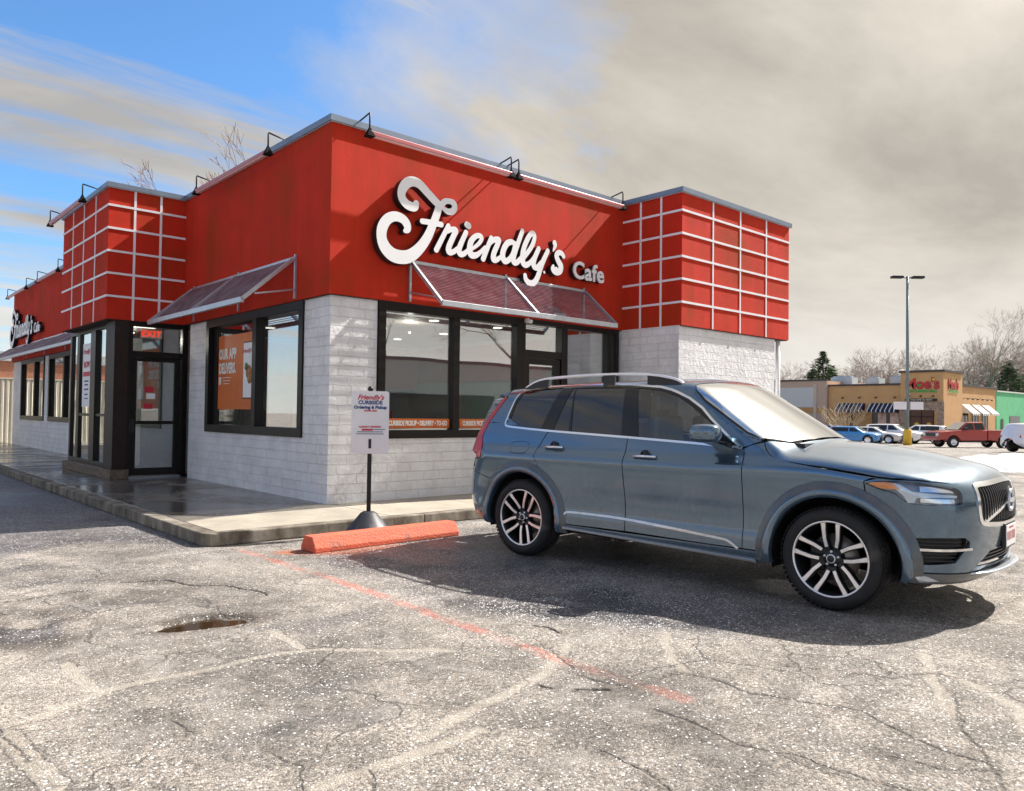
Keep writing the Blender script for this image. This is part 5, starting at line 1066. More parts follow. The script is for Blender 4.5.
    def seat(x, y, z0, w_, nm):
        mb = MB(); mb.box(x-.10, x+.02, y-w_/2, y+w_/2, .9, z0); s_ = mb.build(nm, m_seat, root, bevel=.045); mb = MB(); mb.box(x-.12, x-.03, y-.13, y+.13, z0+.035, z0+.20); mb.tube([(x-.07, y-.05, z0-.02), (x-.07, y-.05, z0+.06)], .008); mb.tube([(x-.07, y+.05, z0-.02), (x-.07, y+.05, z0+.06)], .008); mb.build('head_rest', m_seat, s_, bevel=.03)
    seat(-.20, -.38, 1.36, .46, 'front_seat'); seat(-.20, .38, 1.36, .46, 'front_seat'); seat(-1.05, -.40, 1.33, .45, 'rear_seat'); seat(-1.05, .40, 1.33, .45, 'rear_seat')
    mb = MB(); P = [(.42+.05*math.sin(t), .37+.18*math.cos(t), 1.10+.175*math.sin(t)) for t in np.linspace(0, 2*math.pi, 25)]; mb.tube(P, .014, 6, cap=False); mb.tube([(.42, .19, 1.10), (.42, .55, 1.10)], .015); mb.tube([(.42, .37, 1.10), (.62, .37, 1.02)], .03); mb.build('steering_wheel', m_cab, root)
    # wheels
    w0 = wheel(root); w0.location = (cF[0], -.815, cF[1]+.006); wheels = [w0]
    for (c, s) in ((cR, -1), (cF, 1), (cR, 1)):
        w = copy_tree(w0, root); w.location = (c[0], s*.815, c[1]+.006)
        if s > 0: w.rotation_euler = (0, 0, math.pi)
        else: w.rotation_euler = (0, math.radians(25), 0)
    return root
build_suv()
# ------------------------------------------------------------------ things round the cafe
def quad(name, o, xd, yd, w, h, mat, parent=None, t=.003):
    """thin sheet centred at o, xd = reading direction, yd = up"""
    x = Vector(xd).normalized(); y = Vector(yd).normalized(); z = x.cross(y); o = Vector(o); mb = MB()
    mb.add([o+x*a*w/2+y*b*h/2+z*c*t/2 for c in (-1, 1) for a, b in ((-1, -1), (1, -1), (1, 1), (-1, 1))], [(3, 2, 1, 0), (4, 5, 6, 7), (0, 1, 5, 4), (1, 2, 6, 5), (2, 3, 7, 6), (3, 0, 4, 7)])
    return mb.build(name, mat, parent)
m_orange = simple('poster_orange', (.66, .15, .02), .5, var=.05); m_txtw = simple('print_white', (.85, .83, .78), .5, var=.02); m_txtr = simple('print_red', (.62, .02, .05), .5, var=.02); m_txtb = simple('print_blue', (.02, .05, .22), .5, var=.02)
m_paper = simple('print_paper', (.90, .90, .91), .55, var=.03); m_txtk = simple('print_black', (.015, .015, .02), .5); m_wooddark = simple('bun_brown', (.42, .18, .05), .5, var=.4, scale=30); m_salad = simple('salad_green', (.10, .22, .04), .5, var=.5, scale=40)
def letters(name, txt, size, c, xd, mat, parent, yd=(0, 0, 1), d=.004, **k):
    me = text_mesh(txt, size, depth=.002, **k); x = Vector(xd).normalized(); y = Vector(yd).normalized(); M = frame_mat((0, 0, 0), x, y); n = x.cross(y); me.transform(M); me.transform(Matrix.Translation(Vector(c)+n*d)); return link_mesh(name, me, mat, parent)
SX = (0, -1, 0)   # reading direction on faces looking towards -X
p = thing('window_poster', 'orange poster reading OUR APP DELIVERS with a phone, behind the side window', 'poster', (.165, 3.29, 2.0))
def rel(root, *objs):
    for o in objs: o.matrix_parent_inverse = Matrix.Translation(root.location).inverted()
q = [quad('poster_sheet', (.116, 3.295, 2.0), SX, (0, 0, 1), 1.47, 1.24, m_orange, p)]
q += [letters('print', 'OUR APP', .235, (.1145, 3.99, 2.30), SX, m_txtw, p, bold=.012, align='LEFT', sx=.72, space=1.05), letters('print', 'DELIVERS.', .235, (.1145, 3.99, 2.06), SX, m_txtw, p, bold=.012, align='LEFT', sx=.66, space=1.05)]
q += [quad('app_icon', (.112, 3.94, 1.86), SX, (0, 0, 1), .085, .13, m_txtw, p)]+[quad('print', (.112, 3.66, 1.91-.05*k), SX, (0, 0, 1), .40-.08*k, .010, m_txtw, p) for k in range(3)]
q += [quad('phone_picture', (.112, 2.79, 2.01), SX, (0, 0, 1), .40, .92, m_txtk, p), quad('phone_screen', (.109, 2.79, 2.01), SX, (0, 0, 1), .37, .88, m_paper, p)]
mb = MB(); mb.lathe([(0, -.002), (.11, -.002), (.11, 0)], 20, (.107, 2.76, 1.98), 'x'); mb.lathe([(0, -.004), (.08, -.004), (.08, 0)], 20, (.106, 2.72, 1.87), 'x'); q.append(mb.build('food_picture', m_wooddark, p))
mb = MB(); mb.lathe([(0, -.005), (.06, -.005), (.06, 0)], 16, (.104, 2.85, 2.07), 'x'); q.append(mb.build('salad_picture', m_salad, p)); q.append(letters('print', 'Friendly\'s', .10, (.108, 2.83, 2.32), SX, m_txtr, p, shear=.3))
rel(p, *q)
for cx, w_, lab in ((1.53, 1.12, 'orange strip lettered CURBSIDE PICKUP DELIVERY TO-GO, left pane of the front window'), (2.86, 1.14, 'orange strip lettered CURBSIDE PICKUP DELIVERY TO-GO, pane partly behind the suv')):
    p = thing('window_strip', lab, 'window sticker', (cx, .095, 1.235), group='orange strips along the bottom of the front window')
    rel(p, quad('strip', (cx, .086, 1.205), (1, 0, 0), (0, 0, 1), w_, .14, m_orange, p), letters('print', 'CURBSIDE PICKUP \u2022 DELIVERY \u2022 TO-GO', .098, (cx, .0845, 1.205), (1, 0, 0), m_txtw, p, bold=.004, sx=.60))
p = thing('exit_sign', 'small white exit sign with red letters above the entrance door', 'sign', (-.51, 5.62, 2.73)); m_redlit = simple('exit_red', (.75, .06, .03), .5, emit=(.9, .06, .02, .6))
rel(p, quad('sign_panel', (-.51, 5.60, 2.725), (1, 0, 0), (0, 0, 1), .37, .15, m_txtw, p), letters('print', 'EXIT', .15, (-.51, 5.598, 2.725), (1, 0, 0), m_redlit, p, bold=.006, space=1.15))
p = thing('window_poster', 'tall white poster with red and blue print inside the vestibule window', 'poster', (-1.03, 7.68, 2.02))
rel(p, quad('poster_sheet', (-1.068, 7.66, 2.02), SX, (0, 0, 1), .62, 1.24, m_paper, p), letters('print', 'Friendly\'s', .15, (-1.0695, 7.66, 2.48), SX, m_txtr, p, shear=.3), letters('print', 'NOW', .17, (-1.0695, 7.66, 2.22), SX, m_txtr, p, bold=.004), *[quad('print', (-1.071, 7.66, z), SX, (0, 0, 1), w_, h_, m, p) for z, w_, h_, m in ((2.04, .52, .09, m_txtr), (1.90, .30, .03, m_txtb), (1.83, .24, .03, m_txtb), (1.74, .30, .03, m_txtb), (1.64, .22, .03, m_txtb), (1.56, .26, .02, m_txtb))])
for k, (x, z, m) in enumerate(((-.55, 1.72, m_txtr), (-.52, 1.60, m_paper), (-.56, 1.42, m_txtr))): tag(quad('door_sticker', (x, VY+.066, z), (1, 0, 0), (0, 0, 1), .15, .10, m), ('dark red sticker, topmost on the entrance door glass', 'pale sticker between two red ones on the entrance door glass', 'red sticker, lowest on the entrance door glass')[k], 'sticker', 'stickers on the entrance door')
# cafe furniture glimpsed through the glass
m_vinyl = simple('booth_vinyl', (.30, .02, .02), .4); m_tbl = simple('table_top', (.45, .30, .18), .4)
def booth(x, y, lab):
    t = thing('dining_booth', lab, 'booth', (x, y, ZS+.03), group='red booths seen through the front window'); mb = MB(); mb.box(-.10, .0, -.6, .6, 0, 1.25); mb.build('backrest', m_vinyl, t, bevel=.03); mb = MB(); mb.box(.0, .45, -.6, .6, 0, .45); mb.build('seat', m_vinyl, t, bevel=.03)
for k, x in enumerate((1.0, 2.0, 3.0)): booth(x, 3.6, ('red booth inside the front window, farthest left', 'red booth inside the front window, the middle one', 'red booth inside the front window, nearest the door')[k])
t = thing('dining_table', 'wooden table top on a black post inside the front window', 'table', (1.72, 3.6, ZS+.03)); mb = MB(); mb.box(-.3, .3, -.55, .55, .72, .76); mb.build('table_top', m_tbl, t); mb = MB(); mb.tube([(0, 0, 0), (0, 0, .72)], .04); mb.lathe([(0, .02), (.25, .02), (.25, 0)], 16); mb.build('leg', m_black, t)
# kerbside pickup sign on a weighted stand
ps = Vector((-.45, -1.80, 0)); fx = math.atan2(CAM[1]-ps.y, CAM[0]-ps.x)+math.pi/2+.03
t = thing('pickup_sign', 'white kerbside pickup sign numbered 1 on a black stand by the wheel stop', 'sign', ps, fx)
mb = MB(); mb.lathe([(0, 0), (.27, 0), (.275, .02), (.25, .05), (.09, .245), (.06, .262), (.035, .265), (.0, .265)], 28); mb.build('cone_base', simple('sign_base_rubber', (.035, .037, .045), .5, var=.3, scale=12, dirt=((.16, .15, .15), 6, .55)), t)
mb = MB(); mb.box(-.023, .023, -.023, .023, .25, 1.60); mb.build('pole', m_black, t, bevel=.004); mb = MB(); mb.lathe([(0, 0), (.03, .0), (.032, .02), (.02, .04), (0, .045)], 12, (0, 0, 1.60)); mb.build('pole_cap', m_black, t)
mb = MB(); w_, h_, r_, zc = .205, .345, .03, 1.245; P = []
for cx, cz, a0 in ((w_-r_, h_-r_, 0), (-w_+r_, h_-r_, 90), (-w_+r_, -h_+r_, 180), (w_-r_, -h_+r_, 270)): P += [(cx+r_*math.cos(math.radians(a0+15*k)), cz+r_*math.sin(math.radians(a0+15*k))) for k in range(7)]
n = len(P); mb.add([(x, -.030, zc+z) for x, z in P]+[(x, -.026, zc+z) for x, z in P], [tuple(range(n)), tuple(range(n, 2*n))[::-1]]+[(i, n+i, n+(i+1) % n, (i+1) % n) for i in range(n)]); bd = mb.build('sign_board', m_paper, t)
X_ = (1, 0, 0)
letters('print', 'Friendly\'s', .075, (0, -.031, 1.52), X_, m_txtr, bd, d=.0015, shear=.35, bold=.002); letters('print', 'CURBSIDE', .058, (0, -.031, 1.462), X_, m_txtb, bd, d=.0015, bold=.002); letters('print', 'Ordering & Pickup', .047, (0, -.031, 1.41), X_, m_txtb, bd, d=.0015, bold=.0022)
letters('print', 'ORDER HERE', .024, (0, -.031, 1.372), X_, m_txtr, bd, d=.0015, bold=.001); letters('print', 'ALREADY ORDERED?', .026, (0, -.031, 1.195), X_, m_txtr, bd, d=.0015, bold=.001)
for z, x, w2, m in ((1.163, -.03, .12, m_txtr), (1.166, .10, .13, m_txtb), (1.140, 0, .28, m_txtb), (1.118, 0, .30, m_txtb)): quad('print', (x, -.0325, z), X_, (0, 0, 1), w2, .020 if m is m_txtr else .007, m, bd, t=.001)
letters('print', '1', .125, (.0, -.031, 1.005), X_, m_txtk, bd, d=.0015, bold=.009)
# wheel stop
m_coral = simple('wheel_stop_paint', (.66, .13, .065), .75, var=.12, scale=5, bump=.6, bscale=50, dirt=((.26, .12, .09), 7, .56))
mb = MB(); L_ = 1.78; pr = [(-.14, 0), (.14, 0), (.14, .045), (.075, .150), (-.075, .150), (-.14, .045)]
mb.add([(x, y, z) for x in (-L_/2, L_/2) for y, z in pr], [(0, 1, 2, 3, 4, 5)[::-1], (6, 7, 8, 9, 10, 11)]+[(i, (i+1) % 6, 6+(i+1) % 6, 6+i) for i in range(6)])
o = mb.build('wheel_stop', m_coral, bevel=.008); o.location = (-.56, -2.31, .0); o.rotation_euler = (0, 0, math.radians(1.5)); tag(o, 'orange-red painted concrete wheel stop in front of the pickup sign', 'wheel stop')
# fence and brick building past the far end
m_fence = simple('cream_steel', (.70, .66, .52), .55, var=.08, scale=3)
t = thing('panel_fence', 'cream corrugated panel fence at the far left end of the walk', 'fence', (0, 24.3, .0)); mb = MB(); P = []
for k in range(60): x = -8.5+k*.16; P += [(x, 0), (x+.05, 0), (x+.07, -.03), (x+.13, -.03)]
vs = [(x, y, z) for z in (.05, 2.42) for x, y in P]; n = len(P); mb.add(vs, [(i, i+1, n+i+1, n+i) for i in range(n-1)]); mb.add([(x, y+.02, z) for x, y, z in vs], [(i, n+i, n+i+1, i+1) for i in range(n-1)]); mb.build('panel', m_fence, t); mb = MB(); mb.box(-8.5, 1.1, -.04, .03, 2.42, 2.47); mb.build('top_rail', m_fence, t)
for x in (-8.5, -5.3, -2.1, 1.1): mb = MB(); mb.box(x-.05, x+.05, -.05, .06, 0, 2.5); mb.build('post', m_fence, t)
m_brick = None
def brickmat(name, c1, c2, mo, w_=.23, h_=.075):
    m, nt, b = nmat(name); N = nt.nodes.new; L = nt.links.new; tc = N('ShaderNodeTexCoord'); sp = N('ShaderNodeSeparateXYZ'); L(tc.outputs['Object'], sp.inputs[0]); ad = N('ShaderNodeMath'); ad.operation = 'ADD'; L(sp.outputs[0], ad.inputs[0]); L(sp.outputs[1], ad.inputs[1]); cm = N('ShaderNodeCombineXYZ'); L(ad.outputs[0], cm.inputs[0]); L(sp.outputs[2], cm.inputs[1])
    br = N('ShaderNodeTexBrick'); br.inputs['Scale'].default_value = 1; br.inputs['Brick Width'].default_value = w_; br.inputs['Row Height'].default_value = h_; br.inputs['Mortar Size'].default_value = .008; br.inputs['Color1'].default_value = c1+(1,); br.inputs['Color2'].default_value = c2+(1,); br.inputs['Mortar'].default_value = mo+(1,); L(cm.outputs[0], br.inputs['Vector']); L(br.outputs[0], b.inputs['Base Color']); b.inputs['Roughness'].default_value = .85; return m
def block(name, label, loc, x0, x1, y0, y1, h, wall, roofm, cat='building', parapet=.3, extra=None):
    t = thing(name, label, cat, loc); mb = MB(); mb.box(x0, x1, y0, y1, 0, h); mb.build('wall', wall, t)
    mb = MB(); mb.box(x0-.12, x1+.12, y0-.12, y0+.3, h, h+parapet); mb.box(x0-.12, x1+.12, y1-.3, y1+.12, h, h+parapet); mb.box(x0-.12, x0+.3, y0+.3, y1-.3, h, h+parapet); mb.box(x1-.3, x1+.12, y0+.3, y1-.3, h, h+parapet); mb.build('parapet', roofm, t); return t
t = block('brick_building', 'low orange brick building with a pale roof edge, behind the cream fence', (-3, 44, 0), -14, 7, 0, 10, 4.1, brickmat('orange_brick', (.50, .17, .07), (.36, .11, .05), (.40, .32, .26)), simple('pale_coping', (.45, .48, .50), .6), parapet=.55)
# ------------------------------------------------------------------ restaurant across the lot
CX, CY, ZB = 81.6, 20.4, -.62
m_tan = simple('tan_stucco', (.56, .33, .15), .85, var=.06, scale=.8, bump=.1, bscale=8); m_tan2 = simple('tan_stucco_low', (.44, .245, .10), .85, var=.06, scale=.8)
m_stone = simple('stacked_stone', (.33, .24, .18), .9, var=.55, scale=4, bump=.4, bscale=6); m_capd = simple('dark_cap', (.06, .045, .045), .6); m_navy = simple('navy_canvas', (.012, .016, .05), .8); m_wstripe = simple('white_canvas', (.65, .65, .62), .8); m_grayst = simple('grey_canvas', (.30, .28, .26), .8); g_dark = simple('dark_glazing', (.02, .025, .03), .08)
rs = thing('plaza_restaurant', 'tan stucco restaurant with a corner tower and striped awnings across the lot', 'building', (CX, CY, ZB)); H1, HT = 5.7, 6.98
mb = MB(); mb.box(.4, 18, .4, 4.2, 0, H1); mb.box(.4, 18, 4.2, 12.4, 0, H1); mb.build('wall', m_tan, rs)
mb = MB(); mb.box(0, 5.5, 0, 4.25, 0, HT); mb.build('tower', m_tan, rs)
mb = MB(); mb.box(-.15, 5.65, -.15, 4.4, HT, HT+.22); mb.build('tower_cap', m_capd, rs); mb = MB(); mb.box(.25, 18.1, .25, .55, H1, H1+.2); mb.box(.25, .55, .55, 12.5, H1, H1+.2); mb.build('parapet_cap', m_capd, rs)
mb = MB(); mb.box(.33, .4, 4.25, 12.4, 0, 2.6); mb.build('lower_band', m_tan2, rs)
for y0, y1 in ((-.08, .55), (3.7, 4.35)): mb = MB(); mb.box(-.12, .0, y0, y1, 0, 3.9); mb.build('stone_column', m_stone, rs)
mb = MB(); mb.box(-.04, 0, .55, 3.7, 3.0, 3.9); mb.build('stone_lintel', m_stone, rs)
mb = MB(); mb.box(-.06, 0, .9, 3.3, 0, 3.0); ed = mb.build('entrance', g_dark, rs); mb = MB(); 
for y in (.9, 2.08, 3.24): mb.box(-.10, -.06, y, y+.08, 0, 2.9)
mb.box(-.10, -.06, .98, 3.24, 2.25, 2.35); mb.build('door_frame', m_bronze, ed)
m_yel = simple('notice_yellow', (.70, .42, .04), .6); mb = MB()
for y in (1.4, 2.6): mb.lathe([(0, -.01), (.26, -.01), (.26, 0)], 16, (-.065, y, 1.45), 'x')
mb.build('yellow_decal', m_yel, ed)
def ext_window(y0, y1, z0, z1, par, on='x'):
    mb = MB()
    if on == 'x': mb.box(.30, .33, y0, y1, z0, z1)
    else: mb.box(y0, y1, .36, .40, z0, z1)
    w_ = mb.build('window', g_dark, par); mb = MB(); m_ = (y0+y1)/2
    if on == 'x': mb.box(.27, .30, y0-.06, y0, z0, z1); mb.box(.27, .30, y1, y1+.06, z0, z1); mb.box(.27, .30, m_-.03, m_+.03, z0, z1)
    else: mb.box(y0-.06, y0, .33, .36, z0, z1); mb.box(y1, y1+.06, .33, .36, z0, z1); mb.box(m_-.03, m_+.03, .33, .36, z0, z1)
    mb.build('window_frame', m_bronze, w_); return w_
ext_window(4.7, 7.3, .5, 3.2, rs)
for y in (5.0, 6.3): tag(quad('window_print', (CX+.26, CY+y, ZB+1.9), SX, (0, 0, 1), .9, 1.6, simple('faded_print', (.62, .42, .34), .7, var=.4, scale=2)), 'large faded window print beside the tan restaurant entrance, %s one' % ('right' if y < 6 else 'left'), 'poster', 'prints in the restaurant window')
def cloth_awning(a0, a1, par, mats, face='x', zt=3.75, zb=2.95, d=1.0, n=9):
    for k in range(n):
        s0, s1 = a0+(a1-a0)*k/n, a0+(a1-a0)*(k+1)/n
    mb = MB()
    for k in range(n):
        s0, s1 = a0+(a1-a0)*k/n, a0+(a1-a0)*(k+1)/n
        if face == 'x': P = [(.33, s0, zt), (.33, s1, zt), (.33-d, s1, zb), (.33-d, s0, zb), (.33-d, s1, zb-.22), (.33-d, s0, zb-.22)]
        else: P = [(s0, .33, zt), (s1, .33, zt), (s1, .33-d, zb), (s0, .33-d, zb), (s1, .33-d, zb-.22), (s0, .33-d, zb-.22)]
        mb.add(P, [(0, 1, 2, 3), (3, 2, 4, 5)], mi=(k % 2) if face == 'y' else (1 if k % 4 == 2 else 0))
    e = a0; 
    for e in (a0, a1):
        P = [(.33, e, zt), (.33-d, e, zb), (.33, e, zb)] if face == 'x' else [(e, .33, zt), (e, .33-d, zb), (e, .33, zb)]; mb.add(P, [(0, 1, 2)], mi=0)
    return mb.build('awning', mats, par)
cloth_awning(4.4, 7.6, rs, [m_navy, m_wstripe], n=27); cloth_awning(8.2, 11.2, rs, [m_navy, m_wstripe], n=27)
for x in (6.3, 9.6, 12.9): cloth_awning(x, x+2.3, rs, [m_wstripe, m_grayst], 'y', 3.75, 2.75, 1.1, 7); ext_window(x+.2, x+2.0, .5, 2.9, rs, 'y')
def gooseneck(par, P, out): mb = MB(); o = Vector(out); P = Vector(P); mb.tube([P, P+o*.25+Vector((0, 0, .12)), P+o*.42+Vector((0, 0, .02))], .03, 5); mb.lathe([(0.02, .08), (.15, -.08), (0, -.06)], 10, tuple(P+o*.45)); mb.build('wall_lamp', m_black, par)
for y in (4.9, 6.9, 8.7, 10.6): gooseneck(rs, (.4, y, 4.35), (-1, 0, 0))
for y in (.9, 2.1, 3.3): gooseneck(rs, (.0, y, 4.45), (-1, 0, 0))
for x in (7, 8.6, 10.2, 11.8, 13.4, 15): gooseneck(rs, (x, .4, 4.35), (0, -1, 0))
m_hv = simple('rooftop_unit', (.36, .46, .55), .5, var=.2, scale=1)
for k, (y, w_, h_) in enumerate(((5.2, 1.8, .9), (8.2, 1.5, .8), (11.3, 2.6, 1.0))): mb = MB(); mb.box(4, 5.6, y, y+w_, H1, H1+h_+.2); mb.box(4.2, 4.8, y+.2, y+w_-.2, H1+h_+.2, H1+h_+.35); u = mb.build('rooftop_unit', m_hv, rs)
mb = MB(); mb.add([(12, 3, H1), (16, 3, H1), (16, 6, H1), (12, 6, H1), (13, 3, H1+.9), (15, 3, H1+.9)], [(0, 1, 5, 4), (0, 4, 3), (1, 2, 5), (3, 4, 5, 2)]); mb.build('roof_hood', m_capd, rs)
m_mred = simple('sign_red', (.60, .02, .02), .4); m_mgreen = simple('sign_green', (.04, .34, .05), .4); m_myel = simple('sign_yellow', (.80, .50, .03), .4)
t = thing('restaurant_sign', 'red and green channel letters on the left face of the tan tower', 'sign', (CX, CY, ZB), group='tower signs'); 
letters('letters_return', 'Moe\'s', 1.55, (-.03, 2.07, 5.73), SX, m_capd, t, d=0, bold=.07, sx=.92); letters('letters', 'Moe\'s', 1.55, (-.06, 2.05, 5.75), SX, m_mred, t, d=0, bold=.03, sx=.92)
letters('letters', 'SOUTHWEST GRILL', .36, (-.06, 2.05, 4.98), SX, m_mgreen, t, d=0, bold=.02, sx=.92); mb = MB(); mb.lathe([(0, -.02), (.16, -.02), (.16, 0)], 12, (-.10, 2.35, 5.6), 'x'); mb.build('pepper_green', m_mgreen, t); mb = MB(); mb.lathe([(0, -.02), (.13, -.02), (.13, 0)], 12, (-.10, .95, 6.2), 'x'); mb.build('flame_yellow', m_myel, t)
t = thing('restaurant_sign', 'red and green channel letters on the right, narrower-looking face of the tan tower', 'sign', (CX, CY, ZB), group='tower signs')
letters('letters_return', 'Moe\'s', 1.40, (2.75, -.03, 5.73), (1, 0, 0), m_capd, t, d=0, bold=.07, sx=.92); letters('letters', 'Moe\'s', 1.40, (2.77, -.06, 5.75), (1, 0, 0), m_mred, t, d=0, bold=.03, sx=.92); letters('letters', 'SOUTHWEST GRILL', .34, (2.75, -.06, 4.98), (1, 0, 0), m_mgreen, t, d=0, bold=.02, sx=.92)
t = thing('name_band', 'long black name band with small white letters over the restaurant door', 'sign', (CX, CY, ZB)); mb = MB(); mb.box(-.18, -.05, .6, 3.75, 3.95, 4.2); mb.build('band', m_black, t); letters('letters', 'WELCOME TO MOE\'S', .22, (-.18, 2.1, 4.07), SX, m_txtw, t, d=.004)
t = thing('wall_figure', 'dark cut-out figure on the tan restaurant wall left of the window', 'wall decoration', (CX+.25, CY+9.7, ZB+1.5)); mb = MB(); mb.tube([(0, 0, .9), (0, 0, .5), (0, .05, .1)], [.10, .16, .12], 8); mb.tube([(0, 0, 1.0), (0, 0, 1.2)], [.11, .09], 8); mb.tube([(0, -.1, .8), (0, -.5, .95)], .06, 6); mb.tube([(0, .1, .8), (0, .4, .5)], .06, 6); mb.tube([(0, .05, .1), (0, .25, -.5)], .07, 6); mb.tube([(0, .0, .1), (0, -.2, -.5)], .07, 6); mb.build('cut_out', m_black, t)
# pinkish store to the left, green store to the right
t = thing('plaza_store', 'pinkish beige store with a blank white sign panel beside the tan restaurant', 'building', (CX, CY, ZB)); mb = MB(); mb.box(.0, 20, 12.42, 46, 0, 6.35); mb.build('wall', simple('pinkish_stucco', (.46, .34, .27), .85, var=.05), t); mb = MB(); mb.box(-.1, .3, 12.4, 46, 6.35, 6.55); mb.build('parapet_cap', m_capd, t)
mb = MB(); mb.box(-.06, 0, 14, 44, 3.3, 5.6); mb.build('sign_panel', simple('blank_panel', (.50, .52, .53), .6, var=.04), t); mb = MB(); mb.box(-.03, .0, 12.6, 45, 2.6, 3.2); mb.build('band', m_tan2, t); mb = MB(); mb.box(-.08, 0, 13.6, 14.0, 0, 6.0); mb.build('pilaster', simple('pale_pilaster', (.50, .42, .34), .85), t)
m_green = simple('mint_stucco', (.13, .50, .25), .85, var=.10, scale=1.2)
t = thing('mint_store', 'mint green store past the right end of the tan restaurant', 'building', (CX+18.02, CY, ZB)); mb = MB(); mb.box(0, 26, .35, 14, 0, 5.45); mb.build('wall', m_green, t); mb = MB(); mb.box(0, 26, .25, .5, 5.45, 5.6); mb.build('parapet_cap', m_wstripe, t)
mb = MB(); mb.box(1.6, 2.5, .30, .35, 0, 2.2); mb.build('door', m_capd, t); mb = MB(); mb.box(5, 9, .30, .35, .6, 2.6); mb.build('window', g_dark, t)
# ------------------------------------------------------------------ simplified cars parked across the lot
def carF(sx, sz, sy=1.0): return lambda x, y, z: suv(x/sx, y/sy, z/sz)
def far_car(name, label, col, sx=.94, sz=.84, loc=(0, 0, 0), rz=0, group='cars parked in front of the restaurant', wag=True, rearwin=True):
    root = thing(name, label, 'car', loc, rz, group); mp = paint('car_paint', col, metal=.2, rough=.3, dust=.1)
    def F(x, y, z):
        X, Z = x/sx, z/sz
        if wag: return suv(X, y/.95, Z)
        top = smax(suv_top(X, y/.95, Z), -(X+1.95)*.62+(Z-1.12)*.78, .1)   # sloping rear screen of a saloon
        return smin(suv_low(X, y/.95, Z), top, .03)
    xs = np.concatenate([np.linspace(-2.52, -2.2, 6), np.linspace(-2.1, 2.0, 84), np.linspace(2.05, 2.33, 8)])*sx; ph = np.linspace(-.55, math.pi+.55, 90)
    X, Pm = np.meshgrid(xs, ph, indexing='ij'); dy, dz = -np.cos(Pm.ravel()), np.sin(Pm.ravel()); z0 = .80*sz
    o = np.stack([X.ravel(), dy*2.5, z0+dz*2.5], 1); d = np.stack([0*dy, -dy, -dz], 1); P, hit = castf(F, o, d, n=60); miss = ~hit; P[miss] = np.stack([X.ravel()[miss], 0*dy[miss], np.full(miss.sum(), z0)], 1)
    m = len(ph); fs_b, fs_g = [], []
    for i in range(len(xs)-1):
        for j in range(m-1):
            q = (i*m+j, i*m+j+1, (i+1)*m+j+1, (i+1)*m+j); c = P[list(q)].mean(0); x_, y_, z_ = c[0]/sx, abs(c[1])/.95, c[2]/sz
            arch = any((c[0]-ax*sx)**2+(c[2]-.345)**2 < .40**2 and y_ > .5 for ax in (1.438, -1.511))
            if arch or c[2] < .22: continue
            side = y_ > .60 and 1.17 < z_ < 1.575 and (x_ > -1.84) and x_ < .70-(z_-1.15)*1.35 and abs(x_+.28) > .06 and (wag or x_ > -1.62+(z_-1.15)*1.1)
            scr = y_ < .70 and x_ > .2 and z_ > 1.20 and z_ < 1.62 and y_ < .62+(1.62-z_)*.35
            rear = rearwin and y_ < .62 and z_ > 1.2 and z_ < 1.54 and x_ < (-1.95 if wag else -1.3)
            (fs_g if side or scr or rear else fs_b).append(q)
    for nm, fs, mt in (('body', fs_b, mp), ('glazing', fs_g, g_dark)):
        mb = MB(); used = sorted({i for f in fs for i in f}); mp_ = {v: k for k, v in enumerate(used)}; mb.add(P[used].tolist(), [tuple(mp_[i] for i in f) for f in fs], True); mb.build(nm, mt, root)
    for s in (-1, 1):
        q = castf(F, *proj_rays('front', np.array([(s*.62, .84*sz), (s*.86, .87*sz), (s*.84, .80*sz), (s*.6, .76*sz)])))[0]; q[:, 0] += .02; mb = MB(); mb.add(q.tolist()+(q-[.1, 0, 0]).tolist(), [(0, 1, 2, 3), (0, 4, 5, 1), (1, 5, 6, 2), (2, 6, 7, 3), (3, 7, 4, 0)]); mb.build('headlight', m_lamp, root)
        q = castf(F, *proj_rays('rear', np.array([(s*.60, 1.0*sz), (s*.86, .98*sz), (s*.86, .82*sz), (s*.6, .84*sz)])))[0]; q[:, 0] -= .02; mb = MB(); mb.add(q.tolist()+(q+[.1, 0, 0]).tolist(), [(3, 2, 1, 0), (0, 1, 5, 4), (1, 2, 6, 5), (2, 3, 7, 6), (3, 0, 4, 7)]); mb.build('tail_light', m_tail, root)
    q = castf(F, *proj_rays('front', np.array([(-.42, .66*sz), (.42, .66*sz), (.46, .84*sz), (-.46, .84*sz)])))[0]; q[:, 0] += .015; mb = MB(); mb.add(q.tolist(), [(0, 1, 2, 3)]); mb.build('grille', m_pblack, root)
    mb = MB(); mb.box(-1.95*sx, 1.9*sx, -.6, .6, .2, .5); mb.build('underbody', m_liner, root)
    for ax in (1.438, -1.511):
        for s in (-1, 1):
            mb = MB(); mb.lathe([(.20, -.11), (.29, -.11), (.325, -.08), (.325, .10)], 24, axis='y'); w_ = mb.build('wheel', m_tyre, root); mb = MB(); mb.lathe([(0, -.09), (.06, -.10), (.20, -.09), (.22, -.115), (.235, -.11)], 24, axis='y')
            for k in range(5): a = 2*math.pi*k/5; mb.bar((.05*math.cos(a), -.105, .05*math.sin(a)), (.20*math.cos(a), -.112, .20*math.sin(a)), .045, .02, up=(0, 1, 0))
            mb.build('rim', m_rims, w_); w_.location = (ax*sx, s*.80, .325); w_.rotation_euler = (0, 0, 0 if s < 0 else math.pi)
    return root
def at(px, D, dz=0): x, y, _ = spot(px, D); return (x, y, float(ground_z(np.array(x), np.array(y)))+dz)
hd = math.radians(-90)
far_car('parked_car', 'dark blue hatchback, half hidden behind the bright blue car', (.03, .12, .32), .86, .84, at(838, 70), hd)
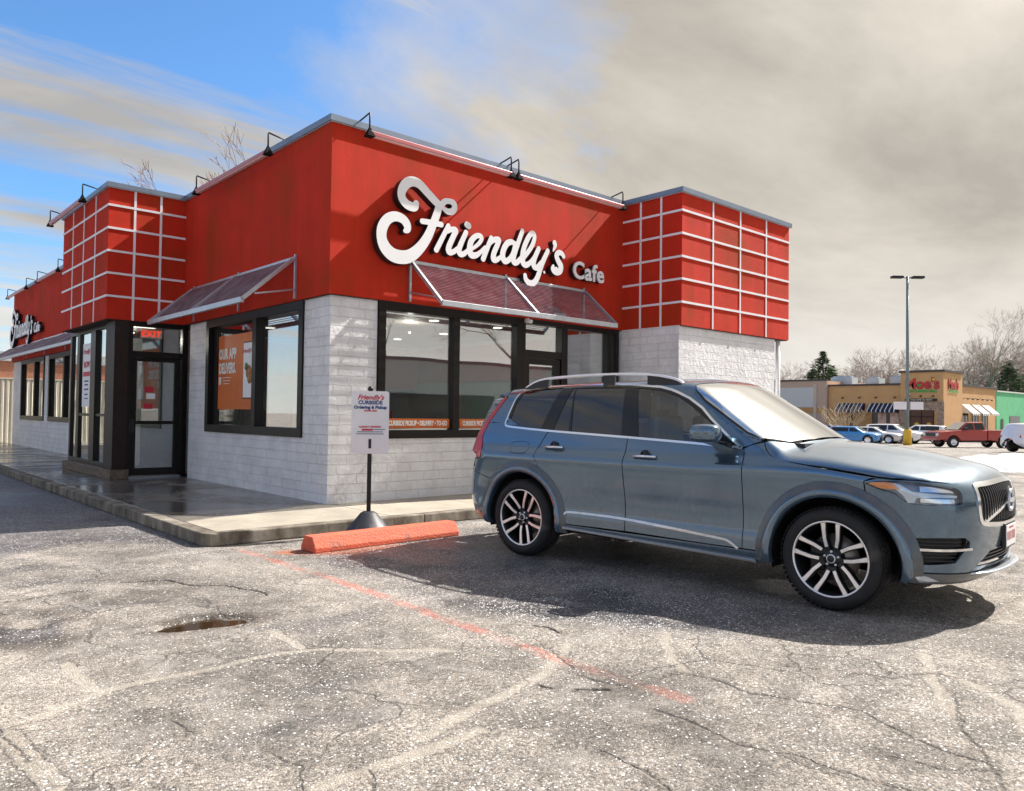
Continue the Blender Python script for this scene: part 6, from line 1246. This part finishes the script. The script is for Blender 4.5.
far_car('parked_car', 'bright blue small car nearest the bonnet of the grey suv', (.03, .26, .62), .86, .82, at(855, 63), hd+.12)
far_car('parked_car', 'silver saloon between the bright blue car and the white suv', (.62, .62, .62), .97, .80, at(874, 65), hd+.1, wag=False)
far_car('parked_car', 'white suv left of the lamp post, nose outwards', (.80, .80, .80), .95, .95, at(894, 65), hd+.05)
far_car('parked_car', 'white crossover right of the lamp post, tail outwards', (.78, .78, .80), .93, .92, at(919, 66), hd+math.pi+.1)
far_car('parked_car', 'white crossover cut off by the right edge, beside the snow bank', (.80, .80, .82), .93, .92, at(1049, 40), math.atan2(-.669, .743)+.15, group='cars crossing the lot', rearwin=False)
def pickup():
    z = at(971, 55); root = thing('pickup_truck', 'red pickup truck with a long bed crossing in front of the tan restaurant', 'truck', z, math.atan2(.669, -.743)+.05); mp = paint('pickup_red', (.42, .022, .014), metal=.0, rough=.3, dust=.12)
    def F(x, y, z_): return suv(x/1.14, y/1.0, (z_-.12)/.98)
    def ext(name, prof, y0, y1, mat, par=root, bev=.04): mb = MB(); n = len(prof); mb.add([(x, y, zz) for y in (y0, y1) for x, zz in prof], [tuple(range(n)), tuple(range(n, 2*n))[::-1]]+[(i, n+i, n+(i+1) % n, (i+1) % n) for i in range(n)]); return mb.build(name, mat, par, bevel=bev)
    def arcp(cx, r=.46, n=9): return [(cx+r*math.cos(a), .42+r*math.sin(a)) for a in np.linspace(0, math.pi, n)]
    b = ext('body', [(2.92, .55), (2.95, .80), (2.85, 1.10), (1.55, 1.22), (-.55, 1.24), (-.55, .52)]+[(1.35, .50)]+[(1.38, .60)]+arcp(1.85)[::-1]+[(2.34, .55)], -.95, .95, mp)
    ext('bed', [(-.60, .55), (-.60, 1.27), (-2.98, 1.27), (-3.0, .70), (-2.7, .62)]+arcp(-1.72)[::-1]+[(-1.2, .5)], -.97, .97, mp)
    mb = MB(); mb.box(-2.9, -.68, -.85, .85, 1.272, 1.278); mb.build('bed_cover', m_liner, root)
    mb = MB(); lo = [(1.45, .86, 1.22), (-.52, .88, 1.22)]; hi = [(.75, .68, 1.80), (-.42, .70, 1.82)]; V = [(x, s*y, z_) for x, y, z_ in lo for s in (-1, 1)]+[(x, s*y, z_) for x, y, z_ in hi for s in (-1, 1)]; mb.add(V, [(4, 5, 7, 6), (0, 1, 5, 4), (2, 6, 7, 3), (0, 4, 6, 2), (1, 3, 7, 5)]); mb.build('cab', mp, root, bevel=.06)
    def lerp(a, b_, t): return tuple(a[i]+(b_[i]-a[i])*t for i in range(3))
    for s in (-1, 1):
        for x0, x1, x2, x3 in ((1.28, .36, .38, .72), (.26, -.40, -.34, .28)):
            def Pt(x, t): return (x, s*(.885-.185*t), 1.22+.6*t)
            mb = MB(); mb.add([Pt(x0, .12), Pt(x1, .12), Pt(x2, .84), Pt(x3, .84)], [(0, 1, 2, 3)]); mb.build('side_window', g_dark, root)
        mb = MB(); mb.box(2.90, 2.97, s*.62, s*.90, .82, 1.0); mb.build('headlight', m_lamp, root); mb = MB(); mb.box(-3.02, -2.98, s*.82, s*.95, .85, 1.15); mb.build('tail_light', m_tail, root); mb = MB(); mb.box(1.0, 1.2, s*.95, s*1.15, 1.25, 1.42); mb.build('door_mirror', m_pblack, root, bevel=.02)
    mb = MB(); mb.add([(1.43, -.78, 1.27), (1.43, .78, 1.27), (.80, .64, 1.77), (.80, -.64, 1.77)], [(0, 1, 2, 3)]); o = mb.build('windscreen', g_ws, root); o.location.x = .03
    mb = MB(); mb.box(2.88, 2.975, -.55, .55, .78, 1.02); mb.build('grille', m_pblack, root); mb = MB(); mb.box(2.85, 3.08, -.98, .98, .50, .68); mb.build('bumper', mp, root, bevel=.03); mb = MB(); mb.box(-.4, 1.3, -.90, .90, .40, .52); mb.build('sill_step', m_pblack, root); mb = MB(); mb.box(-3.1, -2.95, -.9, .9, .52, .66); mb.build('rear_bumper', m_pblack, root)
    for x in (1.85, -1.72):
        for s in (-1, 1):
            mb = MB(); mb.lathe([(.22, -.12), (.34, -.13), (.40, -.08), (.40, .10)], 26, axis='y'); w_ = mb.build('wheel', m_tyre, root); mb = MB(); mb.lathe([(0, -.10), (.08, -.13), (.10, -.08), (.20, -.07), (.235, -.12)], 20, axis='y'); mb.build('rim', m_rims, w_); w_.location = (x, s*.82, .40); w_.rotation_euler = (0, 0, 0 if s < 0 else math.pi)
    mb = MB(); mb.box(-2.4, 2.4, -.5, .5, .38, .6); mb.build('underbody', m_liner, root)
pickup()
# lamp posts
m_pole = simple('painted_pole', (.20, .25, .25), .5, metal=.3); m_yb = simple('yellow_base', (.75, .48, .06), .7, var=.1)
def lamp_post(px, D, h, label, base=True, boards=False, loc=None, rz=-.733):
    t = thing('lamp_post', label, 'lamp post', loc or at(px, D), rz, 'parking lot lamp posts')
    if base: mb = MB(); mb.lathe([(.0, .0), (.31, 0), (.31, 1.15), (.27, 1.2), (0, 1.2)], 20); mb.build('concrete_base', m_yb, t)
    mb = MB(); mb.tube([(0, 0, 0), (0, 0, h)], [.13, .10], 10); mb.build('pole', m_pole, t)
    for s in (-1, 1): mb = MB(); mb.tube([(s*.1, 0, h-.12), (s*.4, 0, h-.08)], .05, 6); mb.box(s*.38, s*1.25, -.22, .22, h-.16, h+.02); mb.build('lamp_head', m_black, t, bevel=.02)
    if boards:
        for s in (-1, 1): mb = MB(); mb.box(s*.15, s*1.15, -.16, -.14, 2.75, 3.35); mb.build('notice_board', m_paper, t)
lamp_post(907.5, 60, 13.1, 'tall two-headed lamp post on a yellow base before the tan restaurant', boards=True)
lamp_post(0, 0, 9, 'two-headed lamp post behind the photographer, mirrored in the front window', loc=(9.5, -34, 0))
lamp_post(0, 0, 9, 'two-headed lamp post behind the photographer, beside the grey store', loc=(23, -36, 0))
lamp_post(0, 0, 9, 'two-headed lamp post left of the lane, mirrored in the side window', loc=(-19, 9, 0))
# stores behind the photographer, seen mirrored in the glazing
t = block('grey_store', 'long flat-roofed grey store behind the photographer', (6, -50, -.0), -4, 52, -12, 0, 6.2, simple('grey_stucco', (.36, .38, .34), .85, var=.05), simple('store_coping', (.10, .09, .09), .7)); mb = MB(); mb.box(2, 40, 0, .06, .6, 3.2); mb.build('shop_window', g_dark, t)
t = block('tan_store', 'flat-roofed tan store across the lane on the left', (-46, 10, 0), -12, 0, -24, 26, 4.8, m_tan, m_capd); mb = MB(); mb.box(0, .06, -18, 20, .6, 2.8); mb.build('shop_window', g_dark, t)
far_car('parked_car', 'dark grey suv behind the photographer by the grey store', (.05, .05, .06), .97, .95, (2.5, -31, 0), 1.2, group='cars behind the photographer')
far_car('parked_car', 'red hatchback behind the photographer by the grey store', (.40, .03, .02), .88, .84, (7.5, -32, 0), 1.5, group='cars behind the photographer')
far_car('parked_car', 'white suv across the lane on the left', (.75, .75, .75), .97, .95, (-22, 2, 0), .3, group='cars behind the photographer')
# snow bank
m_snow = simple('old_snow', (.66, .68, .72), .8, var=.05, scale=2, bump=.5, bscale=6, dirt=((.45, .42, .38), 2.2, .60))
def snow():
    c = at(1012, 22); n, m = 60, 26; mb = MB(); vs = []; 
    for i in range(n):
        for j in range(m):
            u, v = -1+2*i/(n-1), -1+2*j/(m-1); x, y = u*2.9, v*1.3; r = math.hypot(u, v*1.0); h = max(0., 1-r**2.0)**.75*(.42+.4*(float(fbm(np.array(x*.9+5), np.array(y*.9+3), 1))-.5))+.07*(float(vnoise(np.array(x*3.), np.array(y*3.), 2))-.5)*(r < .95); vs.append((x, y, max(h, -.02) if r < 1 else -.06))
    mb.add(vs, [(i*m+j, (i+1)*m+j, (i+1)*m+j+1, i*m+j+1) for i in range(n-1) for j in range(m-1)], True); o = mb.build('snow_bank', m_snow); o.location = c; o.rotation_euler = (0, 0, -.42); tag(o, 'low bank of old ploughed snow beyond the suv bonnet', 'snow bank')
snow()
# ------------------------------------------------------------------ bare winter trees
m_bark = simple('winter_bark', (.19, .155, .135), .9, var=.25, scale=4); m_twig = simple('winter_twigs', (.29, .215, .185), .9, var=.2, scale=2)
m_leaf = simple('pine_needles', (.17, .22, .12), .8, var=.45, scale=1.2); m_leafd = simple('pine_needles_dark', (.11, .15, .08), .85, var=.4, scale=1.2)
def bare_tree_mesh(seed, H=14, spread=.5, multi=1, detail=5, up=.25, rmin=.007):
    R = random.Random(seed); tr, tw = MB(), MB()
    def seg(mb, a, b, ra, rb, n):
        t = (b-a).normalized(); x = t.orthogonal().normalized(); y = t.cross(x); vs = []
        for p, r in ((a, ra), (b, rb)):
            for k in range(n): th = 2*math.pi*k/n; vs.append(p+(x*math.cos(th)+y*math.sin(th))*r)
        mb.add(vs, [(k, (k+1) % n, n+(k+1) % n, n+k) for k in range(n)], True)
    def grow(p, d, L, r, lev):
        steps = 3 if lev < 3 else 2
        for i in range(steps):
            nd = (d+Vector((R.gauss(0, 1), R.gauss(0, 1), R.gauss(0, .6)+up))*.13).normalized(); q = p+nd*(L/steps); r2 = max(rmin, r*(1-.28/steps*1.3))
            seg(tr if lev < 2 else tw, p, q, r, r2, 6 if lev < 1 else (4 if lev < 2 else 3)); p, d, r = q, nd, r2
            if lev > 0 and lev < detail and R.random() < .55: side(p, d, L*.55, r*.5, lev+1)
        if lev >= detail: return
        for k in range(2 if R.random() < .6 else 3): side(p, d, L*R.uniform(.60, .82), r*.66, lev+1)
    def side(p, d, L, r, lev):
        a = R.uniform(0, 2*math.pi); o = d.orthogonal().normalized(); o2 = d.cross(o); n = (o*math.cos(a)+o2*math.sin(a)); grow(p, (d+n*R.uniform(.45, .95)*(spread*2)).normalized(), L, max(rmin, r), lev)
    for k in range(multi):
        a = 2*math.pi*k/multi+R.random(); d = Vector((math.cos(a)*.25*(multi > 1), math.sin(a)*.25*(multi > 1), 1)).normalized(); grow(Vector((0, 0, 0)), d, H*.30, H*.016, 0)
    mx = max(v[2] for v in tw.v); s = H/mx
    for m in (tr, tw): m.v = [(x*s, y*s, z*s) for x, y, z in m.v]
    return tr, tw
def tree(name, label, seed, loc, group='bare trees beyond the stores', **k):
    t = thing(name, label, 'tree', loc, 0, group); a, b = bare_tree_mesh(seed, **k); a.build('trunk', m_bark, t, recalc=False); b.build('crown', m_twig, t, recalc=False); return t
protos = [tree('bare_tree', 'tall bare tree with a fine vase-shaped crown, tallest above the tan restaurant', 11, at(985, 118), H=19, spread=.42, detail=6),
          tree('bare_tree', 'bare tree with a round twiggy crown behind the tan tower, second tallest', 23, at(962, 122), H=15, spread=.5, detail=6),
          tree('bare_tree', 'slender bare tree with upswept limbs behind the tan tower', 35, at(938, 124), H=13, spread=.36, detail=6),
          tree('bare_tree', 'low wide bare tree with many stems behind the tan restaurant roof', 47, at(880, 125), H=12, spread=.55, multi=3, detail=5)]
desc = ['open fan-shaped bare tree', 'round twiggy bare tree', 'thin pole-like bare tree', 'bushy multi-stemmed bare tree']
wood = [(776, 120, 9.5), (786, 128, 10.5), (797, 122, 11), (806, 130, 11.5), (846, 126, 12), (858, 120, 10.5), (868, 130, 12), (878, 140, 15), (889, 122, 13), (898, 130, 14.5), (909, 126, 12.5), (917, 121, 11.5), (926, 130, 14), (932, 120, 12), (944, 128, 15), (951, 124, 12), (968, 126, 15), (975, 132, 16), (993, 126, 17), (1000, 121, 14), (1011, 128, 15), (1019, 122, 13), (1030, 126, 15), (1042, 122, 14), (1056, 128, 15), (1072, 124, 14), (1090, 128, 15), (760, 126, 11), (742, 122, 12), (724, 126, 11)]
R_t = random.Random(3)
def dup_tree(i, loc, s, label, group='bare trees beyond the stores'):
    c = copy_tree(protos[i]); c.location = loc; c.scale = (s*R_t.uniform(.9, 1.15),)*2+(s,); c.rotation_euler = (0, 0, R_t.uniform(0, 6.28)); c['label'] = label; c['group'] = group; return c
PH = (19, 15, 13, 12)
def where(px):
    if px < 830: return 'above the pinkish store roof'
    if px < 902: return 'above the rooftop units'
    if px < 960: return 'behind the tan corner tower'
    if px < 1003: return 'above the right restaurant roof'
    return 'above the mint green store'
vis = {}
for k, (px, D, h) in enumerate(wood):
    i = (k*7+k//3) % 4; key = (i, where(px)) if 770 < px < 1030 else (i, 'out of view'); vis.setdefault(key, []).append((px, D, h))
ordw = ('the leftmost', 'the second', 'the third', 'the fourth', 'the fifth')
for (i, wh), L in vis.items():
    L.sort()
    for n, (px, D, h) in enumerate(L):
        if wh == 'out of view': lab, g = 'bare tree beyond the plaza stores, outside the picture', 'bare trees out of view'
        else: lab, g = desc[i]+' '+wh+(', '+ordw[min(n, 4)]+'' if len(L) > 1 else ''), 'bare trees beyond the stores'
        dup_tree(i, at(px, D), h/PH[i], lab, g)
tree('bare_tree', 'bare tree whose top shows over the side roof edge of the cafe', 77, spot(243, 44)[:2]+(0,), H=16.2, spread=.30, detail=6, rmin=.011)

for k, (x, y, s) in enumerate([(-30, -8, 1), (-34, 3, .9), (-38, 38, 1.1), (-28, 44, 1), (-52, 30, 1.3), (-60, 14, 1.2), (14, -66, 1.0), (30, -68, 1.1), (46, -66, 1.), (-12, -50, 1.1), (-20, -42, 1.0), (-30, -30, 1.1), (62, -60, 1.2), (-5, -64, 1.)]): dup_tree(k % 4, (x, y, 0), s, 'bare tree behind the photographer, outside the picture', 'bare trees behind the photographer')
# far wood: a mass nobody could count
def far_wood():
    mb = MB(); R = random.Random(9)
    for k in range(3800):
        px = R.uniform(690, 1120); D = R.uniform(134, 175); x, y, z = at(px, D); h = R.uniform(5.5, 11.5)*(1+.20*math.sin(px*.045)+.12*math.sin(px*.13)); w = .05; a = R.uniform(0, 3.14); dx, dy = math.cos(a)*w, math.sin(a)*w; lx, ly = R.gauss(0, .6), R.gauss(0, .6)
        mb.add([(x-dx, y-dy, z), (x+dx, y+dy, z), (x+lx*.6, y+ly*.6, z+h)], [(0, 1, 2)])
        for b in range(9):
            t = R.uniform(.3, .95); bx, by, bz = x+lx*.6*t, y+ly*.6*t, z+h*t; L = R.uniform(.5, 1.7)*(1.25-t); aa = R.uniform(0, 6.28); ex, ey, ez = bx+math.cos(aa)*L, by+math.sin(aa)*L, bz+L*R.uniform(.4, 1.1); mb.add([(bx, by, bz-.035), (bx, by, bz+.035), (ex, ey, ez)], [(0, 1, 2)])
    o = mb.build('far_wood', m_twig, recalc=False); tag(o, 'far grey-brown mass of bare woodland behind the stores', 'woodland', kind='stuff')
far_wood()
def pine(px, D, H, w, label, seed, conical=True):
    R = random.Random(seed); t = thing('pine_tree', label, 'tree', at(px, D), 0, 'evergreens beyond the stores'); mb = MB(); mb.tube([(0, 0, 0), (0, 0, H*.9)], [H*.02, H*.006], 6); mb.build('trunk', m_bark, t); mb = MB()
    for k in range(1500):
        f = R.random()**.8; z = H*(.14+.86*f); r = w*((1-f)**.75 if conical else (1-f**2.4)**.6*(.55+.45*math.sin(2.2*f+.6)))*(.75+.5*math.sin(f*17+seed)*.3+.25*R.random()); a = R.uniform(0, 6.28); lob = .75+.25*math.sin(a*3+f*9); rr = r*lob*R.uniform(.45, 1.05); c = Vector((rr*math.cos(a), rr*math.sin(a), z+R.uniform(-.3, .1)))
        s = R.uniform(.14, .36); u = Vector((math.cos(a), math.sin(a), R.uniform(-.4, .3)))*s*1.6; v = Vector((-math.sin(a), math.cos(a), R.uniform(-.5, .5)))*s*.6; mb.add([c-u-v, c+u*.2-v, c+u, c-u*.3+v], [(0, 1, 2, 3)], mi=k % 2)
    mb.build('crown', [m_leaf, m_leafd], t, recalc=False)
pine(823, 118, 12.2, 3.4, 'dark green pine rising above the pinkish store roof', 1, False); pine(813, 124, 9.8, 3.6, 'lower dark green pine left of the other pine over the pinkish store', 5, False); pine(832, 121, 10.2, 2.6, 'slim dark pine right of the other pines over the pinkish store', 8, False)
pine(1010, 116, 11.0, 3.6, 'broad dark evergreen above the mint green store', 3, False); pine(1024, 118, 9.0, 3.0, 'small dark evergreen at the right edge above the mint green store', 6, False)
# leafless shrub in front of the restaurant
def shrub(px, D, h, label, seed):
    R = random.Random(seed); t = thing('bare_shrub', label, 'shrub', at(px, D), 0); mb = MB()
    for k in range(46):
        a = R.uniform(0, 6.28); q = R.uniform(.15, .75); p = Vector((0, 0, 0)); d = Vector((math.cos(a)*q, math.sin(a)*q, 1)).normalized()
        for s in range(5):
            nd = (d+Vector((R.gauss(0, .18), R.gauss(0, .18), 0))).normalized(); e = p+nd*h/5; mb.tube([p, e], [.022*(1-s*.15), .018*(1-s*.15)], 3, cap=False); p, d = e, nd
            if s > 1: b = (d+Vector((R.gauss(0, .6), R.gauss(0, .6), .2))).normalized(); mb.tube([p, p+b*h*.22], [.012, .006], 3, cap=False)
    mb.build('branches', simple('straw_twigs', (.50, .38, .24), .85), t, recalc=False)
shrub(843, 66, 3.0, 'pale leafless shrub behind the bright blue car', 4)
